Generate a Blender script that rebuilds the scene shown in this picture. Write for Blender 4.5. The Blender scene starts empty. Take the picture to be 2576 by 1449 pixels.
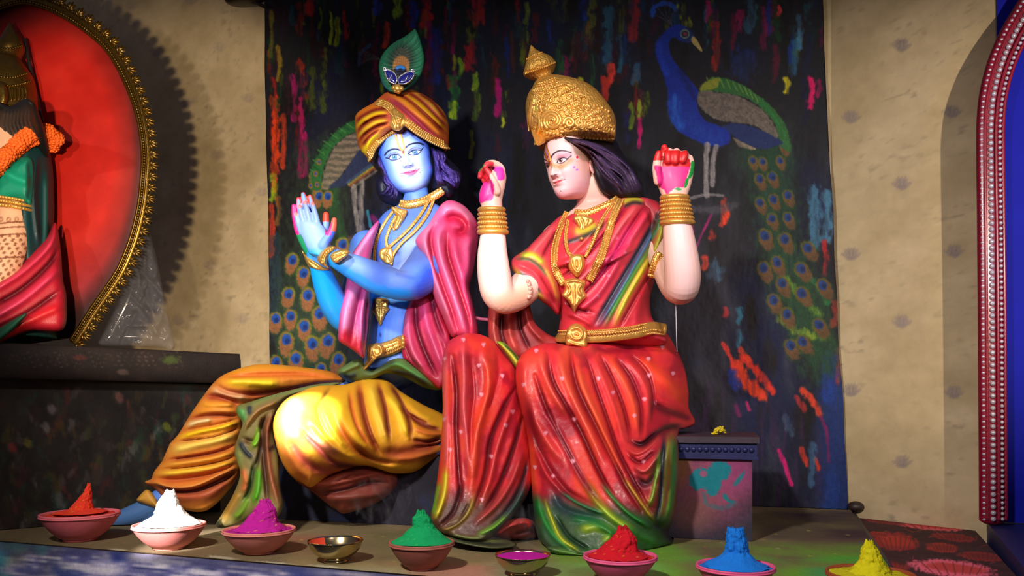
import bpy, math, random
import numpy as np
from mathutils import Vector, Matrix, kdtree
from mathutils.bvhtree import BVHTree
from mathutils.geometry import delaunay_2d_cdt
random.seed(7); RNG = np.random.default_rng(7)
scene = bpy.context.scene
COL = scene.collection
# ------------------------------------------------------------------ camera
F, CX, HY, CZ = 1900.0, 1288.0, 1030.0, 0.36      # focal length in pixels of the 2576 x 1449 frame, eye height over the stage
cam_d = bpy.data.cameras.new('camera'); cam = bpy.data.objects.new('camera', cam_d); COL.objects.link(cam)
cam.location = (0, 0, CZ); cam.rotation_euler = (math.pi/2, 0, 0)
cam_d.sensor_width = 36; cam_d.lens = 36*F/2576; cam_d.shift_y = (HY-724.5)/2576
cam_d.clip_start = 0.05; scene.camera = cam
# ------------------------------------------------------------------ world, lamps, exposure
scene.view_settings.view_transform = 'Standard'; scene.view_settings.look = 'None'
scene.view_settings.exposure = 0.0; scene.view_settings.gamma = 1; scene.view_settings.use_curve_mapping = False
w = bpy.data.worlds.new('room_dark'); scene.world = w; w.use_nodes = True
w.node_tree.nodes['Background'].inputs[0].default_value = (0.55, 0.5, 0.62, 1)
w.node_tree.nodes['Background'].inputs[1].default_value = 0.12
def lamp(name, kind, loc, aim, power, col, size=0.1, angle=40, blend=0.5):
    d = bpy.data.lights.new(name, kind); o = bpy.data.objects.new(name, d); COL.objects.link(o)
    o.location = loc; v = Vector(aim)-Vector(loc); o.rotation_euler = v.to_track_quat('-Z', 'Y').to_euler()
    d.energy = power; d.color = col
    if kind == 'AREA': d.shape = 'DISK'; d.size = size
    else: d.shadow_soft_size = size
    if kind == 'SPOT': d.spot_size = math.radians(angle); d.spot_blend = blend
    return o
lamp('stage_key', 'SPOT', (-0.85, 0.1, 1.7), (0.0, 2.2, 0.42), 235, (1.0, 0.92, 0.84), 0.08, 78, 0.8)
lamp('stage_fill', 'SPOT', (0.9, -0.3, 1.5), (0.10, 2.4, 0.5), 95, (1.0, 0.86, 0.88), 0.25, 50, 0.8)
lamp('spot_blue_white', 'SPOT', (-0.45, 0.35, 1.05), (-0.37, 2.45, 1.07), 330, (0.62, 0.74, 1.0), 0.03, 13, 0.7)
lamp('spot_blue_low', 'SPOT', (-0.62, 0.4, 0.8), (-0.44, 2.2, 0.76), 170, (0.62, 0.80, 1.0), 0.03, 15, 0.8)
lamp('stage_left', 'SPOT', (-1.25, 0.2, 1.3), (-0.85, 2.3, 0.30), 70, (1.0, 0.90, 0.80), 0.05, 30, 0.8)
lamp('spot_knee', 'SPOT', (-0.70, 0.6, 0.95), (-0.585, 2.06, 0.35), 1350, (1.0, 0.96, 0.94), 0.015, 7.3, 0.5)
lamp('spot_bowl', 'SPOT', (-1.10, 0.7, 0.75), (-0.90, 1.93, 0.075), 620, (1.0, 0.92, 0.97), 0.015, 8.0, 0.5)
lamp('spot_arm', 'SPOT', (-0.25, 0.3, 1.1), (-0.05, 2.1, 0.76), 190, (1.0, 0.93, 0.96), 0.03, 11, 0.8)
lamp('spot_lady', 'SPOT', (0.3, 0.2, 1.7), (0.26, 2.3, 0.85), 140, (1.0, 0.76, 0.86), 0.08, 32, 0.7)
lamp('spot_halo', 'SPOT', (-0.60, 0.5, 0.60), (-1.26, 2.9, 1.14), 190, (1.0, 0.78, 0.48), 0.02, 36, 0.5)
lamp('spot_halo_two', 'SPOT', (-0.88, 0.5, 0.75), (-1.26, 2.9, 1.10), 90, (1.0, 0.86, 0.74), 0.02, 38, 0.5)
lamp('spot_left_statue', 'SPOT', (-1.75, 0.7, 1.4), (-1.45, 2.45, 0.95), 26, (1.0, 0.85, 0.65), 0.03, 30, 0.8)
lamp('spot_wall_right', 'SPOT', (1.54, 0.35, 1.1), (1.38, 2.6, 0.95), 150, (1.0, 0.84, 0.62), 0.015, 50, 0.8)
lamp('spot_blue_niche', 'SPOT', (1.62, 1.3, 0.95), (1.72, 2.3, 1.0), 9, (0.12, 0.22, 1.0), 0.06, 70, 0.6)
# ------------------------------------------------------------------ helpers
def lin(c):
    c = np.asarray(c, float)/255.0
    return np.where(c <= 0.04045, c/12.92, ((c+0.055)/1.055)**2.4)
def P(px, py, d):
    px, py, d = np.asarray(px, float), np.asarray(py, float), np.asarray(d, float)
    return np.stack([(px-CX)/F*d, d+0*px, CZ+(HY-py)/F*d], -1)
def PX(v):                                    # point -> design pixel
    v = np.asarray(v); return CX+v[..., 0]/v[..., 1]*F, HY-(v[..., 2]-CZ)/v[..., 1]*F
def cr(pts, n=8, closed=False):
    p = np.asarray(pts, float)
    if len(p) < 2: return p
    if len(p) == 2 and not closed:
        t = np.linspace(0, 1, n+1)[:, None]; return p[0]*(1-t)+p[1]*t
    if closed: q = np.vstack([p[-1], p, p[0], p[1]])
    else: q = np.vstack([2*p[0]-p[1], p, 2*p[-1]-p[-2]])
    out = []; m = len(q)-3
    for i in range(m):
        a, b, c, d = q[i:i+4]; t = np.linspace(0, 1, n, endpoint=False)[:, None]
        out.append(0.5*((2*b)+(c-a)*t+(2*a-5*b+4*c-d)*t**2+(3*b-a-3*c+d)*t**3))
    r = np.vstack(out)
    return r if closed else np.vstack([r, p[-1]])
def resample(p, step, closed=False):
    p = np.asarray(p, float)
    if closed: p = np.vstack([p, p[0]])
    s = np.r_[0, np.cumsum(np.linalg.norm(np.diff(p[:, :2] if p.shape[1] == 2 else p, axis=0), axis=1))]
    n = max(3, int(round(s[-1]/step))); t = np.linspace(0, s[-1], n+1)
    q = np.stack([np.interp(t, s, p[:, k]) for k in range(p.shape[1])], -1)
    return q[:-1] if closed else q
def hash2(i, j, seed=0):
    n = (i.astype(np.int64)*374761393+j.astype(np.int64)*668265263+seed*974634777) & 0x7fffffff
    n = ((n ^ (n >> 13))*1274126177) & 0x7fffffff
    return ((n ^ (n >> 16)) & 0xffff)/65535.0
def vnoise(x, y, seed=0):
    i, j = np.floor(x), np.floor(y); fx, fy = x-i, y-j; fx = fx*fx*(3-2*fx); fy = fy*fy*(3-2*fy)
    a, b, c, d = hash2(i, j, seed), hash2(i+1, j, seed), hash2(i, j+1, seed), hash2(i+1, j+1, seed)
    return (a*(1-fx)+b*fx)*(1-fy)+(c*(1-fx)+d*fx)*fy
def fbm(x, y, o=4, seed=0):
    r = 0; a = 0.5; t = 0
    for k in range(o): r = r+a*vnoise(x*2**k, y*2**k, seed+k); t += a; a *= 0.5
    return r/t
def segdist(q, line, signed=False, width_along=False):
    """distance of points q (n,2) to a polyline; optional side sign and position along (0..1)"""
    best = np.full(len(q), 1e9); side = np.ones(len(q)); al = np.zeros(len(q))
    L = np.r_[0, np.cumsum(np.linalg.norm(np.diff(line, axis=0), axis=1))]; tot = max(L[-1], 1e-9)
    for k in range(len(line)-1):
        a = line[k]; b = line[k+1]; ab = b-a; l2 = ab@ab
        if l2 < 1e-12: continue
        t = np.clip(((q-a)@ab)/l2, 0, 1); dx = q-(a+t[:, None]*ab); d = np.hypot(dx[:, 0], dx[:, 1])
        m = d < best; best[m] = d[m]; side[m] = np.sign(ab[0]*dx[m, 1]-ab[1]*dx[m, 0]); al[m] = (L[k]+t[m]*math.sqrt(l2))/tot
    return best, side, al
def inside(q, poly):
    x, y = q[:, 0], q[:, 1]; r = np.zeros(len(q), bool); j = len(poly)-1
    for i in range(len(poly)):
        xi, yi = poly[i]; xj, yj = poly[j]
        if yi != yj:
            c = ((yi > y) != (yj > y)) & (x < (xj-xi)*(y-yi)/(yj-yi)+xi); r ^= c
        j = i
    return r
# ------------------------------------------------------------------ mesh plumbing
def mesh_from(name, V, faces, col=None, smooth=True):
    me = bpy.data.meshes.new(name); V = np.asarray(V, float)
    if isinstance(faces, np.ndarray): faces = [faces]
    faces = [np.asarray(f, np.int64) for f in faces if len(f)]
    nl = sum(f.size for f in faces); nf = sum(len(f) for f in faces)
    me.vertices.add(len(V)); me.vertices.foreach_set('co', V.astype(np.float32).ravel())
    me.loops.add(nl); me.polygons.add(nf)
    me.loops.foreach_set('vertex_index', np.concatenate([f.ravel() for f in faces]).astype(np.int32))
    tot = np.concatenate([np.full(len(f), f.shape[1]) for f in faces]); st = np.r_[0, np.cumsum(tot)[:-1]]
    me.polygons.foreach_set('loop_start', st.astype(np.int32)); me.polygons.foreach_set('loop_total', tot.astype(np.int32))
    me.update(calc_edges=True); me.validate()
    me.polygons.foreach_set('use_smooth', np.full(len(me.polygons), smooth))
    if col is not None:
        at = me.color_attributes.new('Col', 'FLOAT_COLOR', 'POINT')
        c = np.ones((len(V), 4), np.float32); c[:, :3] = col; at.data.foreach_set('color', c.ravel())
    return me
def link(name, me, mat=None, parent=None):
    o = bpy.data.objects.new(name, me); COL.objects.link(o)
    if mat is not None and len(me.materials) == 0: me.materials.append(mat)
    if parent is not None: o.parent = parent
    return o
def obj(name, V, faces, mat, parent=None, col=None, smooth=True):
    if parent is not None:
        V = np.asarray(V, float)-np.array(ORIGIN.get(parent.name, (0, 0, 0)))
    return link(name, mesh_from(name, V, faces, col, smooth), mat, parent)
ORIGIN = {}
def thing(name, label, cat, loc=(0, 0, 0), group=None):
    o = bpy.data.objects.new(name, None); COL.objects.link(o); o.empty_display_size = 0.1
    o.location = loc; ORIGIN[o.name] = tuple(float(v) for v in loc)
    o['label'] = label; o['category'] = cat
    if group: o['group'] = group
    return o
def tag(o, label, cat=None, group=None, kind=None):
    o['label'] = label
    if cat: o['category'] = cat
    if group: o['group'] = group
    if kind: o['kind'] = kind
    return o
def subparent(o, parent):                      # sub-part: keep world placement (parent part sits at its thing's origin)
    o.parent = parent; return o
def grid_faces(m, n, wrap=False):
    i, j = np.meshgrid(np.arange(m-1), np.arange(n if wrap else n-1), indexing='ij'); i = i.ravel(); j = j.ravel(); k = (j+1) % n
    return np.stack([i*n+j, i*n+k, (i+1)*n+k, (i+1)*n+j], -1)
class Acc:                                      # gathers shapes that form one part
    def __init__(s): s.V = []; s.F3 = []; s.F4 = []; s.C = []; s.n = 0
    def add(s, V, Fs, col=None):
        V = np.asarray(V, float)
        for f in (Fs if isinstance(Fs, list) else [Fs]):
            f = np.asarray(f)
            if len(f) == 0: continue
            (s.F3 if f.shape[1] == 3 else s.F4).append(f+s.n)
        s.V.append(V); c = np.ones((len(V), 3))*(0.5 if col is None else np.asarray(col)); s.C.append(c); s.n += len(V); return s
    def get(s):
        fs = []
        if s.F3: fs.append(np.vstack(s.F3))
        if s.F4: fs.append(np.vstack(s.F4))
        return np.vstack(s.V), fs, np.vstack(s.C)
    def build(s, name, mat, parent=None, smooth=True):
        V, f, c = s.get(); o = obj(name, V, f, mat, parent, c, smooth)
        if getattr(s, 'stuff', False) and 'beads' in name: o['kind'] = 'stuff'
        return o
def box_shape(x0, x1, y0, y1, z0, z1, bev=0.0):
    if bev <= 0:
        V = np.array([(x, y, z) for z in (z0, z1) for y in (y0, y1) for x in (x0, x1)], float)
        Fq = np.array([(0, 2, 3, 1), (4, 5, 7, 6), (0, 1, 5, 4), (2, 6, 7, 3), (0, 4, 6, 2), (1, 3, 7, 5)]); return V, Fq
    b = bev; xs = (x0, x1); V = []; 
    rings = [(z0, b), (z0+b, 0), (z1-b, 0), (z1, b)]
    for z, i in rings:
        c = b+i
        V += [(x0+i+0*c, y0+c, z), (x0+c, y0+i, z), (x1-c, y0+i, z), (x1-i, y0+c, z), (x1-i, y1-c, z), (x1-c, y1-i, z), (x0+c, y1-i, z), (x0+i, y1-c, z)]
    V = np.array(V, float); q = grid_faces(4, 8, True)
    V = np.vstack([V, [((x0+x1)/2, (y0+y1)/2, z0), ((x0+x1)/2, (y0+y1)/2, z1)]])
    t = [(32, (k+1) % 8, k) for k in range(8)]+[(33, 24+k, 24+(k+1) % 8) for k in range(8)]
    return V, [q, np.array(t)]
def prism(poly, z0, z1):
    """vertical prism over a convex-ish plan polygon [(x,y)]"""
    p = np.asarray(poly, float); n = len(p)
    V = np.vstack([np.c_[p, np.full(n, z0)], np.c_[p, np.full(n, z1)], [[*p.mean(0), z0]], [[*p.mean(0), z1]]])
    q = np.array([(k, (k+1) % n, n+(k+1) % n, n+k) for k in range(n)])
    t = np.array([(2*n, (k+1) % n, k) for k in range(n)]+[(2*n+1, n+k, n+(k+1) % n) for k in range(n)])
    return V, [q, t]
def frames(pts):
    p = np.asarray(pts, float); T = np.gradient(p, axis=0); T /= np.linalg.norm(T, axis=1)[:, None]+1e-12
    r = np.array([0, 0, 1.0]) if abs(T[0, 2]) < 0.9 else np.array([1.0, 0, 0])
    N = []; n = np.cross(T[0], r); n /= np.linalg.norm(n)
    for t in T:
        n = n-(n@t)*t; n /= np.linalg.norm(n)+1e-12; N.append(n.copy())
    N = np.array(N); return T, N, np.cross(T, N)
def tube_shape(pts, rad, n=12, flat=1.0, cap=True, up=None):
    """round tube through 3D points; flat<1 squashes along the third frame axis; up forces that axis"""
    p = np.asarray(pts, float); r = np.ones(len(p))*np.asarray(rad, float)
    T, N, B = frames(p)
    if up is not None:
        u = np.asarray(up, float); u = np.ones_like(T)*u; B = u-(u*T).sum(1)[:, None]*T; B /= np.linalg.norm(B, axis=1)[:, None]; N = np.cross(B, T)
    if cap:
        k = 4; a = np.linspace(0, math.pi/2, k+1)[1:]
        s = [(p[0]-T[0]*r[0]*math.sin(x)*min(flat, 1), r[0]*max(math.cos(x), 0.02)) for x in a[::-1]]; e = [(p[-1]+T[-1]*r[-1]*math.sin(x)*min(flat, 1), r[-1]*max(math.cos(x), 0.02)) for x in a]
        p2 = np.vstack([[x[0] for x in s], p, [x[0] for x in e]]); r2 = np.r_[[x[1] for x in s], r, [x[1] for x in e]]
        N = np.vstack([np.repeat(N[:1], k, 0), N, np.repeat(N[-1:], k, 0)]); B = np.vstack([np.repeat(B[:1], k, 0), B, np.repeat(B[-1:], k, 0)])
        p, r = p2, r2
    th = np.linspace(0, 2*math.pi, n, endpoint=False); c, s = np.cos(th), np.sin(th)
    V = p[:, None]+r[:, None, None]*(c[None, :, None]*N[:, None]+flat*s[None, :, None]*B[:, None])
    V = V.reshape(-1, 3); m = len(p); Fq = grid_faces(m, n, True)
    V = np.vstack([V, p[0], p[-1]]); b = m*n
    t = np.array([(b, (k+1) % n, k) for k in range(n)]+[(b+1, (m-1)*n+k, (m-1)*n+(k+1) % n) for k in range(n)])
    return V, [Fq, t]
def ball_shape(c, r, n=8, m=6, ax=None):
    u = np.linspace(0, math.pi, m+1); v = np.linspace(0, 2*math.pi, n, endpoint=False)
    r = np.ones(3)*np.asarray(r, float)
    S = np.stack([np.outer(np.sin(u), np.cos(v)), np.outer(np.sin(u), np.sin(v)), np.outer(np.cos(u), np.ones(n))], -1)*r
    V = S.reshape(-1, 3)
    if ax is not None: V = V@np.asarray(ax).T
    V = V+np.asarray(c); q = grid_faces(m+1, n, True)[:, ::-1]
    return V, q
def lathe_shape(prof, n=32, base=(0, 0, 0), axis=(0, 0, 1), rip=None):
    """prof: [(radius, height)] around axis from base"""
    p = np.asarray(prof, float); a = np.asarray(axis, float); a /= np.linalg.norm(a)
    x = np.cross(a, [0, 1, 0]) if abs(a[1]) < 0.9 else np.cross(a, [1, 0, 0]); x /= np.linalg.norm(x); y = np.cross(a, x)
    th = np.linspace(0, 2*math.pi, n, endpoint=False)
    rr = p[:, 0][:, None]*np.ones(n)
    if rip is not None: rr = rr*rip(th[None, :], p[:, 1][:, None])
    V = np.asarray(base)+rr[..., None]*(np.cos(th)[None, :, None]*x+np.sin(th)[None, :, None]*y)+p[:, 1][:, None, None]*a
    return V.reshape(-1, 3), grid_faces(len(p), n, True)
# ------------------------------------------------------------------ materials
MATS = {}
def mat(name, col=None, rough=0.5, metal=0.0, bump=0.0, bscale=60, var=0.12, vscale=8, coat=0.0, spec=0.5, attr=False, bdist=0.002, trans=0.0, alpha=1.0, sub=0.0, stretch=(1, 1, 1), sheen=0.0):
    if name in MATS: return MATS[name]
    m = bpy.data.materials.new(name); m.use_nodes = True; nt = m.node_tree; b = nt.nodes['Principled BSDF']; L = nt.links
    b.inputs['Roughness'].default_value = rough; b.inputs['Metallic'].default_value = metal
    b.inputs['Coat Weight'].default_value = coat; b.inputs['Coat Roughness'].default_value = 0.2; b.inputs['Specular IOR Level'].default_value = spec
    b.inputs['Transmission Weight'].default_value = trans; b.inputs['Alpha'].default_value = alpha; b.inputs['Sheen Weight'].default_value = sheen
    tc = nt.nodes.new('ShaderNodeTexCoord'); mp = nt.nodes.new('ShaderNodeMapping'); mp.inputs['Scale'].default_value = stretch
    L.new(tc.outputs['Object'], mp.inputs['Vector'])
    n1 = nt.nodes.new('ShaderNodeTexNoise'); n1.inputs['Scale'].default_value = vscale; n1.inputs['Detail'].default_value = 6; n1.inputs['Roughness'].default_value = 0.65
    L.new(mp.outputs[0], n1.inputs['Vector'])
    mr = nt.nodes.new('ShaderNodeMapRange'); mr.inputs[1].default_value = 0.25; mr.inputs[2].default_value = 0.75
    mr.inputs[3].default_value = 1-var; mr.inputs[4].default_value = 1+var; L.new(n1.outputs['Fac'], mr.inputs[0])
    mx = nt.nodes.new('ShaderNodeVectorMath'); mx.operation = 'SCALE'; L.new(mr.outputs[0], mx.inputs['Scale'])
    if attr:
        at = nt.nodes.new('ShaderNodeAttribute'); at.attribute_name = 'Col'; L.new(at.outputs['Color'], mx.inputs[0])
    else: mx.inputs[0].default_value = tuple(lin(col))
    L.new(mx.outputs[0], b.inputs['Base Color'])
    if bump > 0:
        n2 = nt.nodes.new('ShaderNodeTexNoise'); n2.inputs['Scale'].default_value = bscale; n2.inputs['Detail'].default_value = 5; L.new(mp.outputs[0], n2.inputs['Vector'])
        bp = nt.nodes.new('ShaderNodeBump'); bp.inputs['Strength'].default_value = bump; bp.inputs['Distance'].default_value = bdist
        L.new(n2.outputs['Fac'], bp.inputs['Height']); L.new(bp.outputs[0], b.inputs['Normal'])
    MATS[name] = m; return m
m_skin = mat('painted_skin', rough=0.5, var=0.03, coat=0.05, attr=True)
m_cloth = mat('painted_cloth', rough=0.58, var=0.08, vscale=20, bump=0.35, bscale=420, attr=True, coat=0.03, bdist=0.001, spec=.35)
m_sari = mat('painted_sari', rough=0.46, var=0.10, vscale=30, bump=0.5, bscale=420, attr=True, coat=0.08, bdist=0.0015)
m_gold = mat('gold_paint', (220, 168, 82), rough=0.36, metal=0.6, var=0.2, vscale=60, bump=0.35, bscale=260, bdist=0.002)
m_crown = mat('gold_filigree', (222, 168, 76), rough=0.36, metal=0.6, var=0.25, vscale=70, bump=1.0, bscale=120, bdist=0.006)
m_goldd = mat('dark_gold', (112, 86, 36), rough=0.34, metal=0.85, var=0.3, vscale=50, bump=0.4, bscale=200)
m_hair = mat('painted_hair', rough=0.5, var=0.2, vscale=60, attr=True, coat=0.0, spec=.3)
m_canvas = mat('painted_canvas', rough=0.75, spec=.3, var=0.16, vscale=120, bump=0.5, bscale=300, attr=True, bdist=0.002, stretch=(1, 1, 0.5))
m_wallp = mat('wallpaper', rough=0.8, var=0.10, vscale=22, bump=0.12, bscale=180, attr=True)
# ------------------------------------------------------------------ painting on a finely divided surface
class Paint:
    def __init__(s, U, V, base): s.U, s.V = U, V; s.q = np.stack([U.ravel(), V.ravel()], -1); s.C = np.ones((s.q.shape[0], 3))*np.asarray(base, float)
    def _sel(s, x0, y0, x1, y1): q = s.q; return np.where((q[:, 0] > x0) & (q[:, 0] < x1) & (q[:, 1] > y0) & (q[:, 1] < y1))[0]
    def mix(s, idx, c, a): a = np.clip(a, 0, 1)[:, None]; s.C[idx] = s.C[idx]*(1-a)+np.asarray(c, float)*a
    def stroke(s, pts, w, c, a=1.0, soft=0.5, rag=0.5, streak=0.0, seed=0, taper=False):
        l = cr(pts, 6) if len(pts) > 2 else np.asarray(pts, float)
        m = w*1.6+3; i = s._sel(l[:, 0].min()-m, l[:, 1].min()-m, l[:, 0].max()+m, l[:, 1].max()+m)
        if len(i) == 0: return
        q = s.q[i]; d, sd, al = segdist(q, l)
        ww = w*(1-0.75*al) if taper else w
        d = d+rag*w*(fbm(q[:, 0]/8, q[:, 1]/15, 3, seed)-0.5)*1.9
        f = np.clip((ww-d)/(soft*w+0.5)+0.3, 0, 1)
        if streak: f = f*(1-streak+streak*np.clip((fbm(q[:, 0]/8, q[:, 1]/44, 3, seed+3)-0.36)*5, 0, 1))
        s.mix(i, c, a*f)
    def poly(s, pts, c, a=1.0, soft=3, rag=0.0, smooth=True, seed=0, tex=None):
        p = cr(pts, 6, True) if smooth else np.asarray(pts, float); m = soft*2+4
        i = s._sel(p[:, 0].min()-m, p[:, 1].min()-m, p[:, 0].max()+m, p[:, 1].max()+m)
        if len(i) == 0: return
        q = s.q[i]; ins = inside(q, p); d, _, _ = segdist(q, np.vstack([p, p[0]])); d = np.where(ins, d, -d)
        if rag: d = d+rag*(fbm(q[:, 0]/5, q[:, 1]/5, 3, seed)-0.5)*2
        f = np.clip(d/soft+0.5, 0, 1)
        if tex is not None: f = f*tex(q)
        s.mix(i, c, a*f)
    def ell(s, x, y, rx, ry, c, a=1.0, rot=0, soft=0.3, rag=0.0, seed=0):
        r = max(rx, ry)*1.5; i = s._sel(x-r, y-r, x+r, y+r)
        if len(i) == 0: return
        q = s.q[i]-(x, y); ca, sa = math.cos(math.radians(rot)), math.sin(math.radians(rot)); u = q[:, 0]*ca+q[:, 1]*sa; v = -q[:, 0]*sa+q[:, 1]*ca
        e = np.hypot(u/rx, v/ry)
        if rag: e = e+rag*(fbm(s.q[i, 0]/6, s.q[i, 1]/6, 3, seed)-0.5)
        s.mix(i, c, a*np.clip((1-e)/soft+0.3, 0, 1))
def wd(px, base=3.08, sl=0.3): return base/(1+sl*(np.asarray(px, float)-CX)/F)      # depth of the slanting back wall line at a pixel column
def wx(px, base=3.08, sl=0.3): return (np.asarray(px, float)-CX)/F*wd(px, base, sl)
# ------------------------------------------------------------------ floor, walls
ZF = -0.025
fl = obj('floor', *[np.array([(-4, -0.6, -0.34), (4, -0.6, -0.34), (4, 5, -0.34), (-4, 5, -0.34)], float), np.array([(0, 1, 2, 3)])], mat('dark_floor', (42, 36, 36), rough=0.7, var=0.3), None)
tag(fl, 'dark hall floor below the stage', kind='structure')
def wall_grid(pa, pb, z0, z1, step, name, label, painter, thick=0.05):
    pa, pb = np.array(pa, float), np.array(pb, float); L = np.linalg.norm(pb-pa); nu = int(L/step)+2; nv = int((z1-z0)/step)+2
    t = np.linspace(0, 1, nu); z = np.linspace(z0, z1, nv); xy = pa+(pb-pa)*t[:, None]
    V = np.concatenate([np.repeat(xy[:, None], nv, 1), np.broadcast_to(z[None, :, None], (nu, nv, 1))], -1)
    U, Vv = PX(V); pn = Paint(U, Vv, (0, 0, 0)); painter(pn, V.reshape(-1, 3), t, L)
    Fq = grid_faces(nu, nv)
    n = np.array([-(pb-pa)[1], (pb-pa)[0]])/L
    if n[1] < 0: n = -n
    V2 = V.reshape(-1, 3); c = np.array([[*pa, z0], [*pb, z0], [*pb, z1], [*pa, z1]]); c[:, :2] += n*thick
    b = len(V2); V3 = np.vstack([V2, c]); Cc = np.vstack([pn.C, np.tile([(150, 130, 100)], (4, 1))])
    o = obj(name, V3, [Fq, np.array([(b, b+1, b+2, b+3), (0, b, b+3, nv-1), ((nu-1)*nv, nu*nv-1, b+2, b+1)])], m_wallp, None, lin(Cc))
    tag(o, label, kind='structure'); return o
LOTUS = [(0, 0, 5, 12, 0), (-7, 1, 4, 11, -28), (7, 1, 4, 11, 28), (-12, 4, 3.5, 9, -55), (12, 4, 3.5, 9, 55), (0, 10, 10, 4, 0), (-5, -5, 3, 8, -12), (5, -5, 3, 8, 12)]
def lotus(pn, x, y, sc=1.0, a=0.5, c=(118, 108, 108)):
    for dx, dy, rx, ry, r in LOTUS: pn.ell(x+dx*1.3*sc, y+dy*1.3*sc, rx*1.4*sc, ry*1.4*sc, c, a, r, 0.35)
def beige(pn, W, t, L):
    u = W[:, 0]*1.0; v = W[:, 2]
    n = fbm(u*9, v*9, 4, 11); n2 = fbm(u*45, v*60, 3, 5)
    pn.C[:] = np.array([188, 168, 132])+(n-0.5)[:, None]*np.array([46, 46, 48])
    m = np.clip((n2-0.62)*5, 0, 1)*np.clip((n-0.42)*4, 0, 1); pn.C[:] = pn.C*(1-0.35*m[:, None])+np.array([112, 100, 84])*0.35*m[:, None]
def paint_left(pn, W, t, L):
    beige(pn, W, t, L)
    for x, y in [(330, 12), (395, 130), (470, 258), (552, 117), (545, 388), (458, 532), (528, 665), (448, 805), (625, 245), (480, 0), (260, 230), (660, 480), (610, 800)]: lotus(pn, x, y, 0.8, 0.28, (150, 134, 126))
def paint_right(pn, W, t, L):
    beige(pn, W, t, L)
    for x, y in [(2141, 293), (2268, 112), (2268, 460), (2395, 280), (2141, 638), (2400, 630), (2268, 808), (2141, 980), (2400, 985), (2270, 1160)]: lotus(pn, x, y, 1.0, 0.5, (134, 122, 122))
X0, D0 = -5.0, 3.12+0.3*5.0; XC = 1.175; DC = 3.135-0.3*XC
wall_grid((X0, D0), (XC, DC), -0.34, 3.4, 0.0105, 'wall_back', 'beige wallpapered wall with faint lotus motifs behind the statues', paint_left)
wall_grid((XC, DC), (1.505, 2.352), -0.34, 3.4, 0.006, 'wall_right', 'beige mottled wallpapered wall on the right', paint_right)
# ------------------------------------------------------------------ stage platform (rotated rectangle) with painted top and front board
A = np.array([-1.40, 2.07]); B = np.array([-0.34, 1.69]); du = (B-A)/np.linalg.norm(B-A); dn = np.array([-du[1], du[0]])      # du runs along the front edge, dn towards the back
if dn[1] < 0: dn = -dn
def fx(px, py): d = CZ*F/(py-HY); return np.array([(px-CX)/F*d, d])               # stage-floor pixel -> plan
c_br = fx(2140, 1283); c_fr_dir = fx(2240, 1449)-c_br
s_r = (fx(2240, 1449)-A)@du
nA = (c_br-A)@dn
def plat(u, v): return A+du*u+dn*v
u_end = (c_br-A)@du
nu, nv = 420, 190
uu = np.linspace(-0.9, u_end, nu); vv = np.linspace(0, nA, nv)
vmax = np.array([min(nA, ((3.075-0.3*plat(u_, 0)[0])-plat(u_, 0)[1])/(dn[1]+0.3*dn[0])) for u_ in uu])
PL = plat(0, 0)+uu[:, None, None]*du+(vv[None, :, None]/nA*vmax[:, None, None])*dn
T3 = np.concatenate([PL, np.zeros((nu, nv, 1))], -1); U, Vp = PX(np.where(T3[..., 1:2] < 0.3, [0, 0.3, 0], T3))
pn = Paint(U, Vp, (118, 104, 74)); W = T3.reshape(-1, 3); n = fbm(W[:, 0]*6, W[:, 1]*6, 4, 3); n2 = fbm(W[:, 0]*30, W[:, 1]*30, 3, 9)
pn.C += (n-0.5)[:, None]*np.array([60, 50, 40])
def zone(x0, x1, y0, y1, c, a):
    q = pn.q; f = np.clip((q[:, 0]-x0)/60, 0, 1)*np.clip((x1-q[:, 0])/60, 0, 1)*np.clip((q[:, 1]-y0)/12, 0, 1)*np.clip((y1-q[:, 1])/12, 0, 1)
    pn.mix(np.arange(len(q)), c, a*f*np.clip((n-0.2)*2.2, 0, 1))
zone(1350, 2300, 1360, 1600, (96, 150, 40), 0.95); zone(1700, 2300, 1395, 1420, (60, 170, 60), 0.6); zone(2000, 2300, 1420, 1460, (40, 140, 120), 0.5)
zone(1900, 2240, 1280, 1362, (52, 40, 48), 0.9); zone(1980, 2240, 1330, 1375, (70, 44, 50), 0.6)
zone(700, 1300, 1380, 1460, (140, 124, 80), 0.7); zone(760, 1250, 1420, 1500, (150, 150, 120), 0.5); zone(640, 860, 1340, 1400, (150, 86, 66), 0.55)
zone(1000, 1300, 1415, 1470, (190, 90, 90), 0.4); zone(1200, 1700, 1410, 1500, (120, 170, 130), 0.4)
zone(0, 700, 1300, 1420, (104, 88, 62), 0.6); zone(900, 1100, 1330, 1400, (84, 92, 50), 0.4)
for k in range(150):
    x, y = RNG.uniform(100, 2200), RNG.uniform(1320, 1440); pn.ell(x, y, RNG.uniform(1, 5), RNG.uniform(0.6, 1.6), random.choice([(190, 180, 60), (200, 190, 170), (60, 150, 60), (190, 90, 90)]), 0.7, 0, 0.5)
for x, y, r in [(560, 1403, 40), (690, 1417, 50), (300, 1384, 30), (820, 1425, 40)]: pn.ell(x, y, r, 4, (196, 190, 168), 0.7, 5, 0.6, 0.8)
Vt = T3.reshape(-1, 3)
plat_o = thing('stage_platform', 'low wooden stage board smeared with holi colours under both seated statues', 'platform', (0, 2.3, -0.34))
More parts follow.
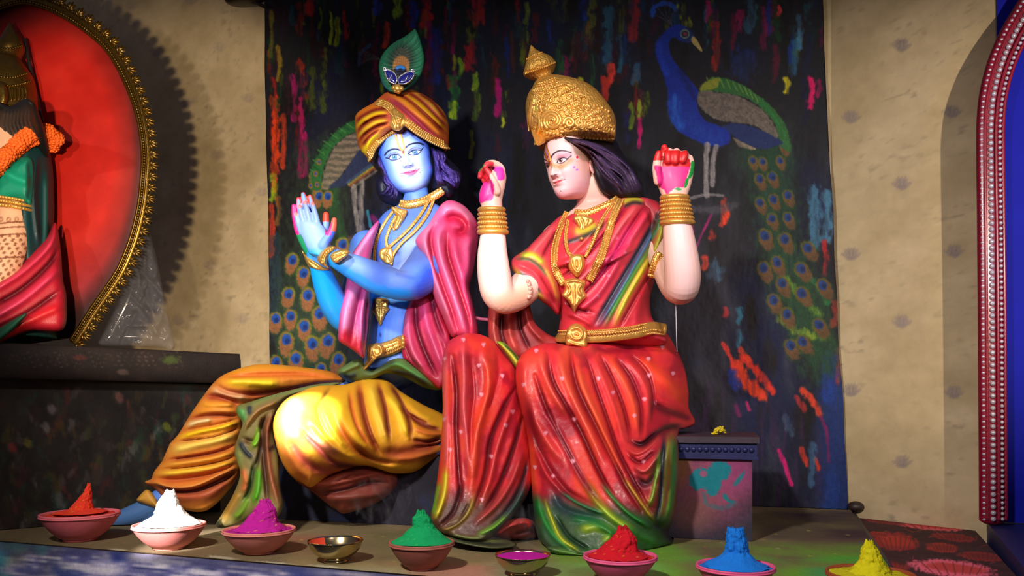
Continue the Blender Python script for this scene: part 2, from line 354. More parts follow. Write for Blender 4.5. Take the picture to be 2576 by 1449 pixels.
obj('platform_top', np.vstack([Vt, np.c_[np.array([plat(-0.9, 0), plat(u_end, 0), plat(u_end, vmax[-1]), plat(-0.9, vmax[0])]), np.full(4, -0.03)]]),
    [grid_faces(nu, nv)[:, ::-1], np.array([(nu*nv, nu*nv+1, nu*nv+2, nu*nv+3), (0, (nu-1)*nv, nu*nv+1, nu*nv), (nu*nv-1, nu*nv+2, nu*nv+1, (nu-1)*nv)])], m_canvas, plat_o, lin(np.vstack([np.clip(pn.C, 0, 255), np.tile([(60, 54, 60)], (4, 1))])))
# front board, painted blue and white
nu, nv = 500, 60; uu = np.linspace(-0.9, u_end, nu); zz = np.linspace(-0.34, -0.002, nv)
FB = plat(0, -0.012)+uu[:, None]*du; T3 = np.concatenate([np.repeat(FB[:, None], nv, 1), np.broadcast_to(zz[None, :, None], (nu, nv, 1))], -1)
T3[:, -1, :2] += dn*0.006
W = T3.reshape(-1, 3); a_ = np.repeat(uu, nv); n = fbm(a_*5, W[:, 2]*9, 4, 21); n2 = fbm(a_*8, W[:, 2]*70, 4, 22); n3 = fbm(a_*7+5, W[:, 2]*12, 3, 33)
C = np.ones((len(W), 3))*np.array([104, 104, 160]); C += (n-0.5)[:, None]*70
def mixc(C, c, a): a = np.clip(a, 0, 1)[:, None]; return C*(1-a)+np.asarray(c, float)*a
C = mixc(C, (200, 194, 218), (n2-0.40)*5*np.clip((n-0.30)*6, 0, 1)); n5 = fbm(a_*14, W[:, 2]*190, 3, 71); C = mixc(C, (222, 216, 228), (n5-0.52)*5*.7); C = mixc(C, (46, 50, 110), (0.40-n5)*5*.7); C = mixc(C, (40, 60, 150), (n3-0.58)*6); C = mixc(C, (70, 170, 180), (fbm(a_*6+9, W[:, 2]*10, 3, 44)-0.64)*7)
C = mixc(C, (120, 116, 80), np.clip((0.35-a_)*2, 0, 1)*np.clip((n3-0.35)*4, 0, 1)*0.8); C = mixc(C, (40, 40, 62), np.clip((W[:, 2]+0.03)*30, 0, 1)*0.75)
obj('front_board', np.vstack([W, W[[0, nu*nv-nv, nu*nv-1, nv-1]]+np.r_[dn*0.012, 0]]), [grid_faces(nu, nv), np.array([(nu*nv, nu*nv+3, nu*nv+2, nu*nv+1), (nv-1, nu*nv-1, nu*nv+2, nu*nv+3)])], m_canvas, plat_o, lin(np.clip(np.vstack([C, C[:4]]), 0, 255)))
a0, a1 = plat(u_end, -0.01), plat(u_end, nA)
V, f = prism([a0, a0+du*0.012, a1+du*0.012, a1], -0.34, -0.004); obj('side_board', V, f, mat('dark_board', (44, 38, 46), var=0.3), plat_o)
ce = c_br+np.array([0.02, 0.0])
V, q = ball_shape((*ce, 0.012), (0.03, 0.03, 0.02), 12, 8); tag(obj('rope_end', V, q, mat('dark_wad', (50, 38, 34), var=0.3, bump=0.6), plat_o), 'dark wad at the back corner')
# ------------------------------------------------------------------ carpet at right with flower print
cl0, cl1 = plat(u_end, -0.25)+du*0.014, c_br+du*0.014-dn*0.01; cr0, cr1 = np.array([0.985, 1.36]), np.array([1.472, 2.40])
ta, tb = np.linspace(0, 1, 110)[:, None, None], np.linspace(0, 1, 220)[None, :, None]
XY = (cl0*(1-tb)+cl1*tb)*(1-ta)+(cr0*(1-tb)+cr1*tb)*ta; X, Y = XY[..., 0], XY[..., 1]
V = np.stack([X, Y, np.full_like(X, ZF)], -1); U, Vp = PX(V); pn = Paint(U, Vp, (46, 18, 20)); W = V.reshape(-1, 3)
pn.C += (fbm(W[:, 0]*30, W[:, 1]*30, 3, 2)-0.5)[:, None]*22
def petalfan(x, y, w, h, c, c2):
    pn.ell(x, y, w, h, c, 0.9, 6, 0.25, 0.5); pn.ell(x+w*0.1, y, w*0.75, h*0.55, c2, 0.8, 6, 0.4, 0.4)
    for k in range(7): pn.stroke([(x-w*0.7+k*w*0.24, y-h*0.7), (x-w*0.4+k*w*0.16, y+h*0.7)], 1.6, (60, 14, 16), 0.6, 0.6, 0.2)
for a in [(2250, 1362, 62, 24, (126, 28, 26), (150, 44, 26)), (2372, 1378, 42, 13, (140, 40, 28), (112, 28, 22)), (2330, 1322, 95, 11, (190, 76, 84), (146, 36, 26)), (2395, 1430, 110, 22, (200, 84, 104), (150, 40, 32)), (2400, 1352, 60, 10, (120, 26, 26), (96, 20, 22)), (2230, 1312, 60, 7, (110, 22, 26), (90, 20, 24)), (2470, 1400, 60, 12, (120, 30, 24), (90, 22, 22)), (2240, 1425, 50, 14, (90, 20, 22), (120, 30, 24)), (2210, 1345, 30, 8, (150, 40, 30), (120, 26, 20))]: petalfan(*a)
for k in range(26): x = RNG.uniform(2180, 2560); y = RNG.uniform(1310, 1448); pn.stroke([(x, y), (x+RNG.uniform(-40, 40), y+RNG.uniform(2, 12))], 1.2, (150, 60, 40), 0.5)
nx, ny = X.shape
cp = obj('floor_carpet', np.vstack([W, W[[0, (nx-1)*ny, nx*ny-1, ny-1]]-[0, 0, 0.02]]), [grid_faces(nx, ny), np.array([(nx*ny, nx*ny+1, nx*ny+2, nx*ny+3)])], mat('carpet', rough=0.85, var=0.2, vscale=200, attr=True, bump=0.4, bscale=500), None, lin(np.clip(np.vstack([pn.C, pn.C[:4]])*1.35, 0, 255)))
tag(cp, 'dark red floral carpet beside the right edge of the stage', 'carpet')
sub = obj('carpet_base', *prism([cl0, cr0, cr1, cl1], -0.34, ZF-0.021), MATS['dark_floor']); tag(sub, 'raised dark floor under the red carpet', kind='structure')
# ------------------------------------------------------------------ painted backdrop canvas
rows = 560; cols = 600
tu = np.linspace(0, 1, cols); yv = np.linspace(-70, 1, 2)
yl = np.array([-70, 300, 700, 960, 1240]); xl = np.array([663, 669, 677, 680, 684]); yr = np.array([-70, 250, 480, 700, 1000, 1285]); xr = np.array([2066, 2078, 2091, 2103, 2119, 2133])
s = np.linspace(0, 1, rows)
def canvas_pt(t, s):
    yb = HY+CZ*F/wd(684+(2133-684)*t)
    y = -70+(yb+70)*s; y0 = y
    edge = np.sin(y/37)*1.2+np.sin(y/91+2)*1.6
    L_ = np.interp(y, yl, xl)+edge*0.5; R_ = np.interp(y, yr, xr)+edge
    return L_+(R_-L_)*t, y
Tt, Ss = np.meshgrid(tu, s, indexing='ij'); U, Vp = canvas_pt(Tt, Ss)
D = wd(U); pn = Paint(U, Vp, (25, 25, 33)); q = pn.q
n = fbm(q[:, 0]/160, q[:, 1]/260, 4, 1); n2 = fbm(q[:, 0]/14, q[:, 1]/120, 4, 8); n3 = fbm(q[:, 0]/45, q[:, 1]/130, 4, 17)
pn.C = mixc(pn.C, (16, 22, 54), (n-0.5)*5*0.8); pn.C = mixc(pn.C, (52, 55, 68), (n3-0.54)*4*np.clip((q[:, 1]-250)/300, 0, 0.7)); pn.C = mixc(pn.C, (16, 12, 16), (0.45-n3)*5)
pn.C = mixc(pn.C, (52, 30, 66), np.clip((q[:, 1]-900)/200, 0, 1)*np.clip((n2-0.5)*4, 0, 0.7)); pn.C = mixc(pn.C, (20, 46, 110), np.clip((q[:, 0]-2040)/60, 0, 0.8)*np.clip((q[:, 1]-900)/80, 0, 1))
# loose vertical brush strokes, dense towards the top
PALV = [(196, 30, 34), (214, 50, 30), (186, 20, 96), (150, 176, 26), (196, 206, 34), (22, 54, 170), (30, 90, 150), (36, 96, 120), (110, 20, 60), (40, 120, 60), (90, 20, 24), (24, 30, 90)]
for k in range(210):
    x = RNG.uniform(665, 2085); y = abs(RNG.normal(0, 150))-30
    if 1640 < x < 1990 and 60 < y: continue
    c = random.choice(PALV if y < 120 else PALV[:4]+PALV[8:]); l = RNG.uniform(25, 110); wv = RNG.uniform(3, 13)
    pn.stroke([(x, y), (x+RNG.uniform(-8, 8), y+l)], wv, np.array(c)*RNG.uniform(0.4, 0.9), RNG.uniform(0.3, 0.9), 0.8, 1.6, 0.7, k)
for x, y0, y1, wv, c, a in [
    (690, 250, 480, 10, (226, 66, 24), .95), (712, 290, 420, 7, (216, 66, 30), .8), (738, 190, 300, 8, (176, 20, 110), .8), (756, 250, 440, 7, (170, 16, 90), .9), (768, 340, 440, 8, (184, 14, 96), .9),
    (832, 30, 110, 5, (176, 196, 30), .9), (848, 50, 110, 8, (180, 196, 30), .9), (806, 20, 70, 4, (150, 170, 40), .6), (682, 30, 140, 6, (150, 130, 40), .6), (700, 120, 200, 6, (190, 150, 30), .6),
    (778, 10, 30, 12, (206, 40, 36), .9), (948, 5, 30, 12, (40, 70, 190), .8), (1000, 0, 40, 12, (130, 170, 40), .9), (1040, 10, 60, 12, (24, 50, 180), .8), (1075, 0, 60, 14, (190, 30, 40), .9),
    (1078, 60, 170, 9, (130, 14, 80), .8), (970, 60, 110, 9, (224, 60, 34), .9), (1098, 80, 200, 14, (24, 40, 150), .7), (1200, 0, 40, 22, (180, 34, 40), .8), (1140, 60, 130, 6, (150, 16, 90), .7),
    (1142, 140, 175, 5, (150, 190, 30), .9), (1158, 150, 185, 7, (120, 170, 30), .9), (1194, 190, 225, 8, (170, 200, 30), .9), (1142, 200, 290, 12, (40, 120, 50), .9), (1140, 262, 292, 10, (176, 206, 30), .95), (1198, 200, 300, 8, (90, 130, 30), .8),
    (1252, 205, 285, 9, (176, 14, 110), .95), (1265, 300, 318, 5, (190, 200, 40), .9), (1180, 120, 165, 14, (190, 30, 40), .7), (1325, 10, 55, 6, (130, 150, 30), .8), (1185, 330, 395, 5, (140, 150, 40), .7),
    (1530, 30, 160, 16, (40, 100, 130), .7), (1560, 90, 180, 5, (40, 110, 140), .7), (1595, 0, 90, 14, (150, 30, 40), .8), (1536, 165, 200, 10, (226, 60, 44), .95), (1522, 200, 245, 10, (190, 44, 34), .9),
    (1460, 205, 225, 9, (190, 190, 30), .9), (1600, 170, 200, 14, (50, 110, 150), .6), (1588, 260, 320, 6, (120, 150, 30), .8), (1608, 255, 300, 6, (150, 170, 40), .8), (1608, 300, 370, 6, (190, 14, 100), .9),
    (1780, 5, 50, 7, (190, 20, 90), .8), (1800, 60, 170, 10, (150, 34, 30), .8), (1845, 40, 120, 8, (110, 16, 50), .7), (1888, 0, 70, 14, (50, 90, 120), .7), (1920, 20, 120, 8, (150, 16, 70), .7), (1950, 120, 200, 8, (110, 20, 50), .6),
    (2010, 45, 120, 10, (60, 130, 170), .8), (1998, 110, 180, 10, (40, 90, 130), .7), (2040, 200, 270, 9, (196, 16, 90), .95), (2060, 205, 240, 6, (170, 16, 90), .8), (1978, 200, 230, 7, (190, 180, 30), .9), (1870, 145, 180, 30, (26, 44, 110), .6),
    (1960, 20, 34, 6, (210, 50, 60), .9), (2050, 480, 620, 16, (60, 110, 140), .8), (2078, 490, 600, 14, (66, 120, 150), .8), (1740, 560, 620, 5, (150, 16, 90), .6), (1822, 510, 560, 10, (214, 60, 34), .95), (1790, 585, 600, 8, (200, 50, 34), .8),
    (1771, 650, 672, 8, (196, 50, 30), .8), (1860, 780, 810, 8, (50, 150, 180), .8), (1824, 775, 795, 7, (180, 44, 50), .7), (1800, 670, 690, 18, (60, 100, 130), .6), (1858, 830, 870, 7, (50, 130, 160), .6),
    (2075, 610, 690, 7, (170, 30, 34), .8), (2098, 760, 820, 8, (200, 50, 40), .8), (2108, 880, 960, 8, (150, 50, 60), .7), (2085, 900, 1000, 22, (24, 54, 140), .8), (2090, 1200, 1270, 20, (24, 54, 130), .7),
    (687, 440, 500, 8, (150, 180, 30), .9), (682, 520, 640, 8, (210, 60, 30), .8), (692, 600, 800, 16, (40, 70, 90), .7), (700, 500, 560, 7, (190, 110, 40), .6)]:
    pn.stroke([(x, y0), (x+3, (y0+y1)/2), (x-2, y1)], wv, c, a, 0.6, 0.9, 0.4, int(x+y0))
for pts, wv, c, a in [([(1852, 920), (1880, 965), (1915, 990)], 18, (206, 56, 26), .95), ([(1870, 900), (1905, 935), (1945, 985)], 11, (200, 44, 30), .95), ([(1818, 865), (1835, 895), (1850, 930)], 7, (214, 50, 40), .8), ([(1862, 880), (1885, 905)], 8, (214, 60, 34), .9), ([(2018, 980), (2045, 1010), (2062, 1040)], 9, (206, 60, 34), .9), ([(2004, 1000), (2024, 1030)], 8, (186, 44, 44), .7), ([(2065, 1050), (2080, 1090), (2085, 1160)], 5, (150, 14, 80), .7), ([(1960, 1135), (1975, 1170), (1990, 1218)], 6, (206, 24, 110), .95), ([(2016, 1130), (2030, 1170)], 7, (196, 50, 34), .9), ([(2050, 1155), (2060, 1180)], 5, (190, 50, 34), .9), ([(2045, 1120), (2042, 1180), (2040, 1220)], 9, (60, 100, 140), .7), ([(1850, 1020), (1860, 1045)], 6, (110, 20, 70), .8), ([(1975, 1050), (1990, 1090)], 10, (70, 100, 120), .5), ([(1842, 940), (1850, 970)], 14, (26, 50, 150), .7), ([(1878, 1012), (1884, 1030)], 4, (200, 30, 90), .8), ([(1790, 540), (1765, 590), (1745, 640)], 3, (170, 20, 110), .8)]:
    pn.stroke(pts, wv, c, a, 0.6, 0.7, 0.25, int(pts[0][0]))
def peye(x, y, ang, sc=1.0, a=0.9, dark=0.8):
    ca, sa = math.cos(math.radians(ang)), math.sin(math.radians(ang))
    def off(u, v): return x+(u*ca-v*sa)*sc, y+(u*sa+v*ca)*sc
    c = off(0, 14)
    pn.ell(*c, 21*sc, 32*sc, np.array((52, 92, 40))*dark, 0.55*a, ang, 0.4, 0.3, int(x))
    pn.ell(*off(0, 4), 18*sc, 20*sc, np.array((150, 140, 40))*dark, 0.6*a, ang, 0.2, 0.4, int(x)+1)
    pn.ell(*c, 16*sc, 27*sc, np.array((140, 92, 62))*dark, 0.95*a, ang, 0.25, 0.5, int(x)+2)
    pn.ell(*off(0, 2), 11*sc, 13*sc, np.array((28, 76, 170))*dark, a, ang, 0.3, 0.4, int(x)+3)
    pn.ell(*off(2, 5), 6*sc, 7*sc, np.array((20, 34, 90))*dark, 0.7*a, ang, 0.4)
# right-hand peacock
g_ = lambda z: [(1620+x/3.018, y/3.018) for x, y in z]
pn.stroke(g_([(770, 1180), (900, 1300), (960, 1430)]), 40, (34, 60, 44), .5, 1.0, .8, .3, 3)
tl = [(1935, 375), (1950, 480), (1960, 580), (1985, 690), (2020, 800), (2060, 900)]
pn.stroke(tl, 62, (30, 62, 44), .9, 0.9, 0.7, 0.3, 4); pn.stroke([(2030, 740), (2070, 850)], 60, (34, 70, 40), .5, 0.9, .7, .4, 5)
pn.stroke([(1975, 700), (2010, 740), (2060, 790)], 10, (120, 160, 40), .6, .8, 1, .4, 6); pn.stroke([(1960, 800), (2010, 835), (2075, 850)], 10, (150, 170, 40), .6, .8, 1, .4, 7); pn.stroke([(2040, 700), (2080, 760)], 8, (40, 110, 60), .7, .8, 1, .4, 7)
for x, y in [(1910, 448), (1942, 443), (1911, 508), (1945, 500), (1981, 490), (1941, 548), (1981, 545), (1923, 591), (1973, 600), (2030, 622), (1954, 658), (1920, 672), (2014, 674), (1966, 710), (2015, 736), (1945, 753), (1978, 788), (2058, 815), (1988, 867), (2017, 857), (2068, 716)]: peye(x, y, -22 if x < 2000 else -35, 0.85+0.2*(y > 580), 0.85, 0.68)
for x, y in [(1893, 402), (1918, 405), (1962, 402), (1972, 365)]: peye(x, y, -15, 0.7, 0.8, 0.75)
pn.poly(g_([(420, 690), (500, 600), (560, 585), (700, 620), (850, 710), (960, 800), (1060, 920), (1110, 1060), (1115, 1150), (1060, 1130), (1030, 1080), (1000, 960), (900, 830), (760, 740), (560, 700), (440, 700)]), (44, 92, 50), .95, 3, 3)
for k in range(16): t = k/15; p = cr(g_([(500, 620), (700, 650), (860, 740), (980, 860), (1070, 1000)]), 4)[int(t*16)]; pn.stroke([(p[0]-8, p[1]-10), (p[0]+2, p[1]+12)], 2, (96, 136, 60) if k < 9 else (36, 110, 60), .7)
pn.poly(g_([(430, 660), (500, 605), (580, 600), (540, 670), (440, 690)]), (128, 130, 44), .9, 4, 3)
pn.poly(g_([(405, 720), (440, 690), (560, 700), (740, 740), (880, 820), (970, 920), (1020, 1030), (980, 1060), (850, 960), (680, 930), (560, 910), (460, 850), (410, 780)]), (106, 96, 90), .95, 3, 3, tex=lambda q: 0.75+0.25*np.clip((fbm(q[:, 0]/6, q[:, 1]/6, 3, 4)-0.3)*3, 0, 1))
pn.poly(g_([(660, 940), (820, 960), (1030, 1060), (1030, 1100), (900, 1130), (760, 1090), (640, 1010), (540, 990)]), (30, 42, 92), .95, 3, 3)
for k in range(5): pn.stroke(g_([(680+10*k, 1050+14*k), (760+12*k, 1090+10*k), (840, 1130)]), 2.5, (130, 116, 100), .6)
pn.poly(g_([(150, 250), (190, 210), (260, 185), (330, 215), (370, 270), (385, 300), (350, 320), (270, 310), (240, 280), (200, 300), (190, 360), (220, 450), (280, 530), (360, 620), (410, 690), (400, 760), (420, 850), (470, 920), (560, 950), (650, 1010), (640, 1090), (520, 1110), (380, 1060), (270, 1000), (210, 920), (180, 820), (180, 700), (150, 580), (110, 480), (85, 380), (100, 310)]), (18, 40, 140), .96, 3, 2)
pn.stroke(g_([(240, 750), (230, 850), (270, 950)]), 14, (36, 92, 190), .8, 1, .8, .5, 3); pn.stroke(g_([(120, 330), (125, 430), (180, 560)]), 9, (30, 60, 180), .6, 1, .4); pn.stroke(g_([(330, 900), (430, 1010), (560, 1060)]), 20, (26, 60, 150), .6, 1, .8, .5)
pn.stroke(g_([(280, 540), (330, 640), (380, 740)]), 10, (16, 20, 80), .6, 1, .5)
pn.poly(g_([(290, 220), (340, 215), (380, 270), (370, 310), (320, 325), (285, 290)]), (30, 46, 90), .8, 4)
pn.ell(*g_([(310, 258)])[0], 12, 12, (140, 150, 110), .8, 0, .2); pn.ell(*g_([(310, 258)])[0], 9.5, 9, (30, 40, 60), .9, 0, .2); pn.ell(*g_([(312, 258)])[0], 4, 4, (150, 50, 50), .9)
pn.poly(g_([(370, 275), (400, 300), (440, 375), (435, 392), (400, 360), (360, 315)]), (170, 150, 90), .95, 1.5)
for a in [(60, 110), (90, 60), (140, 30), (190, 30), (240, 70)]: pn.stroke(g_([(210, 190), ((a[0]+190)/2, (a[1]+190)/2-20), (a[0]+20, a[1]+10)]), 1.5, (60, 66, 84), .7)
pn.stroke(g_([(65, 115), (80, 60), (140, 25), (200, 30), (240, 75)]), 6, (36, 76, 180), .9, .6, 1, .2)
for a, b in [((480, 1100), (475, 1430)), ((550, 1110), (520, 1350))]:
    x0, y0 = g_([a])[0]; x1, y1 = g_([b])[0]; pn.stroke([(x0, y0), ((x0+x1)/2-3, (y0+y1)/2), (x1, y1+18)], 7, (142, 136, 140), .9, .4, .4, .2, taper=False)
pn.stroke([(1732, 500), (1775, 490), (1818, 492)], 4, (130, 124, 130), .7); pn.stroke([(1740, 525), (1800, 528), (1850, 516)], 10, (74, 70, 80), .6, .8, .8)
# left-hand peacock
h_ = lambda z: [(660+x/3.018, y/3.018) for x, y in z]
pn.stroke([(815, 420), (800, 520), (780, 640), (760, 780), (780, 900)], 78, (44, 66, 48), .8, .9, .6, .35, 8); pn.stroke([(770, 850), (800, 1000)], 110, (48, 64, 56), .8, .9, .6, .3, 9); pn.stroke([(836, 470), (850, 560), (870, 640)], 16, (40, 96, 50), .6, .8, .6, .3, 9)
for x, y, s_ in [(800, 468, .8), (790, 440, .7), (803, 492, .8), (825, 492, .8), (862, 612, 1), (736, 652, 1), (764, 685, 1), (726, 737, 1), (774, 740, 1.1), (694, 800, 1), (731, 793, 1), (803, 787, 1.15), (765, 818, 1.1), (721, 852, 1.15), (786, 862, 1.2), (825, 855, 1.2), (694, 908, 1), (744, 900, 1.15), (852, 902, 1.1), (808, 925, .9), (870, 800, .9), (690, 980, 1), (760, 975, 1), (830, 985, 1)]: peye(x, y, RNG.uniform(-4, 14), s_, 1, 1.05)
pn.poly(h_([(705, 915), (640, 940), (560, 1000), (480, 1090), (420, 1180), (380, 1270), (360, 1380), (360, 1440), (440, 1440), (450, 1380), (470, 1260), (520, 1150), (600, 1060), (700, 1000), (760, 960)]), (40, 104, 54), .95, 3, 3)
for k in range(14): p = cr(h_([(700, 940), (580, 1010), (470, 1120), (400, 1270), (390, 1420)]), 4)[k]; pn.stroke([(p[0]-9, p[1]-6), (p[0]+8, p[1]+6)], 2.2, (70, 140, 70) if k % 2 else (24, 76, 44), .7)
for x, y in [(430, 1230), (405, 1320), (365, 1410), (415, 1400)]: a = h_([(x, y)])[0]; pn.ell(*a, 6, 8, (150, 96, 50), .9); pn.ell(a[0], a[1], 3.5, 4, (30, 80, 160), .9)
pn.poly(h_([(760, 990), (650, 1030), (560, 1100), (510, 1190), (470, 1300), (455, 1430), (520, 1430), (600, 1330), (680, 1220), (740, 1140), (800, 1110)]), (136, 124, 112), .95, 3, 3, tex=lambda q: 0.55+0.45*np.clip((np.sin(q[:, 1]/2.6+3*fbm(q[:, 0]/18, q[:, 1]/18, 2, 3))*0.5+0.6), 0, 1))
pn.poly(h_([(740, 1140), (680, 1220), (600, 1330), (500, 1430), (560, 1430), (700, 1380), (830, 1270), (830, 1180)]), (40, 50, 92), .9, 4, 4)
for c, dx in [((186, 170, 40), 0), ((150, 80, 50), 10), ((130, 120, 110), 26), ((60, 90, 120), -14)]: pn.stroke(h_([(840+dx, 1270+dx), (740+dx, 1340+dx), (660+dx, 1400+dx)]), 4, c, .85, .6, .6, .3)
for a in [[(890, 470), (893, 520), (905, 580)], [(912, 460), (908, 520), (912, 590)]]: pn.stroke(a, 7, (150, 146, 150), .85, .5, .5, .3)
pn.stroke([(880, 600), (905, 598), (930, 590)], 8, (110, 80, 80), .7, .8, .8); pn.stroke([(925, 530), (932, 570)], 4, (50, 150, 180), .8); pn.stroke([(935, 545), (950, 560)], 8, (170, 30, 120), .6)
for k in range(8): t = k/7; pn.stroke([(958, 150), (935-8*t, 135+16*t), (910, 128+34*t)], 1.2, (84, 90, 84), .6)
pn.stroke([(930, 112), (908, 135), (903, 165)], 4, (60, 100, 150), .7, .7, 1.2, .3)
n2 = fbm(q[:, 0]/2.2, q[:, 1]/2.2, 2, 77); pn.C *= (0.86+0.28*n2)[:, None]
relief_h = (fbm(q[:, 0]/8, q[:, 1]/20, 3, 5)-0.5)*0.004
V = P(U, Vp, D).reshape(-1, 3); V[:, 1] -= relief_h
E = V.reshape(cols, rows, 3); nn = len(V)
bd = np.concatenate([np.arange(rows), np.arange(1, cols)*rows+rows-1, (cols-1)*rows+np.arange(rows-2, -1, -1), np.arange(cols-2, 0, -1)*rows])
back = V[bd]+np.array([0.008, 0.026, 0]); nb = len(bd); k = np.arange(nb)
bq = np.stack([bd, nn+k, nn+(k+1) % nb, bd[(k+1) % nb]], -1)
bc = np.array([nn+0, nn+rows-1, nn+rows-1+cols-1, nn+2*rows+cols-3])[None]
cv = obj('painted_backdrop', np.vstack([V, back]), [grid_faces(cols, rows), bq, bc], m_canvas, None, lin(np.clip(np.vstack([pn.C, pn.C[bd]*0.8]), 0, 255)))
tag(cv, 'dark painted canvas with two peacocks and bright colour strokes behind the statues', 'painting')
# ------------------------------------------------------------------ sculpting tools
def smst(x, a, b): t = np.clip((x-a)/(b-a), 0, 1); return t*t*(3-2*t)
def tps(ctrl):
    c = np.asarray(ctrl, float); n = len(c)
    if n == 1: return lambda q: np.full(len(q), c[0, 2])
    xy = c[:, :2]/400.0; d = np.hypot(*(xy[:, None]-xy[None]).transpose(2, 0, 1)); K = np.where(d > 0, d*d*np.log(d+1e-12), 0)+np.eye(n)*1e-3
    Pm = np.c_[np.ones(n), xy]; A_ = np.block([[K, Pm], [Pm.T, np.zeros((3, 3))+np.eye(3)*-1e-6]]); b = np.r_[c[:, 2], 0, 0, 0]
    s = np.linalg.lstsq(A_, b, rcond=None)[0]
    def f(q):
        q = q/400.0; d = np.hypot(*(q[:, None]-xy[None]).transpose(2, 0, 1)); return np.where(d > 0, d*d*np.log(d+1e-12), 0)@s[:n]+s[n]+q@s[n+1:]
    return f
def relief_shape(outline, ctrl, thick, rnd, base, ridges=(), step=4.0, backt=None, colf=None, smooth=True, n=6, lo=1.0, wig=0.0, freq=30, seed=0, pre=None, flare=None):
    """a padded form: outline (px), middle depth from control points, rounded edges, folds along traced lines"""
    poly = resample(cr(outline, n, True) if smooth else np.asarray(outline, float), step, True)
    mn, mxx = poly.min(0), poly.max(0); h = step*0.866
    ys = np.arange(mn[1], mxx[1], h); pts = []
    for i, y in enumerate(ys): xs = np.arange(mn[0]+(i % 2)*step/2, mxx[0], step); pts.append(np.c_[xs, np.full(len(xs), y)])
    pts = np.vstack(pts); pts = pts[inside(pts, poly)]; e, _, _ = segdist(pts, np.vstack([poly, poly[0]])); pts = pts[e > step*0.55]
    allp = np.vstack([poly, pts]); m = len(poly)
    vo, _, fo, ov, _, _ = delaunay_2d_cdt([Vector(p) for p in allp], [(i, (i+1) % m) for i in range(m)], [], 1, 1e-6)
    q = np.array([(v[0], v[1]) for v in vo]); tri = np.array([f for f in fo if len(f) == 3])
    a, b, c = q[tri[:, 0]], q[tri[:, 1]], q[tri[:, 2]]; ins = inside((a+b+c)/3, poly); tri = tri[ins]
    e, _, _ = segdist(q, np.vstack([poly, poly[0]])); edge = e < 1e-4
    rn = np.full(len(q), float(rnd))
    if flare: rn = rn*(1-(1-flare[2])*smst(q[:, 1], flare[0], flare[1]))
    prof = np.sqrt(np.clip(1-(1-np.clip(e/rn, 0, 1))**2, 0, 1))
    d0 = tps(ctrl)(q); disp = np.zeros(len(q)); C = np.ones((len(q), 3))*np.asarray(base, float)
    pn = Paint(q[:, 0], q[:, 1], base)
    if colf and getattr(colf, 'first', False): colf(pn)
    if pre: pre(pn)
    for r in ridges:
        pts_, w_, h_, c_, ca, wc, asym = (list(r)+[None]*(7-len(r)))[:7]
        if w_ < 25 and rnd > 14: w_ = w_*.8; h_ = h_*1.6; wc = (wc*1.12 if wc else wc) if h_ < 0 else wc
        l = cr(pts_, 5) if len(pts_) > 2 else np.asarray(pts_, float); mw = max(w_, wc or 0)*2.6*max(1, asym or 1)
        i = np.where((q[:, 0] > l[:, 0].min()-mw) & (q[:, 0] < l[:, 0].max()+mw) & (q[:, 1] > l[:, 1].min()-mw) & (q[:, 1] < l[:, 1].max()+mw))[0]
        if len(i) == 0: continue
        ds, sd, al = segdist(q[i], l); tp = np.clip(np.minimum(al, 1-al)*5+0.25, 0, 1)
        ww = np.where(sd > 0, w_*(asym or 1), w_/(asym or 1)); disp[i] += h_*tp*np.exp(-(ds/ww)**2)
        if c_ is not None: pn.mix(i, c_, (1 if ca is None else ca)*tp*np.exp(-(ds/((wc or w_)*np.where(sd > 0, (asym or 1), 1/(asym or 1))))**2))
    if wig: disp += .35*wig*(fbm(q[:, 0]/9, q[:, 1]/9, 2, seed+3)-.5); disp += wig*(fbm(q[:, 0]/freq, q[:, 1]/freq, 3, seed)-0.5)
    if colf and not getattr(colf, 'first', False): colf(pn)
    dmp = np.clip(e/(rn*0.35), 0, 1)
    df = d0-thick*prof-disp*dmp; db = d0+(backt if backt is not None else thick)*prof
    N = len(q); bi = np.full(N, -1); inn = np.where(~edge)[0]; bi[edge] = np.where(edge)[0]; bi[inn] = N+np.arange(len(inn))
    V = np.vstack([P(q[:, 0], q[:, 1], df), P(q[inn, 0], q[inn, 1], db[inn])]); Cc = np.vstack([pn.C, pn.C[inn]])
    V[:, 2] = np.maximum(V[:, 2], 0.002*lo)
    return V, np.vstack([tri[:, ::-1], bi[tri]]), lin(np.clip(Cc, 0, 255)), q
def relief(name, outline, ctrl, thick, rnd, mt, parent, base, *a, **k):
    V, f, c, _ = relief_shape(outline, ctrl, thick, rnd, base, *a, **k); return obj(name, V, f, mt, parent, c)
def pxtube(st, n=16, flat=1.0, up=None, k=6):
    """tube through stations (px, py, depth, radius px)"""
    s = cr(st, k); return tube_shape(P(s[:, 0], s[:, 1], s[:, 2]), np.maximum(s[:, 3], 0.3)*s[:, 2]/F, n, flat, True, up)
def pillow_shape(st, n=28, k=8, ex=0.9):
    """stations (xl,yl,xr,yr,depth,half thickness m): closed form with the given side outlines"""
    s = cr(st, k); Lp = P(s[:, 0], s[:, 1], s[:, 4]); Rp = P(s[:, 2], s[:, 3], s[:, 4]); c = (Lp+Rp)/2; a = (Rp-Lp)/2; b = np.zeros_like(a); b[:, 1] = s[:, 5]
    th = np.linspace(0, 2*math.pi, n, endpoint=False); ct, sn = np.cos(th), np.sin(th); ct = np.sign(ct)*abs(ct)**ex; sn = np.sign(sn)*abs(sn)**ex
    V = (c[:, None]+a[:, None]*ct[None, :, None]+b[:, None]*sn[None, :, None]).reshape(-1, 3); m = len(s); Fq = grid_faces(m, n, True)
    V = np.vstack([V, c[0], c[-1]]); bb = m*n
    return V, [Fq, np.array([(bb, (j+1) % n, j) for j in range(n)]+[(bb+1, (m-1)*n+j, (m-1)*n+(j+1) % n) for j in range(n)])]
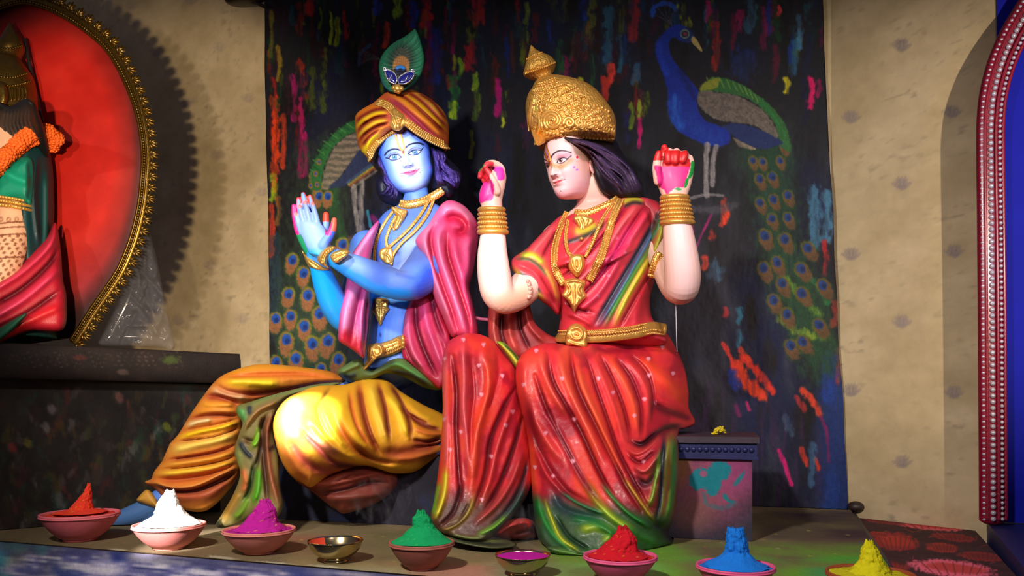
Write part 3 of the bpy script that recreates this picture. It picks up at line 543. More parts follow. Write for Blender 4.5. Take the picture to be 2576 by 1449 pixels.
def remesh(shapes, voxel, smooth=6, fac=0.5):
    a = Acc()
    for V, f in shapes: a.add(V, f)
    V, f, _ = a.get(); me = mesh_from('tmp', V, f); o = bpy.data.objects.new('tmp', me); COL.objects.link(o)
    r = o.modifiers.new('r', 'REMESH'); r.mode = 'VOXEL'; r.voxel_size = voxel
    if smooth: s = o.modifiers.new('s', 'SMOOTH'); s.factor = fac; s.iterations = smooth
    dg = bpy.context.evaluated_depsgraph_get(); ev = o.evaluated_get(dg); m2 = ev.to_mesh()
    V = np.empty(len(m2.vertices)*3, np.float32); m2.vertices.foreach_get('co', V); V = V.reshape(-1, 3).astype(float)
    li = np.empty(len(m2.loops), np.int32); m2.loops.foreach_get('vertex_index', li); lt = np.empty(len(m2.polygons), np.int32); m2.polygons.foreach_get('loop_total', lt)
    st = np.r_[0, np.cumsum(lt)[:-1]]; q = np.stack([li[st[lt == 4]+k] for k in range(4)], -1); t = np.stack([li[st[lt == 3]+k] for k in range(3)], -1) if (lt == 3).any() else np.zeros((0, 3), int)
    ev.to_mesh_clear(); bpy.data.objects.remove(o); bpy.data.meshes.remove(me)
    return V, ([q] if len(t) == 0 else [q, t])
HEADPROF = np.array([(-.1215, .010, .062, -.030), (-.118, .024, .073, -.034), (-.110, .035, .080, -.042), (-.095, .0445, .083, -.052), (-.075, .0535, .082, -.062), (-.055, .0605, .0815, -.072), (-.03, .0675, .081, -.080),
    (0, .0725, .081, -.088), (.03, .0745, .083, -.092), (.06, .072, .078, -.090), (.09, .061, .062, -.078), (.11, .042, .042, -.055), (.120, .022, .022, -.03), (.124, .004, .004, -.006)])
def headR(yaw, pitch, roll):
    y, p, r = [math.radians(v) for v in (yaw, pitch, roll)]; cy, sy, cp, sp, c_, s_ = math.cos(y), math.sin(y), math.cos(p), math.sin(p), math.cos(r), math.sin(r)
    return np.array([[c_, 0, s_], [0, 1, 0], [-s_, 0, c_]])@np.array([[1, 0, 0], [0, cp, -sp], [0, sp, cp]])@np.array([[cy, -sy, 0], [sy, cy, 0], [0, 0, 1]])@np.diag([1, -1, 1.0])
def head_shape(ypr, scale, origin, wide=1.0, smile=9.0, nose=1.0, jaw=1.0):
    zr = np.r_[np.linspace(-.1215, -.105, 22, endpoint=False), np.linspace(-.105, .04, 190, endpoint=False), np.linspace(.04, .124, 40)]
    pr = np.stack([np.interp(zr, HEADPROF[:, 0], HEADPROF[:, k]) for k in (1, 2, 3)], -1)
    for _ in range(14): pr[1:-1] = 0.25*pr[:-2]+0.5*pr[1:-1]+0.25*pr[2:]
    ph = np.r_[np.linspace(0, math.pi, 210, endpoint=False), np.linspace(math.pi, 2*math.pi, 60, endpoint=False)]
    c, s = np.cos(ph), np.sin(ph); cc = np.sign(c)*abs(c)**0.88; ss = np.sign(s)*abs(s)**0.88
    X = pr[:, 0][:, None]*cc[None]*wide*(1+(jaw-1)*smst(-zr, .02, .075))[:, None]; Y = np.where(s[None] >= 0, pr[:, 1][:, None], -pr[:, 2][:, None])*ss[None]; Z = zr[:, None]+0*X
    fr = smst(s, 0.02, 0.35)[None]; G = lambda x0, z0, sx, sz: np.exp(-((X-x0)/sx)**2-((Z-z0)/sz)**2); ax = abs(X)
    D = np.zeros_like(X)
    tz = np.clip((.010-Z)/.048, 0, 1); nh = (.003+.023*tz**1.3)*smst(Z, -.0540, -.034)*smst(.024-Z, 0, .02); nw = .0062+.0050*tz
    D += nose*nh*np.exp(-(X/nw)**2)
    for sg in (-1, 1):
        D += .0095*G(sg*.0125, -.0395, .0065, .0068)-.0035*G(sg*.0065, -.0475, .004, .003)
        D += -.0075*G(sg*.0325, .001, .0165, .0105)+.0065*G(sg*.0335, -.001, .0118, .0068)+.003*G(sg*.034, .021, .020, .006)
        zl = Z-(.0065-18*(X-sg*.0335)**2); D += .0016*np.exp(-(zl/.0016)**2)*(abs(X-sg*.0335) < .018)
        D += .005*G(sg*.040, -.036, .019, .018)-.002*G(sg*.027, -.060, .006, .010)
    ml = -.0640+smile*X**2; lipx = np.clip(1-(ax/.0262)**2, 0, 1)
    D += .0048*np.exp(-((Z-(ml+.0042-0.002*np.exp(-(X/.004)**2)))/.0040)**2)*lipx**.6+.0062*np.exp(-((Z-(ml-.0058))/.0052)**2)*lipx-.0026*np.exp(-((Z-ml)/.0014)**2)*smst(lipx, 0, .3)
    D += -.0030*G(0, -.0800, .018, .0045)+.0050*G(0, -.0990, .017, .011)-.0012*G(0, -.053, .003, .005)
    Y = Y+D*fr
    # ears
    L = np.stack([X, Y, Z], -1).reshape(-1, 3)
    V = (L*scale)@headR(*ypr).T+np.asarray(origin); m, n = X.shape
    V2 = np.vstack([V, V[:n].mean(0), V[-n:].mean(0)]); L2 = np.vstack([L, L[:n].mean(0), L[-n:].mean(0)])
    t = np.array([(m*n, (k+1) % n, k) for k in range(n)]+[(m*n+1, (m-1)*n+k, (m-1)*n+(k+1) % n) for k in range(n)])
    return V2, [grid_faces(m, n, True)[:, ::-1], t[:, ::-1]], L2
def ear_shape(side, ypr, scale, origin):
    a = np.linspace(0, 2*math.pi, 20, endpoint=False); V, q = ball_shape((0, 0, 0), (1, 1, 1), 20, 12)
    V = V*np.array([.006, .015, .027]); V[:, 1] += -.004*(V[:, 2] > 0)*V[:, 2]/.027; r = np.hypot(V[:, 1]/.015, V[:, 2]/.027)
    V[:, 0] += side*(.004*np.exp(-((r-.85)/.2)**2)-.002*np.exp(-(r/.5)**2)); V = V+np.array([side*.0715, -.034, -.030])
    return (V*scale)@headR(*ypr).T+np.asarray(origin), q
def surf(*objs):
    """depth finder: distance along y of the built surface seen at a pixel"""
    Vs, Fs, n = [], [], 0; dg = None
    for o in objs:
        me = o.data; v = np.empty(len(me.vertices)*3, np.float32); me.vertices.foreach_get('co', v); v = v.reshape(-1, 3)+np.array(ORIGIN.get(o.parent.name, (0, 0, 0)) if o.parent else (0, 0, 0))
        Vs.append(v); Fs += [tuple(i+n for i in p.vertices) for p in me.polygons]; n += len(v)
    t = BVHTree.FromPolygons([Vector(x) for x in np.vstack(Vs)], Fs)
    def dep(px, py, default=None):
        r = Vector(P(px, py, 1.0))-Vector((0, 0, CZ)); h = t.ray_cast(Vector((0, 0, CZ)), r.normalized())
        return h[0][1] if h[0] is not None else default
    return dep
def onto(dep, pts, lift=0.004, n=6, default=2.3, step=None):
    """lay a traced line on a surface"""
    l = cr(pts, n); 
    if step: l = resample(l, step)
    d = []
    for x, y in l:
        v = dep(x, y); d.append(v if v is not None else (d[-1] if d else None))
    nx = default
    for k in range(len(d)-1, -1, -1):
        if d[k] is None: d[k] = nx
        nx = d[k]
    d = np.array(d, float)
    for _ in range(2):
        if len(d) > 4: d[1:-1] = np.minimum(d[1:-1], 0.25*d[:-2]+0.5*d[1:-1]+0.25*d[2:])
    return P(l[:, 0], l[:, 1], d-lift)
def beads(acc, pts, r, gap=1.9, n=6, m=4, squash=(1, 1, 1)):
    p = resample(np.asarray(pts, float), r*gap); acc.stuff = True
    for c in p: V, q = ball_shape(c, r*np.asarray(squash, float), n, m); acc.add(V, q)
    return acc
# ================================================================== blue-skinned statue
kr = thing('statue', 'blue-skinned seated statue in an orange turban with palms pressed together', 'statue', (-0.36, 2.45, 0.0))
KH = ((5, 11, -13), .955, (-.3525, 2.5, 1.1935))
sh = [pillow_shape([(1020, 470, 1075, 470, 2.52, .045), (1015, 500, 1083, 500, 2.52, .05), (1000, 520, 1105, 520, 2.53, .06), (962, 545, 1150, 545, 2.54, .08), (935, 600, 1180, 600, 2.54, .10), (930, 680, 1165, 680, 2.54, .105), (935, 760, 1090, 760, 2.53, .095), (930, 830, 1062, 830, 2.52, .095), (922, 880, 1070, 880, 2.52, .1), (915, 930, 1100, 930, 2.52, .11)])]
T = lambda *st, **k: pxtube(st, **k)
# image-right arm, forearm and near hand
sh.append(T((1150, 592, 2.54, 48), (1100, 640, 2.47, 52), (1050, 700, 2.36, 49), (1012, 718, 2.29, 38), (950, 700, 2.23, 40), (890, 672, 2.19, 32), (835, 645, 2.165, 23), (806, 632, 2.155, 20), n=24))
sh.append(pillow_shape([(778, 640, 822, 650, 2.155, .022), (768, 615, 832, 618, 2.152, .020), (757, 590, 826, 590, 2.15, .018), (752, 570, 816, 572, 2.148, .016), (752, 558, 806, 560, 2.146, .012)]))
for st in ([(758, 585, 2.148, 7), (750, 560, 2.146, 6.5), (745, 540, 2.145, 5)], [(770, 580, 2.147, 7.5), (761, 548, 2.143, 7.2), (754, 520, 2.144, 5.5)], [(785, 578, 2.147, 7.8), (776, 542, 2.142, 7.5), (768, 511, 2.144, 5.8)], [(803, 580, 2.148, 7.8), (795, 545, 2.143, 7.4), (787, 514, 2.145, 5.8)]): sh.append(T(*st, n=14))
sh.append(T((812, 618, 2.14, 12), (828, 595, 2.132, 11), (838, 572, 2.13, 9), (841, 553, 2.13, 7), n=14))
# far forearm and hand
sh.append(T((925, 625, 2.56, 46), (905, 720, 2.46, 44), (880, 800, 2.37, 40), (845, 772, 2.31, 37), (822, 722, 2.26, 32), (805, 675, 2.22, 25), (792, 640, 2.20, 21), n=24))
sh.append(pillow_shape([(768, 640, 818, 648, 2.195, .02), (750, 605, 822, 612, 2.188, .018), (740, 575, 815, 580, 2.184, .016), (737, 550, 806, 556, 2.18, .014)]))
for st in ([(748, 580, 2.18, 7.5), (741, 545, 2.178, 7), (739, 518, 2.177, 5.8)], [(760, 570, 2.178, 7.5), (754, 528, 2.174, 7.5), (751, 501, 2.174, 6)], [(778, 565, 2.178, 7.8), (769, 518, 2.173, 7.8), (763, 489, 2.173, 6.4)], [(795, 565, 2.178, 7.8), (787, 522, 2.174, 7.5), (780, 495, 2.174, 6)]): sh.append(T(*st, n=14))
sh.append(T((810, 605, 2.185, 11), (819, 570, 2.18, 9.5), (820, 540, 2.178, 8), n=14))
# leg and foot below the cloth
sh.append(T((420, 1250, 2.36, 32), (385, 1275, 2.36, 30), (345, 1292, 2.355, 27), (300, 1306, 2.35, 21), (270, 1311, 2.35, 14), n=20)); sh.append(T((402, 1292, 2.36, 24), (360, 1300, 2.36, 22), n=16))
sh.append(T((1000, 920, 2.52, 60), (860, 1000, 2.5, 40), (600, 990, 2.42, 30), (500, 1120, 2.38, 26), (420, 1250, 2.36, 28), n=20))
V, f = remesh(sh, 0.0026, 5)
V[:, 2] = np.maximum(V[:, 2], 0.003)
x, y = PX(V); pn = Paint(x, y, (92, 138, 226)); q = pn.q; fr_ = V[:, 1]
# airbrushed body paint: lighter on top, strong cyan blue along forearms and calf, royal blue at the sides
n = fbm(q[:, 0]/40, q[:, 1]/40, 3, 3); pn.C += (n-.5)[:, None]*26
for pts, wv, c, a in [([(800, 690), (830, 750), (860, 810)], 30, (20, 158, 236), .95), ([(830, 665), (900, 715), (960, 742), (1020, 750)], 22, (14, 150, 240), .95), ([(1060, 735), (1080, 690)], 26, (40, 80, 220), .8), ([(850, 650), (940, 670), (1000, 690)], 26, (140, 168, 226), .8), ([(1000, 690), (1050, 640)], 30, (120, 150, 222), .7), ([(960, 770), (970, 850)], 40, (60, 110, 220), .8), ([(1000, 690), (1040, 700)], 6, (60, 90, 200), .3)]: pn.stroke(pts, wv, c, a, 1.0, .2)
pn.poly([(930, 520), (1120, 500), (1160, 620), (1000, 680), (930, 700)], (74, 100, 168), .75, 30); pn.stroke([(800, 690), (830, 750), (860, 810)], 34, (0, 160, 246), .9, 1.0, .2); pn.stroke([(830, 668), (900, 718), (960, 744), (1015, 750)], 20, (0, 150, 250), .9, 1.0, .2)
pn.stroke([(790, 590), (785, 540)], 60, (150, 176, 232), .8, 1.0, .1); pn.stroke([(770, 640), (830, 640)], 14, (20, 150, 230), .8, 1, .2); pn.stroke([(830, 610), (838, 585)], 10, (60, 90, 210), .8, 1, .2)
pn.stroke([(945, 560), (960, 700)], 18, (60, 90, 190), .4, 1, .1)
for a in [(998, 635)]: pn.ell(*a, 9, 9, (60, 70, 130), .8, 0, .5); pn.ell(*a, 3.5, 3.5, (40, 46, 90), .9)
pn.stroke([(985, 670), (1020, 650), (1040, 620)], 3, (70, 84, 160), .5, 1, .1); pn.stroke([(957, 840), (958, 846)], 3, (40, 40, 110), .7)
far = fr_ > 2.168
def mk(cond, c, a=1.0): i = np.where(cond)[0]; pn.mix(i, c, np.full(len(i), a))
mk(far & (q[:, 0] < 800) & (q[:, 1] < 600) & (q[:, 0] < 752), (206, 30, 130)); mk(far & (q[:, 0] < 800) & (q[:, 1] < 512), (216, 50, 62))
mk(far & (q[:, 0] > 808) & (q[:, 0] < 845) & (q[:, 1] < 558) & (q[:, 1] > 520), (222, 70, 44)); mk(far & (abs(q[:, 0]-779) < 9) & (q[:, 1] < 506), (226, 84, 70))
mk((~far) & (q[:, 0] > 830) & (q[:, 0] < 856) & (q[:, 1] < 582), (232, 92, 66))
mk((~far) & (q[:, 0] > 818) & (q[:, 0] < 834) & (q[:, 1] > 560) & (q[:, 1] < 592), (206, 30, 110), .8)
mk(far & (q[:, 0] < 800) & (q[:, 1] > 590) & (q[:, 1] < 652) & (q[:, 0]+0.6*(q[:, 1]-590) < 800) & (q[:, 0] < 790), (14, 130, 80), .95)
for a in [(745, 539), (754, 519), (768, 509), (787, 512)]: pn.ell(*a, 6, 5.5, (236, 132, 140), .95, 0, .3)
pn.poly([(240, 1290), (340, 1250), (420, 1270), (420, 1340), (240, 1340)], (66, 104, 150), .8, 10)
bodyV, bodyF, bodyC = V, f, lin(np.clip(pn.C, 0, 255))
# head with painted face
Vh, fh, Lh = head_shape(*KH, wide=1.21, smile=13, nose=.85, jaw=1.2)
x, y = PX(Vh); pn = Paint(x, y, (70, 112, 226)); q = pn.q; front = Lh[:, 1] > 0.0
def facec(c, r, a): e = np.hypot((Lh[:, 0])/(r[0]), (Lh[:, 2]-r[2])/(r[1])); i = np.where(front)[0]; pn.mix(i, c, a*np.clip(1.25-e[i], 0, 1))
facec((170, 194, 236), (.070, .115, -.03), 1.6); facec((196, 212, 240), (.045, .085, -.03), .9)  # paler face centre: airbrush plus the bluish-white spot light painted into the colour
k_ = lambda z: [(930+a/6.5875, 300+b/6.5875) for a, b in z]
for e_, br in ((0, 0), (1, 1)): pass
# eye shadow, lids, whites, irises (traced positions)
pn.poly(k_([(300, 640), (340, 590), (400, 560), (470, 565), (525, 600), (510, 640), (430, 690), (350, 680)]), (96, 96, 176), .45, 6)
pn.poly(k_([(320, 640), (350, 605), (410, 585), (470, 595), (520, 625), (470, 655), (400, 668), (345, 660)]), (226, 230, 244), 1, 1.2)
pn.ell(*k_([(412, 626)])[0], 7.6, 6.6, (54, 96, 170), 1, 0, .25); pn.ell(*k_([(412, 626)])[0], 5.6, 5.2, (90, 150, 206), 1, 0, .3); pn.ell(*k_([(410, 624)])[0], 2.6, 2.6, (20, 24, 50), 1, 0, .3); pn.ell(*k_([(402, 614)])[0], 1.1, 1.1, (250, 250, 255), 1)
pn.stroke(k_([(268, 640), (318, 645), (345, 605), (410, 582), (470, 592), (524, 626)]), 1.5, (24, 22, 54), 1, .5, 0); pn.stroke(k_([(318, 648), (350, 672), (400, 676), (470, 662), (522, 632)]), 1.3, (36, 30, 76), .9, .6, 0); pn.stroke(k_([(305, 610), (350, 572), (420, 556), (490, 575)]), 1, (70, 60, 150), .7, .6, 0)
pn.poly(k_([(630, 560), (670, 510), (740, 480), (810, 490), (860, 500), (850, 545), (780, 590), (690, 590)]), (96, 96, 176), .45, 6)
pn.poly(k_([(650, 570), (690, 535), (750, 512), (815, 515), (850, 520), (810, 560), (750, 582), (690, 585)]), (226, 230, 244), 1, 1.2)
pn.ell(*k_([(748, 546)])[0], 7.4, 6.4, (54, 96, 170), 1, 0, .25); pn.ell(*k_([(748, 546)])[0], 5.4, 5.0, (90, 150, 206), 1, 0, .3); pn.ell(*k_([(746, 545)])[0], 2.5, 2.5, (20, 24, 50), 1, 0, .3); pn.ell(*k_([(738, 536)])[0], 1.1, 1.1, (250, 250, 255), 1)
pn.stroke(k_([(642, 570), (688, 530), (750, 508), (815, 511), (850, 512), (888, 470)]), 1.5, (24, 22, 54), 1, .5, 0); pn.stroke(k_([(650, 576), (700, 594), (760, 590), (815, 565), (862, 510)]), 1.3, (36, 30, 76), .9, .6, 0); pn.stroke(k_([(640, 540), (690, 490), (760, 472), (840, 485)]), 1, (70, 60, 150), .7, .6, 0)
pn.stroke(k_([(250, 595), (290, 540), (350, 505), (430, 492), (510, 512)]), 2.2, (22, 24, 60), 1, .6, .1); pn.stroke(k_([(596, 470), (650, 425), (740, 398), (820, 395), (885, 420)]), 2.3, (22, 24, 60), 1, .6, .1)
# forehead mark
for c, wv in (((206, 60, 100), 4.6), ((240, 220, 60), 3.0)): pn.stroke(k_([(428, 262), (455, 370), (485, 460), (530, 510), (562, 500), (572, 460), (548, 370), (512, 250)]), wv*.75, c, 1, .4, 0)
pn.poly(k_([(455, 255), (490, 370), (515, 450), (540, 490), (552, 450), (525, 350), (495, 250)]), (238, 236, 246), 1, 1.2); pn.ell(*k_([(560, 545)])[0], 3.2, 5, (206, 60, 50), 1, 0, .3); pn.stroke(k_([(568, 560), (574, 590)]), 1.4, (236, 190, 50), 1)
# nose, mouth, marks
for a in ((598, 785), (682, 765)): pn.ell(*k_([a])[0], 2.4, 1.6, (60, 60, 120), .85, -20, .4)
pn.stroke(k_([(545, 770), (560, 790), (590, 800)]), 1.2, (96, 116, 190), .5, 1, 0); pn.stroke(k_([(640, 805), (700, 790), (715, 770)]), 1.2, (96, 116, 190), .5, 1, 0)
pn.poly(k_([(510, 897), (560, 893), (620, 858), (660, 852), (685, 845), (720, 835), (770, 838), (830, 818), (790, 868), (730, 915), (660, 930), (600, 920), (550, 902)]), (222, 104, 138), .95, 1.4); pn.stroke(k_([(512, 899), (570, 892), (650, 888), (700, 876), (760, 850), (828, 820)]), .9, (150, 50, 90), .8, .6, 0)
pn.ell(*k_([(838, 880)])[0], 1.4, 1.4, (60, 30, 60), .9); pn.ell(*k_([(1003, 800)])[0], 2, 3, (196, 60, 190), .8); 
# hairline curl
pn.stroke(k_([(560, 235), (590, 215), (600, 190)]), 4, (40, 36, 90), .8, .7, .2); pn.stroke(k_([(640, 190), (690, 230), (720, 260)]), 4, (40, 36, 90), .8, .7, .2)
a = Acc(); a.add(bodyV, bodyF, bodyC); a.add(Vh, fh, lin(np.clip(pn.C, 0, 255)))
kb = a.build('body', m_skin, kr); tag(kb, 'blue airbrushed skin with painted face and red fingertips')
# ------------------------------------------------------------------ clothes of the blue-skinned statue
kz = lambda z: [(240+a/2.862, 880+b/2.862) for a, b in z]
Y1, Y2, Y3, OR, BR, DB, CRM = (252, 206, 24), (255, 222, 40), (240, 164, 40), (214, 106, 34), (150, 60, 30), (104, 36, 28), (238, 196, 140)
def R(z, w_, h_, c=None, ca=1, wc=None, asym=1): return (kz(z), w_, h_, c, ca, wc, asym)
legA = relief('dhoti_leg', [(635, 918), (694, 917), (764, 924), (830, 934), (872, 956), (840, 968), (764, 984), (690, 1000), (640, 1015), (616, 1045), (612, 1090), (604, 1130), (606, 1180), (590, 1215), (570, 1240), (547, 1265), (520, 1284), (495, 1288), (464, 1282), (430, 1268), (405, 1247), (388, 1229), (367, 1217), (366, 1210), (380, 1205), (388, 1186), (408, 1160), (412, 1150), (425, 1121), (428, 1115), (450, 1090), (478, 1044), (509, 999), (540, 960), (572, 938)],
    [(870, 955, 2.50), (700, 950, 2.40), (560, 960, 2.34), (600, 1100, 2.36), (450, 1120, 2.35), (400, 1215, 2.34), (540, 1260, 2.32)], .075, 55, m_cloth, kr, (222, 132, 46), [
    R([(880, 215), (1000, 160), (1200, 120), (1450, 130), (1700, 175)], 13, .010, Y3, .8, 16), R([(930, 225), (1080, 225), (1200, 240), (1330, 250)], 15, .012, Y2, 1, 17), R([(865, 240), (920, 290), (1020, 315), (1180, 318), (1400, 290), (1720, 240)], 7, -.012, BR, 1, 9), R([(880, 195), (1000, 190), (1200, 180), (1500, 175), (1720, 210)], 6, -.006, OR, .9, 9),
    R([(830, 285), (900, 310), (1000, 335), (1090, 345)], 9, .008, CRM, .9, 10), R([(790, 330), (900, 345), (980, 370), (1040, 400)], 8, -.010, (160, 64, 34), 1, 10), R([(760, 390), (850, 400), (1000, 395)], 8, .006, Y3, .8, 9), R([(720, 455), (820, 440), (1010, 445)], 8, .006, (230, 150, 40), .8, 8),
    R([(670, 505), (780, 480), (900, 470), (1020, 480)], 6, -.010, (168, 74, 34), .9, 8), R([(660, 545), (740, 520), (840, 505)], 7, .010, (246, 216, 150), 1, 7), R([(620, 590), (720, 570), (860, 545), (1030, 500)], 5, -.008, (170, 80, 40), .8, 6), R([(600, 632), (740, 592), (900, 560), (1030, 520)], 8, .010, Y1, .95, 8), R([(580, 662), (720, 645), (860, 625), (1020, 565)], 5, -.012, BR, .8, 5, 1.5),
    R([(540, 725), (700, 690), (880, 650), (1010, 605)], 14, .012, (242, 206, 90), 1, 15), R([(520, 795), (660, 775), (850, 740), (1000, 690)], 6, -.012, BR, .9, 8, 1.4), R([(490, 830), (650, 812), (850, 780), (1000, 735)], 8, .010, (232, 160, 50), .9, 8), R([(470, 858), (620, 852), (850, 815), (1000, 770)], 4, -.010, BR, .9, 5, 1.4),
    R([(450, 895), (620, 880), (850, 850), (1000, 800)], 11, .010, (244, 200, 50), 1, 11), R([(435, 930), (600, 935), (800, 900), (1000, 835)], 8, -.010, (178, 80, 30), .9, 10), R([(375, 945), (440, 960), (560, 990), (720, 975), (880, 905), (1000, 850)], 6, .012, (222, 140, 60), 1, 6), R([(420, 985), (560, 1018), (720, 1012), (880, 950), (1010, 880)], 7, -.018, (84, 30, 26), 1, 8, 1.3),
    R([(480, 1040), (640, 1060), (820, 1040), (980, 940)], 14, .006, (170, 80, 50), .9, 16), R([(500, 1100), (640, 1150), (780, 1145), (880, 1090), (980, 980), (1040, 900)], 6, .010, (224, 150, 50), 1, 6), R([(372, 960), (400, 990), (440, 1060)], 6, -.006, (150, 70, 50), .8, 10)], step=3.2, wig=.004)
tag(legA, 'yellow and orange pleated dhoti over the outstretched leg')
cuff = relief('ankle_cuff', kz([(360, 1010), (400, 1020), (450, 1090), (450, 1140), (380, 1125), (300, 1090), (310, 1060)]), [(370, 1255, 2.33)], .03, 16, m_cloth, kr, (206, 150, 60), step=3.2)
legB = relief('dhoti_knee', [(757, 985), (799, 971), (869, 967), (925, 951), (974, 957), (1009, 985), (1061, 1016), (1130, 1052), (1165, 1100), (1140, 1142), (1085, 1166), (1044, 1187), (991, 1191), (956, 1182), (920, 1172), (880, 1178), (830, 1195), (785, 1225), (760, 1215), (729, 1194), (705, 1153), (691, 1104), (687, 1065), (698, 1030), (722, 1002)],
    [(740, 1060, 2.17), (760, 1180, 2.20), (925, 960, 2.42), (1110, 1090, 2.40), (900, 1080, 2.24), (1000, 1180, 2.32)], .115, 85, m_cloth, kr, (238, 172, 36), [
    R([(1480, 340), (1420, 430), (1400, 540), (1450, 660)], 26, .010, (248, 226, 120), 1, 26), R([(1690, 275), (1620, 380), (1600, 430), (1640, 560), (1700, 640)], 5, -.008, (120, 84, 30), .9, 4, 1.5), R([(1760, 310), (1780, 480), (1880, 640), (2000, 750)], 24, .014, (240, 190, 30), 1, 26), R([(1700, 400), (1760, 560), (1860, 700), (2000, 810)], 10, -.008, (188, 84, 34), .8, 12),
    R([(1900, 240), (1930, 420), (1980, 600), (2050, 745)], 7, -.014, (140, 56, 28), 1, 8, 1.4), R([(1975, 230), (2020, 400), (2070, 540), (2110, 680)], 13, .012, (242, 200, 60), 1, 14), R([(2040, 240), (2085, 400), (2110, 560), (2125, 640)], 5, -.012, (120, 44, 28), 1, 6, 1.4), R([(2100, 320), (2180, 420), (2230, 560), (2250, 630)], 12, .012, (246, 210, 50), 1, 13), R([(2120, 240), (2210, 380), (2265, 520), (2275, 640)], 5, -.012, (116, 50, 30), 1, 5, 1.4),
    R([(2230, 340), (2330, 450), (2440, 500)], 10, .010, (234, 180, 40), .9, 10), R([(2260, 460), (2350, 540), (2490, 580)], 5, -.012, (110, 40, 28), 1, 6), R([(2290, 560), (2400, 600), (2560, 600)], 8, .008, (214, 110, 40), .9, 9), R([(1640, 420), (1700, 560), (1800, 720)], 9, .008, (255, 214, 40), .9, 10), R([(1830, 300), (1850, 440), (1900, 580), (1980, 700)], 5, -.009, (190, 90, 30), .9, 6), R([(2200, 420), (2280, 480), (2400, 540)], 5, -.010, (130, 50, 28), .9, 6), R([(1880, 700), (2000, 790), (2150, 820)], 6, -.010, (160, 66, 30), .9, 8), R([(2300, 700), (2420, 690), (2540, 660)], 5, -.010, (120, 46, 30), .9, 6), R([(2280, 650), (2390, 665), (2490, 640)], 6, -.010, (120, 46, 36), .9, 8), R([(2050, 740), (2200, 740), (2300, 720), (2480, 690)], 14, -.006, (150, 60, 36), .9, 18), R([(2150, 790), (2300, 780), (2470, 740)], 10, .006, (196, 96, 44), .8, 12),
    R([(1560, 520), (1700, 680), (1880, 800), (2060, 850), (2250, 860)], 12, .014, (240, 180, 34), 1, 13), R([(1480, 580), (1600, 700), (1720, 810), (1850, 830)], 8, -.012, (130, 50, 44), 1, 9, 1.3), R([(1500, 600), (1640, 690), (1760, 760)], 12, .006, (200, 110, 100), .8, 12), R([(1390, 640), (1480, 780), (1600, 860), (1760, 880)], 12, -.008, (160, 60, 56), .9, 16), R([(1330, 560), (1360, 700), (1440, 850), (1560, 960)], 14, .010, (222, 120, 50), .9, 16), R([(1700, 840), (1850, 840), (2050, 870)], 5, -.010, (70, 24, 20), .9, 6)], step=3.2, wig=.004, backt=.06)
tag(legB, 'yellow dhoti folds over the raised knee')
legC = relief('dhoti_hem', [(705, 1145), (760, 1190), (830, 1180), (920, 1165), (991, 1185), (1000, 1215), (981, 1243), (935, 1271), (895, 1285), (862, 1292), (845, 1282), (827, 1271), (785, 1237), (740, 1205)], [(760, 1200, 2.26), (900, 1240, 2.28), (990, 1210, 2.34), (860, 1290, 2.28)], .05, 40, m_cloth, kr, (122, 52, 38), [
    R([(1560, 1000), (1720, 960), (1900, 920), (2050, 880)], 9, .010, (140, 60, 44), .8, 12), R([(1620, 1040), (1800, 1010), (1960, 960), (2100, 960)], 6, -.010, (70, 26, 24), .8, 8), R([(1650, 1080), (1850, 1060), (2100, 1040)], 14, .008, (112, 50, 38), .8, 16), R([(1440, 900), (1560, 960), (1660, 950), (1800, 890)], 7, .008, (176, 84, 52), .8, 9), R([(1780, 1170), (1950, 1120), (2110, 1045)], 5, .006, (130, 66, 50), .8, 6)], step=3.6, wig=.004)
GRN, GRD, OLV, NVY = (84, 150, 60), (40, 76, 40), (134, 130, 66), (26, 34, 50)
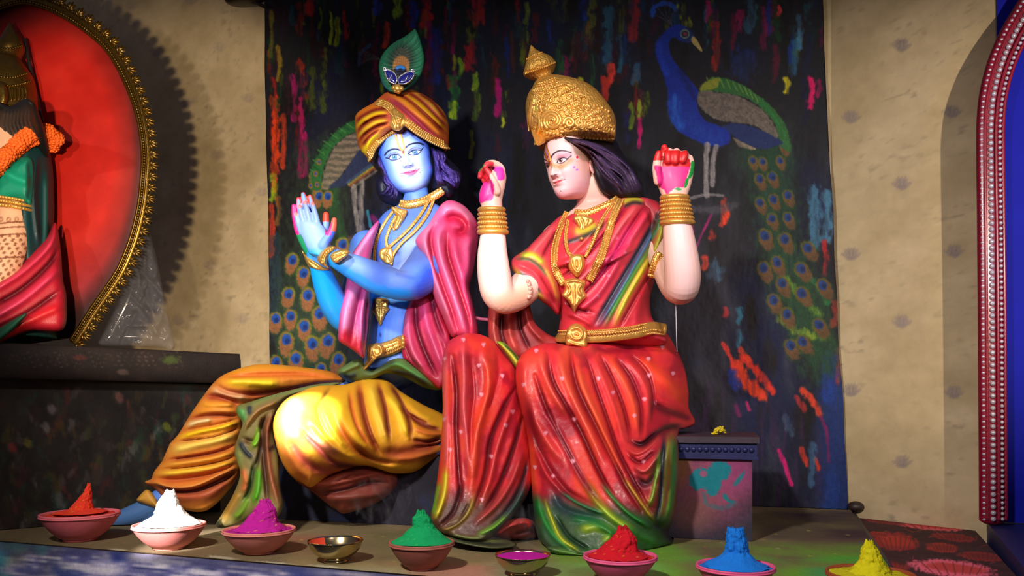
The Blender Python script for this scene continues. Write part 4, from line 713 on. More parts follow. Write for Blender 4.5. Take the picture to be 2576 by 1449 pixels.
sash = relief('green_sash', [(596, 1022), (625, 1012), (690, 992), (745, 978), (800, 966), (862, 962), (830, 974), (770, 988), (725, 1002), (702, 1028), (690, 1060), (692, 1105), (702, 1150), (704, 1220), (712, 1265), (706, 1290), (690, 1302), (640, 1300), (600, 1318), (562, 1328), (543, 1322), (560, 1290), (586, 1245), (604, 1195), (596, 1160), (590, 1130), (602, 1090), (610, 1065), (598, 1045)],
    [(850, 964, 2.36), (640, 1020, 2.22), (650, 1150, 2.20), (690, 1280, 2.14), (556, 1322, 2.20)], .035, 26, m_cloth, kr, (120, 110, 60), [
    R([(1040, 420), (1050, 480), (1060, 560)], 14, .006, (84, 160, 84), 1, 16), R([(1110, 400), (1110, 440), (1125, 470)], 5, .003, NVY, 1, 7), R([(1320, 370), (1180, 430), (1100, 520), (1060, 600)], 8, .012, (150, 116, 70), .9, 9), R([(1100, 390), (1280, 320), (1500, 270), (1760, 240)], 7, .006, (110, 136, 76), .9, 9), R([(1240, 470), (1190, 560), (1140, 660), (1060, 640)], 7, -.012, (92, 60, 40), .9, 10),
    R([(1190, 550), (1160, 650), (1130, 700)], 8, .010, (120, 190, 40), 1, 9), R([(1040, 660), (1070, 720), (1130, 780)], 5, .004, NVY, 1, 7), R([(1020, 720), (1030, 860), (1080, 940), (1100, 900)], 12, .006, (126, 150, 76), .9, 13), R([(1060, 850), (1080, 950), (1060, 1030)], 9, .006, (200, 100, 50), .9, 10), R([(1200, 500), (1190, 700), (1150, 860)], 5, -.012, (60, 50, 30), .9, 6), R([(1180, 850), (1170, 1000), (1140, 1100)], 9, .010, (80, 160, 30), 1, 11), R([(1140, 820), (1110, 1000), (1060, 1100)], 5, -.010, (40, 60, 24), .9, 6),
    R([(1290, 440), (1230, 600), (1240, 760), (1260, 900), (1320, 1120)], 9, .010, (150, 80, 50), .9, 11), R([(1240, 720), (1290, 690)], 6, .002, (60, 34, 28), .9, 7), R([(1220, 560), (1210, 760), (1230, 960), (1240, 1100)], 6, -.012, (74, 44, 28), .9, 7), R([(1040, 1020), (980, 1120), (920, 1230)], 10, .008, (176, 130, 50), .9, 12), R([(1100, 1060), (1060, 1150), (1000, 1220)], 8, .006, (110, 160, 40), .9, 10), R([(900, 1240), (870, 1270), (920, 1290)], 8, .003, (60, 66, 50), .9, 12)], step=3.2, wig=.003)
tag(sash, 'green bordered sash hanging between the legs')
k4 = lambda z: [(700+a/2.898, 450+b/2.898) for a, b in z]
def R4(z, w_, h_, c=None, ca=1, wc=None, asym=1): return (k4(z), w_, h_, c, ca, wc, asym)
PK, PL_, RD = (226, 60, 112), (240, 140, 176), (150, 16, 44)
def shc(pn):
    f = np.clip((pn.q[:, 1]-700)/160, 0, 1); pn.mix(np.arange(len(pn.q)), (206, 24, 44), f*.55)
shc.first = True
waist = relief('waist_cloth', k4([(430, 1400), (500, 1350), (590, 1310), (640, 1370), (700, 1390), (820, 1320), (910, 1310), (1000, 1370), (1120, 1440), (1200, 1500), (1180, 1540), (1060, 1520), (900, 1440), (780, 1420), (680, 1470), (560, 1490), (460, 1450)]), [(880, 950, 2.42), (980, 930, 2.40), (1100, 970, 2.42)], .04, 20, m_cloth, kr, (92, 116, 62), [
    R4([(450, 1410), (540, 1370), (600, 1350)], 8, .008, (110, 140, 84), .9, 9), R4([(470, 1430), (530, 1440), (570, 1420)], 6, .003, NVY, .9, 6), R4([(760, 1360), (860, 1350), (960, 1400), (1080, 1480)], 8, .008, (90, 160, 80), .9, 9), R4([(820, 1400), (960, 1430), (1100, 1510)], 5, .002, NVY, .9, 6), R4([(640, 1400), (740, 1370), (860, 1320)], 6, -.006, (50, 60, 50), .8, 7)], step=3.2)
shawlB = relief('shawl_fall', k4([(990, 830), (950, 900), (920, 990), (905, 1130), (905, 1300), (960, 1350), (1040, 1420), (1120, 1490), (1180, 1530), (1230, 1480), (1260, 1340), (1260, 1150), (1200, 1000), (1130, 830), (1060, 780)]), [(1040, 760, 2.45), (1020, 880, 2.40), (1100, 970, 2.38), (1130, 850, 2.40)], .035, 16, m_sari, kr, (196, 34, 70), [
    R4([(950, 960), (945, 1080), (980, 1250), (1080, 1420)], 10, .012, (232, 100, 140), .9, 11), R4([(1000, 900), (1010, 1080), (1060, 1240), (1150, 1430)], 6, -.012, (110, 12, 40), 1, 8), R4([(1060, 880), (1080, 1040), (1140, 1220), (1210, 1400)], 11, .010, (206, 80, 130), .8, 12), R4([(1110, 860), (1150, 1020), (1210, 1180)], 6, -.010, (110, 14, 46), .9, 8), R4([(920, 1180), (960, 1300), (1050, 1400)], 5, -.006, (130, 14, 40), .8, 6), R4([(1180, 1100), (1220, 1250), (1220, 1400)], 7, .006, (170, 50, 90), .7, 9)], step=3.2, wig=.004)
shawlA = relief('shawl_shoulder', k4([(1200, 175), (1260, 155), (1340, 185), (1400, 240), (1445, 310), (1458, 420), (1440, 560), (1425, 660), (1395, 790), (1420, 900), (1440, 1000), (1462, 1140), (1400, 1180), (1320, 1170), (1260, 1150), (1200, 1010), (1150, 900), (1110, 780), (1080, 620), (1040, 540), (1000, 455), (1040, 390), (1095, 330), (1150, 240)]), [(1110, 540, 2.47), (1200, 580, 2.50), (1060, 620, 2.40), (1130, 720, 2.42), (1170, 840, 2.40)], .07, 32, m_sari, kr, (232, 74, 124), [
    R4([(1180, 250), (1080, 390), (1080, 520), (1140, 720), (1220, 930), (1280, 1110)], 12, .014, (238, 140, 170), .9, 12), R4([(1140, 330), (1110, 430), (1130, 560), (1190, 760), (1260, 950), (1310, 1120)], 6, -.012, (170, 20, 60), 1, 8), R4([(1220, 320), (1170, 420), (1190, 580), (1260, 790), (1330, 1000), (1370, 1140)], 11, .014, (240, 120, 160), .9, 11), R4([(1230, 400), (1240, 560), (1310, 780), (1380, 1000), (1400, 1120)], 6, -.012, (160, 16, 50), 1, 8), R4([(1280, 430), (1300, 560), (1360, 760), (1400, 900), (1430, 1080)], 12, .010, (230, 70, 120), .8, 12),
    R4([(1180, 230), (1290, 210), (1370, 260), (1400, 340)], 11, .010, (244, 150, 180), .9, 12), R4([(1200, 300), (1290, 280), (1360, 330), (1340, 390), (1270, 380)], 11, -.012, (196, 20, 60), .9, 12), R4([(1400, 420), (1390, 600), (1370, 760)], 12, .006, (240, 90, 150), .7, 14)], step=3.2, wig=.004, colf=shc)
tag(shawlA, 'pink shawl over the shoulder')
shawlC = relief('shawl_side', k4([(735, 305), (690, 340), (600, 455), (540, 545), (510, 640), (495, 760), (470, 880), (445, 1000), (438, 1120), (445, 1185), (500, 1220), (560, 1260), (605, 1298), (628, 1300), (640, 1200), (655, 1050), (665, 880), (668, 700), (672, 580), (700, 450), (725, 370)]), [(945, 560, 2.45), (890, 640, 2.36), (880, 760, 2.295), (860, 850, 2.28), (920, 850, 2.33)], .035, 14, m_sari, kr, (206, 70, 130), [
    R4([(700, 350), (610, 490), (560, 600)], 9, .010, (236, 150, 190), .9, 10), R4([(560, 780), (510, 950), (480, 1150)], 14, .014, (236, 140, 180), .9, 14), R4([(620, 780), (560, 1000), (530, 1200)], 6, -.010, (150, 30, 90), .8, 8), R4([(640, 800), (610, 1000), (605, 1250)], 7, .012, (214, 100, 150), .9, 8), R4([(655, 850), (640, 950), (630, 1100), (615, 1230)], 4, -.012, (90, 14, 50), .9, 4), R4([(450, 1130), (520, 1180), (600, 1260)], 20, .002, (200, 24, 44), .9, 24)], step=3.2, wig=.004)
# ------------------------------------------------------------------ turban
k2 = lambda z: [(840+a/2.8975, 50+b/2.8975) for a, b in z]
def R2(z, w_, h_, c=None, ca=1, wc=None, asym=1): return (k2(z), w_, h_, c, ca, wc, asym)
TY, TO, TB, TP = (255, 214, 20), (226, 104, 26), (130, 34, 20), (150, 44, 76)
turban = relief('turban', [(893, 300), (900, 283), (918, 270), (937, 260), (955, 245), (971, 233), (1000, 225), (1023, 222), (1045, 228), (1070, 240), (1102, 264), (1122, 290), (1129, 320), (1129, 352), (1124, 380), (1108, 372), (1060, 342), (1030, 324), (1003, 316), (975, 332), (950, 362), (940, 388), (935, 410), (922, 396), (905, 374), (897, 345)],
    [(1003, 318, 2.40), (893, 310, 2.53), (1128, 340, 2.53), (1010, 225, 2.53), (935, 405, 2.49), (1123, 378, 2.51), (950, 360, 2.44), (1060, 342, 2.43), (1000, 270, 2.47)], .075, 60, m_cloth, kr, (214, 96, 28), [
    R2([(390, 530), (500, 600), (640, 710), (760, 820), (830, 870)], 9, .008, (240, 150, 40), .9, 9), R2([(480, 540), (600, 610), (720, 710), (830, 810)], 11, .010, TY, 1, 11), R2([(560, 520), (680, 590), (770, 680), (825, 760)], 10, .008, (248, 214, 60), 1, 10), R2([(640, 540), (740, 610), (800, 690)], 6, .006, (246, 210, 40), .9, 6),
    R2([(370, 560), (470, 620), (620, 750), (740, 860), (825, 910)], 6, -.008, TP, .95, 8), R2([(420, 520), (540, 580), (680, 700), (830, 850)], 4, -.010, TB, 1, 5), R2([(510, 510), (640, 590), (760, 710), (835, 800)], 4, -.010, TB, 1, 5), R2([(600, 520), (720, 600), (800, 700), (835, 740)], 4, -.008, TB, 1, 5), R2([(520, 690), (640, 800), (760, 880), (825, 930)], 6, .006, (196, 70, 90), .8, 7), R2([(560, 740), (700, 850), (820, 920)], 4, -.006, TB, .8, 5),
    R2([(350, 610), (260, 640), (180, 690), (158, 740)], 8, .008, (232, 130, 30), .9, 9), R2([(400, 670), (300, 680), (200, 740), (165, 800)], 9, .010, TY, 1, 9), R2([(400, 650), (300, 655), (200, 705), (160, 760)], 3.5, -.010, TB, 1, 4.5), R2([(405, 730), (300, 750), (210, 810), (170, 870)], 9, .010, (246, 196, 40), 1, 9), R2([(405, 700), (300, 715), (205, 775), (168, 835)], 3.5, -.010, TB, 1, 4.5), R2([(400, 770), (310, 810), (230, 870), (195, 920)], 9, .008, (232, 140, 40), .9, 9), R2([(405, 750), (310, 780), (220, 840), (180, 900)], 3.5, -.010, TB, 1, 4.5), R2([(340, 820), (270, 880), (220, 960), (235, 1000)], 9, .010, TY, 1, 10), R2([(330, 800), (260, 850), (205, 920)], 3.5, -.010, TB, 1, 4.5), R2([(410, 620), (420, 680), (410, 750)], 8, -.004, (190, 80, 80), .8, 12)],
    step=2.6, backt=.15, wig=.002)
tdep = surf(turban, kb)
band = Acc()
for pts in (k2([(255, 1010), (290, 925), (355, 855), (430, 805)]), k2([(525, 745), (620, 815), (720, 875), (825, 925)]), k2([(315, 605), (385, 625), (450, 690)])):
    l = onto(tdep, pts, .004, 8); V, f = tube_shape(l, .0125, 10, .4, True, up=(0, 1, 0)); band.add(V, f)
    dv = np.gradient(l, axis=0); nr = np.cross(dv, [0, 1, 0]); nr /= np.linalg.norm(nr, axis=1)[:, None]
    for o_ in (-.0095, -.0032, .0032, .0095): beads(band, l+nr*o_-[0, .004, 0], .0040, 1.9, 8, 6)
bo = band.build('turban_band', m_gold, kr); tag(bo, 'beaded gold band')
bo.parent = turban; bo.location = (0, 0, 0)
brooch = relief('brooch', k2([(440, 640), (480, 670), (520, 700), (530, 740), (500, 790), (470, 808), (430, 800), (400, 760), (415, 700), (420, 660)]), [(1000, 300, 2.378)], .012, 10, m_gold, kr, (226, 158, 48), [R2([(440, 680), (460, 740), (465, 790)], 3, .006), R2([(500, 700), (480, 740), (470, 780)], 3, .006), R2([(420, 720), (440, 770)], 3, .005), R2([(455, 700), (490, 720)], 3, .005)], step=1.8)
V, q = ball_shape(P(1002, 309, 2.366), .0065, 12, 8); a = Acc(); a.add(V, q); V, q = ball_shape(P(1001, 318, 2.366), .008, 12, 8); a.add(V, q); bo2 = a.build('brooch_drop', m_gold, kr); bo2.parent = brooch
# peacock feather with jewelled leaves
GFD = (18, 92, 64)
barbs = []
for t in np.linspace(0, 1, 15):
    rx, ry = cr([(1050, 80), (1066, 120), (1068, 150), (1058, 185), (1035, 212)], 6)[int(t*24)]; lx, ly = cr([(1035, 84), (990, 112), (964, 140), (955, 170), (958, 198), (975, 220)], 6)[int(t*30)]
    barbs += [([(1018, 118+90*t), ((1018+rx)/2+4, (118+90*t+ry)/2+2), (rx-1, ry)], 2.6, .003, (40, 130, 90), .8, 2.6), ([(1010, 120+85*t), ((1010+lx)/2-3, (120+85*t+ly)/2+4), (lx+1, ly)], 2.6, .003, (36, 116, 80), .7, 2.6)]
def featherc(pn):
    pn.ell(1010, 150, 34, 44, (12, 30, 26), .8, 12, .6); pn.ell(1010, 147, 24, 30, (70, 70, 56), .7, 12, .3); pn.ell(1009, 166, 22, 27, (170, 116, 60), 1, 5, .2)
    for k in range(7): pn.stroke([(992+k*6, 145), (1000+k*3, 168)], 1, (120, 74, 36), .7)
    pn.ell(1007, 178, 17, 14, (16, 20, 40), 1, 0, .3); pn.ell(1007, 171, 13, 6.5, (40, 130, 220), 1, 0, .3); pn.ell(1007, 175, 7, 3.5, (14, 30, 70), 1); pn.stroke([(955, 195), (962, 212), (972, 228)], 4, (30, 90, 190), .8)
feather = relief('peacock_feather', [(1044, 72), (1052, 85), (1061, 112), (1068, 147), (1062, 181), (1048, 205), (1030, 220), (1008, 232), (985, 232), (970, 222), (958, 200), (953, 170), (956, 150), (966, 131), (988, 109), (1019, 91), (1036, 78)], [(1044, 72, 2.50), (1000, 230, 2.46), (1065, 150, 2.49), (955, 170, 2.49)], .006, 10, m_cloth, kr, GFD, barbs, step=1.9, colf=featherc)
tag(feather, 'green peacock feather with a blue and gold eye')
m_jewel = mat('blue_enamel', (22, 30, 130), rough=0.12, var=.1, coat=.8); m_silver = mat('silver_trim', (200, 200, 210), rough=.25, metal=.9, var=.2, bump=.4, bscale=300)
fd = surf(feather)
for pts in (k2([(372, 365), (410, 368), (445, 395), (458, 430), (448, 465), (415, 455), (388, 425), (376, 390)]), k2([(575, 378), (585, 400), (565, 435), (530, 462), (478, 466), (470, 430), (500, 400), (540, 382)])):
    lf = relief('enamel_leaf', pts, [(1000, 190, 2.44)], .007, 8, m_jewel, kr, (22, 30, 130), step=2.2)
    l = cr(pts, 6, True); l = np.vstack([l, l[0]]); t3 = P(l[:, 0], l[:, 1], np.full(len(l), 2.438)); a = Acc(); V, f = tube_shape(t3, .0028, 8, 1, True); a.add(V, f); beads(a, t3-[0, .002, 0], .0022, 2.2)
    s_ = a.build('silver_rim', m_silver, kr); s_.parent = lf
    c0 = pts[0]; sp = [(c0[0]+6*math.cos(t)*(1-t/9), c0[1]-3+6*math.sin(t)*(1-t/9)) for t in np.linspace(0, 6, 16)]; sp = np.array(sp); a = Acc(); V, f = tube_shape(P(sp[:, 0], sp[:, 1], np.full(16, 2.437)), .0022, 7); a.add(V, f); s2 = a.build('silver_curl', m_silver, kr); s2.parent = lf
    m_ = np.mean(pts, 0); a = Acc(); V, f = tube_shape(P(np.array([m_[0]-3, m_[0]+3]), np.array([m_[1]+8, m_[1]-4]), np.full(2, 2.432)), .0018, 6); a.add(V, f); s3 = a.build('sequin', m_silver, kr); s3.parent = lf
a = Acc()
for (zx, zy), r in zip([(465, 500), (440, 495), (490, 500), (470, 520), (450, 515)], [.014, .009, .009, .009, .008]): (px_, py_), = k2([(zx, zy)]); V, q = ball_shape(P(px_, py_, 2.43), (r, r*.7, r), 12, 8); a.add(V, q)
tag(a.build('feather_clip', m_gold, kr), 'gold clip holding the feather')
# ------------------------------------------------------------------ hair
HB, HL = (15, 13, 30), (84, 62, 140)
def RK(z, w_, h_, c=None, ca=1, wc=None): return (k_(z), w_, h_, c, ca, wc)
def waves(pairs, n, amp, base): 
    out = []
    for t in np.linspace(0, 1, n):
        l = [(a0+(b0-a0)*t, a1+(b1-a1)*t) for (a0, a1), (b0, b1) in pairs]; sx = RNG.uniform(-14, 14); l = [(x_+(sx if k_i % 2 else -sx*.6), y_) for k_i, (x_, y_) in enumerate(l)]; out += [RK(l, 2.4, .011, HL, RNG.uniform(.35, .95), RNG.uniform(1.2, 2.4))]
    return out
hairL = relief('hair_side', k_([(130, 560), (85, 700), (110, 800), (190, 890), (110, 990), (85, 1080), (110, 1230), (170, 1330), (300, 1410), (470, 1440), (540, 1370), (560, 1250), (520, 1180), (440, 1090), (350, 980), (290, 850), (240, 720), (210, 560), (170, 520)]), [(950, 400, 2.50), (955, 490, 2.50), (1000, 510, 2.52)], .045, 22, m_hair, kr, HB,
    waves([((150, 600), (230, 640)), ((140, 740), (260, 780)), ((240, 900), (310, 900)), ((230, 1020), (360, 1020)), ((300, 1130), (420, 1110)), ((220, 1220), (480, 1230)), ((170, 1240), (420, 1330))], 13, 1, 0), step=1.9)
hairR = relief('hair_side', k_([(960, 400), (1080, 430), (1200, 470), (1275, 520), (1290, 620), (1400, 740), (1490, 840), (1525, 960), (1480, 1120), (1430, 1190), (1400, 1270), (1300, 1310), (1200, 1260), (1110, 1190), (1040, 1150), (1040, 1000), (1060, 860), (1040, 720), (1000, 560)]), [(1090, 380, 2.53), (1120, 480, 2.53), (1150, 450, 2.55)], .055, 26, m_hair, kr, HB,
    waves([((1010, 470), (1230, 520)), ((1060, 600), (1270, 640)), ((1100, 740), (1250, 720)), ((1160, 860), (1350, 830)), ((1200, 980), (1480, 900)), ((1330, 1060), (1500, 990)), ((1420, 1160), (1470, 1130))], 15, 1, 0)+waves([((1070, 620), (1120, 640)), ((1090, 800), (1150, 800)), ((1080, 960), (1180, 980)), ((1130, 1080), (1260, 1080))], 7, 1, 0), step=1.9)
# ================================================================== fair-skinned lady statue
ra = thing('statue', 'fair-skinned seated statue in a red sari with a tall golden crown', 'statue', (0.2, 2.2, 0.0))
RH = ((-47, 4.5, -12), .885, (.180, 2.39, 1.1345))
k5 = lambda z: [(1180+a/2.634, 350+b/2.634) for a, b in z]
kB = lambda z: [(1060+a/2.4156, 820+b/2.4156) for a, b in z]
k3 = lambda z: [(1260+a/2.8975, 90+b/2.8975) for a, b in z]
kf = lambda z: [(1330+a/7.245, 320+b/7.245) for a, b in z]
kl = lambda z: [(1180+a/6.033, 380+b/6.033) for a, b in z]
kr_ = lambda z: [(1620+a/6.0375, 340+b/6.0375) for a, b in z]
sh = [pillow_shape([(1475, 425, 1512, 430, 2.42, .03), (1456, 455, 1527, 462, 2.43, .05), (1452, 490, 1530, 490, 2.44, .052), (1446, 520, 1545, 515, 2.45, .055), (1420, 545, 1620, 525, 2.45, .07), (1395, 590, 1650, 570, 2.45, .09), (1400, 680, 1612, 660, 2.46, .08), (1415, 780, 1600, 770, 2.46, .08), (1420, 850, 1610, 840, 2.47, .06), (1430, 940, 1620, 930, 2.47, .05)])]
# image-left arm
sh.append(T((1400, 600, 2.42, 38), (1365, 660, 2.36, 40), (1318, 725, 2.27, 42), (1275, 750, 2.21, 40), (1252, 735, 2.185, 42), (1243, 690, 2.17, 42), (1239, 640, 2.16, 38), (1240, 590, 2.15, 32), (1238, 530, 2.145, 27), (1237, 505, 2.145, 26), n=24))
sh.append(pillow_shape([(1212, 522, 1262, 522, 2.145, .024), (1205, 500, 1264, 500, 2.145, .026), (1210, 472, 1271, 468, 2.147, .028), (1226, 450, 1274, 445, 2.15, .026), (1238, 430, 1270, 428, 2.15, .02)]))
hand = [[(1262, 445, 2.15, 11), (1260, 424, 2.145, 10), (1245, 412, 2.135, 9), (1228, 412, 2.125, 8), (1220, 420, 2.12, 7)], [(1250, 482, 2.118, 11), (1243, 458, 2.108, 9), (1233, 440, 2.104, 8), (1224, 426, 2.102, 6)], [(1256, 440, 2.16, 10), (1236, 424, 2.158, 9), (1214, 430, 2.15, 8), (1207, 445, 2.14, 6.5)], [(1252, 448, 2.165, 9), (1228, 438, 2.168, 8), (1216, 446, 2.155, 7), (1217, 456, 2.145, 5.5)], [(1250, 455, 2.17, 8), (1232, 448, 2.172, 7.5), (1224, 455, 2.16, 6)]]
for st in hand: sh.append(T(*st, n=14))
# image-right arm
sh.append(T((1640, 560, 2.46, 45), (1672, 640, 2.38, 44), (1700, 705, 2.30, 46), (1714, 722, 2.25, 44), (1717, 690, 2.225, 45), (1712, 640, 2.21, 43), (1705, 580, 2.20, 37), (1699, 530, 2.195, 29), (1697, 500, 2.19, 27), n=24))
sh.append(pillow_shape([(1668, 498, 1727, 498, 2.19, .026), (1658, 475, 1737, 470, 2.19, .028), (1648, 445, 1744, 440, 2.19, .028), (1645, 415, 1747, 412, 2.19, .024), (1655, 392, 1742, 392, 2.195, .018)]))
hand = [[(1656, 455, 2.175, 12), (1652, 425, 2.165, 11), (1654, 400, 2.158, 10), (1657, 386, 2.155, 8)], [(1668, 405, 2.19, 11), (1668, 390, 2.19, 9.5), (1671, 373, 2.182, 8.5), (1671, 371, 2.18, 8.5)],
        [(1683, 400, 2.20, 11), (1684, 384, 2.185, 11), (1680, 390, 2.165, 10.5), (1681, 405, 2.162, 9)], [(1703, 400, 2.20, 11), (1702, 384, 2.185, 11), (1699, 391, 2.163, 10.5), (1699, 406, 2.160, 9)], [(1722, 402, 2.20, 11), (1722, 389, 2.187, 10.5), (1721, 392, 2.165, 10), (1718, 404, 2.162, 8.5)]]
for st in hand: sh.append(T(*st, n=14))
V, f = remesh(sh, 0.0026, 4)
x, y = PX(V); pn = Paint(x, y, (226, 186, 166)); q = pn.q; nearh = V[:, 1]
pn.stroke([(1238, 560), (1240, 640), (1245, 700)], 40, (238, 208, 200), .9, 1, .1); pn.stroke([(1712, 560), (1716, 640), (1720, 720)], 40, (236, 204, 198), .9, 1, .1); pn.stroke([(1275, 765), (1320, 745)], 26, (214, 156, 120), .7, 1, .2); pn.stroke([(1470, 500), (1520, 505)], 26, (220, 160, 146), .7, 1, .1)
pn.poly(kr_([(150, 470), (270, 470), (320, 480), (420, 450), (520, 420), (640, 410), (710, 420), (690, 520), (640, 680), (600, 790), (480, 800), (400, 860), (350, 900), (300, 830), (220, 760), (190, 600)]), (206, 36, 120), 1, 2, 2)
pn.poly(kr_([(720, 400), (765, 420), (760, 560), (700, 660), (670, 640), (700, 540)]), (20, 140, 50), 1, 1.5, 1); pn.poly(kr_([(640, 660), (680, 670), (650, 780), (610, 790)]), (20, 140, 50), 1, 1.5, 1); pn.ell(*kr_([(520, 820)])[0], 9, 4, (20, 140, 60), 1, 5, .2)
def mk2(cond, c, a=1.0): i = np.where(cond)[0]; pn.mix(i, c, np.full(len(i), a))
mk2((q[:, 0] > 1640) & (q[:, 0] < 1668) & (q[:, 1] < 404) & (nearh < 2.20), (200, 30, 30)); mk2((abs(q[:, 0]-1671) < 11) & (q[:, 1] < 384), (190, 26, 26)); mk2((q[:, 0] > 1667) & (q[:, 0] < 1736) & (q[:, 1] > 378) & (q[:, 1] < 420) & (nearh < 2.174), (192, 28, 28))
pn.poly(kl([(150, 800), (140, 700), (180, 560), (190, 480), (290, 400), (330, 440), (380, 520), (370, 680), (340, 740), (260, 760), (200, 780)]), (216, 40, 140), 1, 2, 2); pn.poly(kl([(340, 260), (430, 235), (510, 250), (540, 340), (530, 430), (440, 440), (410, 330)]), (220, 46, 160), 1, 2, 2)
mk2((q[:, 0] < 1232) & (q[:, 1] < 458) & (q[:, 1] > 418), (200, 34, 50)); pn.poly(kl([(210, 170), (360, 160), (370, 220), (310, 260), (350, 320), (260, 370), (225, 300)]), (208, 50, 60), 1, 2); pn.stroke(kl([(150, 300), (210, 200)]), 4, (40, 120, 40), .9)
bV, bF, bC = V, f, lin(np.clip(pn.C, 0, 255))
Vh, fh, Lh = head_shape(*RH, wide=1.04, smile=9, nose=1.1, jaw=1.05)
x, y = PX(Vh); pn = Paint(x, y, (226, 178, 160)); q = pn.q
i = np.arange(len(q)); 
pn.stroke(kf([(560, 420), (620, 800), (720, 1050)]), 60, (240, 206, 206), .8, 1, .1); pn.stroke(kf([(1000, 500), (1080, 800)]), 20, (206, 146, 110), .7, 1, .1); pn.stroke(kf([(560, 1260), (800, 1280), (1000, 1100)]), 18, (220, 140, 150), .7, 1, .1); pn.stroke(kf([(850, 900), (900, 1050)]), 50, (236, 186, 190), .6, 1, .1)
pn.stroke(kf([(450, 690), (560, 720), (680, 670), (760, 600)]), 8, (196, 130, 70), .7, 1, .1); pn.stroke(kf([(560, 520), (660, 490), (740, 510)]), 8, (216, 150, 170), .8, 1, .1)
pn.poly(kf([(530, 640), (540, 600), (590, 570), (640, 565), (700, 575), (640, 615), (580, 645)]), (238, 236, 244), 1, 1.1); pn.ell(*kf([(583, 603)])[0], 5.2, 5.4, (104, 60, 50), 1, 0, .25); pn.ell(*kf([(578, 602)])[0], 2.4, 2.6, (24, 14, 14), 1); pn.ell(*kf([(596, 590)])[0], 1, 1, (250, 250, 250), 1)
pn.stroke(kf([(520, 640), (540, 590), (590, 565), (650, 560), (710, 570), (775, 520)]), 1.4, (50, 30, 60), 1, .5, 0); pn.stroke(kf([(530, 648), (585, 658), (650, 630), (715, 575)]), 1.3, (54, 36, 66), .9, .6, 0); pn.stroke(kf([(505, 600), (545, 560), (620, 540), (700, 545)]), 1, (140, 80, 110), .7, .6, 0)
pn.stroke(kf([(405, 560), (450, 490), (540, 435), (640, 428), (770, 460)]), 2.1, (56, 36, 50), 1, .6, .1); pn.stroke(kf([(222, 585), (260, 580), (320, 610)]), 2, (56, 36, 50), 1, .6, .1)
pn.poly(kf([(275, 690), (310, 665), (360, 660), (378, 690), (370, 750), (330, 740)]), (150, 100, 84), .8, 2); pn.stroke(kf([(270, 690), (320, 655), (370, 655)]), 1.3, (40, 26, 40), 1, .5, 0); pn.ell(*kf([(345, 705)])[0], 4, 4.6, (70, 40, 36), 1)
for c, wv in (((206, 40, 50), 2.8), ((244, 206, 50), 1.5)): pn.stroke(kf([(250, 350), (290, 470), (340, 590), (372, 625), (392, 600), (375, 510), (330, 400), (310, 330)]), wv, c, 1, .4, 0)
pn.poly(kf([(270, 350), (310, 470), (350, 580), (372, 590), (350, 480), (300, 350)]), (236, 196, 214), .9, 1.5); pn.ell(*kf([(342, 540)])[0], 2, 3, (190, 30, 60), 1); pn.stroke(kf([(380, 630), (385, 690)]), 2.4, (206, 50, 40), 1); pn.stroke(kf([(405, 640), (400, 690)]), 1.4, (244, 200, 50), 1)
pn.stroke(kf([(465, 870), (510, 865)]), 1.5, (120, 60, 70), .9, .6, 0); pn.stroke(kf([(470, 790), (530, 790), (545, 810)]), 1, (170, 120, 130), .6, 1, 0)
pn.poly(kf([(450, 1000), (480, 985), (520, 965), (570, 965), (665, 948), (600, 985), (540, 1030), (490, 1065), (478, 1030)]), (224, 118, 120), .95, 1.4); pn.stroke(kf([(470, 1025), (520, 1000), (590, 975), (668, 950)]), .9, (160, 60, 66), .9, .6, 0)
pn.ell(*kf([(585, 1165)])[0], 1.8, 1.8, (130, 40, 60), 1); pn.ell(*kf([(885, 548)])[0], 6, 6, (240, 214, 222), .8, 0, .6); pn.ell(*kf([(885, 546)])[0], 3.4, 3.8, (206, 30, 44), 1, 0, .3)
for a in ((826, 728), (880, 775)): pn.ell(*kf([a])[0], 3.6, 3, (176, 110, 206), .9, -20, .5, .5)
for k in range(9): t = k/8; p_ = cr(kf([(560, 400), (640, 385), (740, 395), (840, 450)]), 4)[int(t*12)]; pn.ell(*p_, .9, .9, (248, 236, 236), .8)
Ve, fe = ear_shape(1, *RH)
a = Acc(); a.add(bV, bF, bC); a.add(Vh, fh, lin(np.clip(pn.C, 0, 255))); a.add(Ve, fe, lin((222, 160, 150)))
rb = a.build('body', m_skin, ra); tag(rb, 'fair painted skin with pink and red coloured palms')
# ------------------------------------------------------------------ sari
def RB(z, w_, h_, c=None, ca=1, wc=None, asym=1): return (kB(z), w_, h_, c, ca, wc, asym)
def R5(z, w_, h_, c=None, ca=1, wc=None, asym=1): return (k5(z), w_, h_, c, ca, wc, asym)
S0, SO, SP, SD = (214, 42, 50), (232, 74, 40), (232, 100, 108), (120, 10, 26)
GN, YG, YL, TL = (30, 120, 50), (130, 180, 40), (214, 200, 40), (40, 80, 84)
HEART = [[(255, 83), (378, 113), (140, 200), (350, 240), (492, 303), (365, 418), (555, 520), (137, 565), (240, 645), (513, 605), (173, 752), (425, 793), (368, 1055)], [(698, 150), (856, 320), (1075, 320), (620, 358), (1165, 405), (1380, 200), (1465, 128), (1385, 298), (1530, 290), (1355, 445), (930, 567), (755, 650), (1295, 547), (920, 823), (690, 858), (800, 913), (1350, 825)]]
def hearts(k):
    def f(pn):
        for a in HEART[k]: x_, y_ = kB([a])[0]; pn.ell(x_-1.6, y_-1, 3.6, 4.4, (230, 150, 166), .95, -20, .35); pn.ell(x_+1.6, y_-1, 3.6, 4.4, (230, 150, 166), .95, 20, .35); pn.ell(x_, y_+3, 2, 3.2, (230, 150, 166), .95, 0, .4)
    return f
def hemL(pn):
    f_ = np.clip((pn.q[:, 1]-1215)/60, 0, 1); pn.mix(np.arange(len(pn.q)), (70, 56, 44), f_*.85)
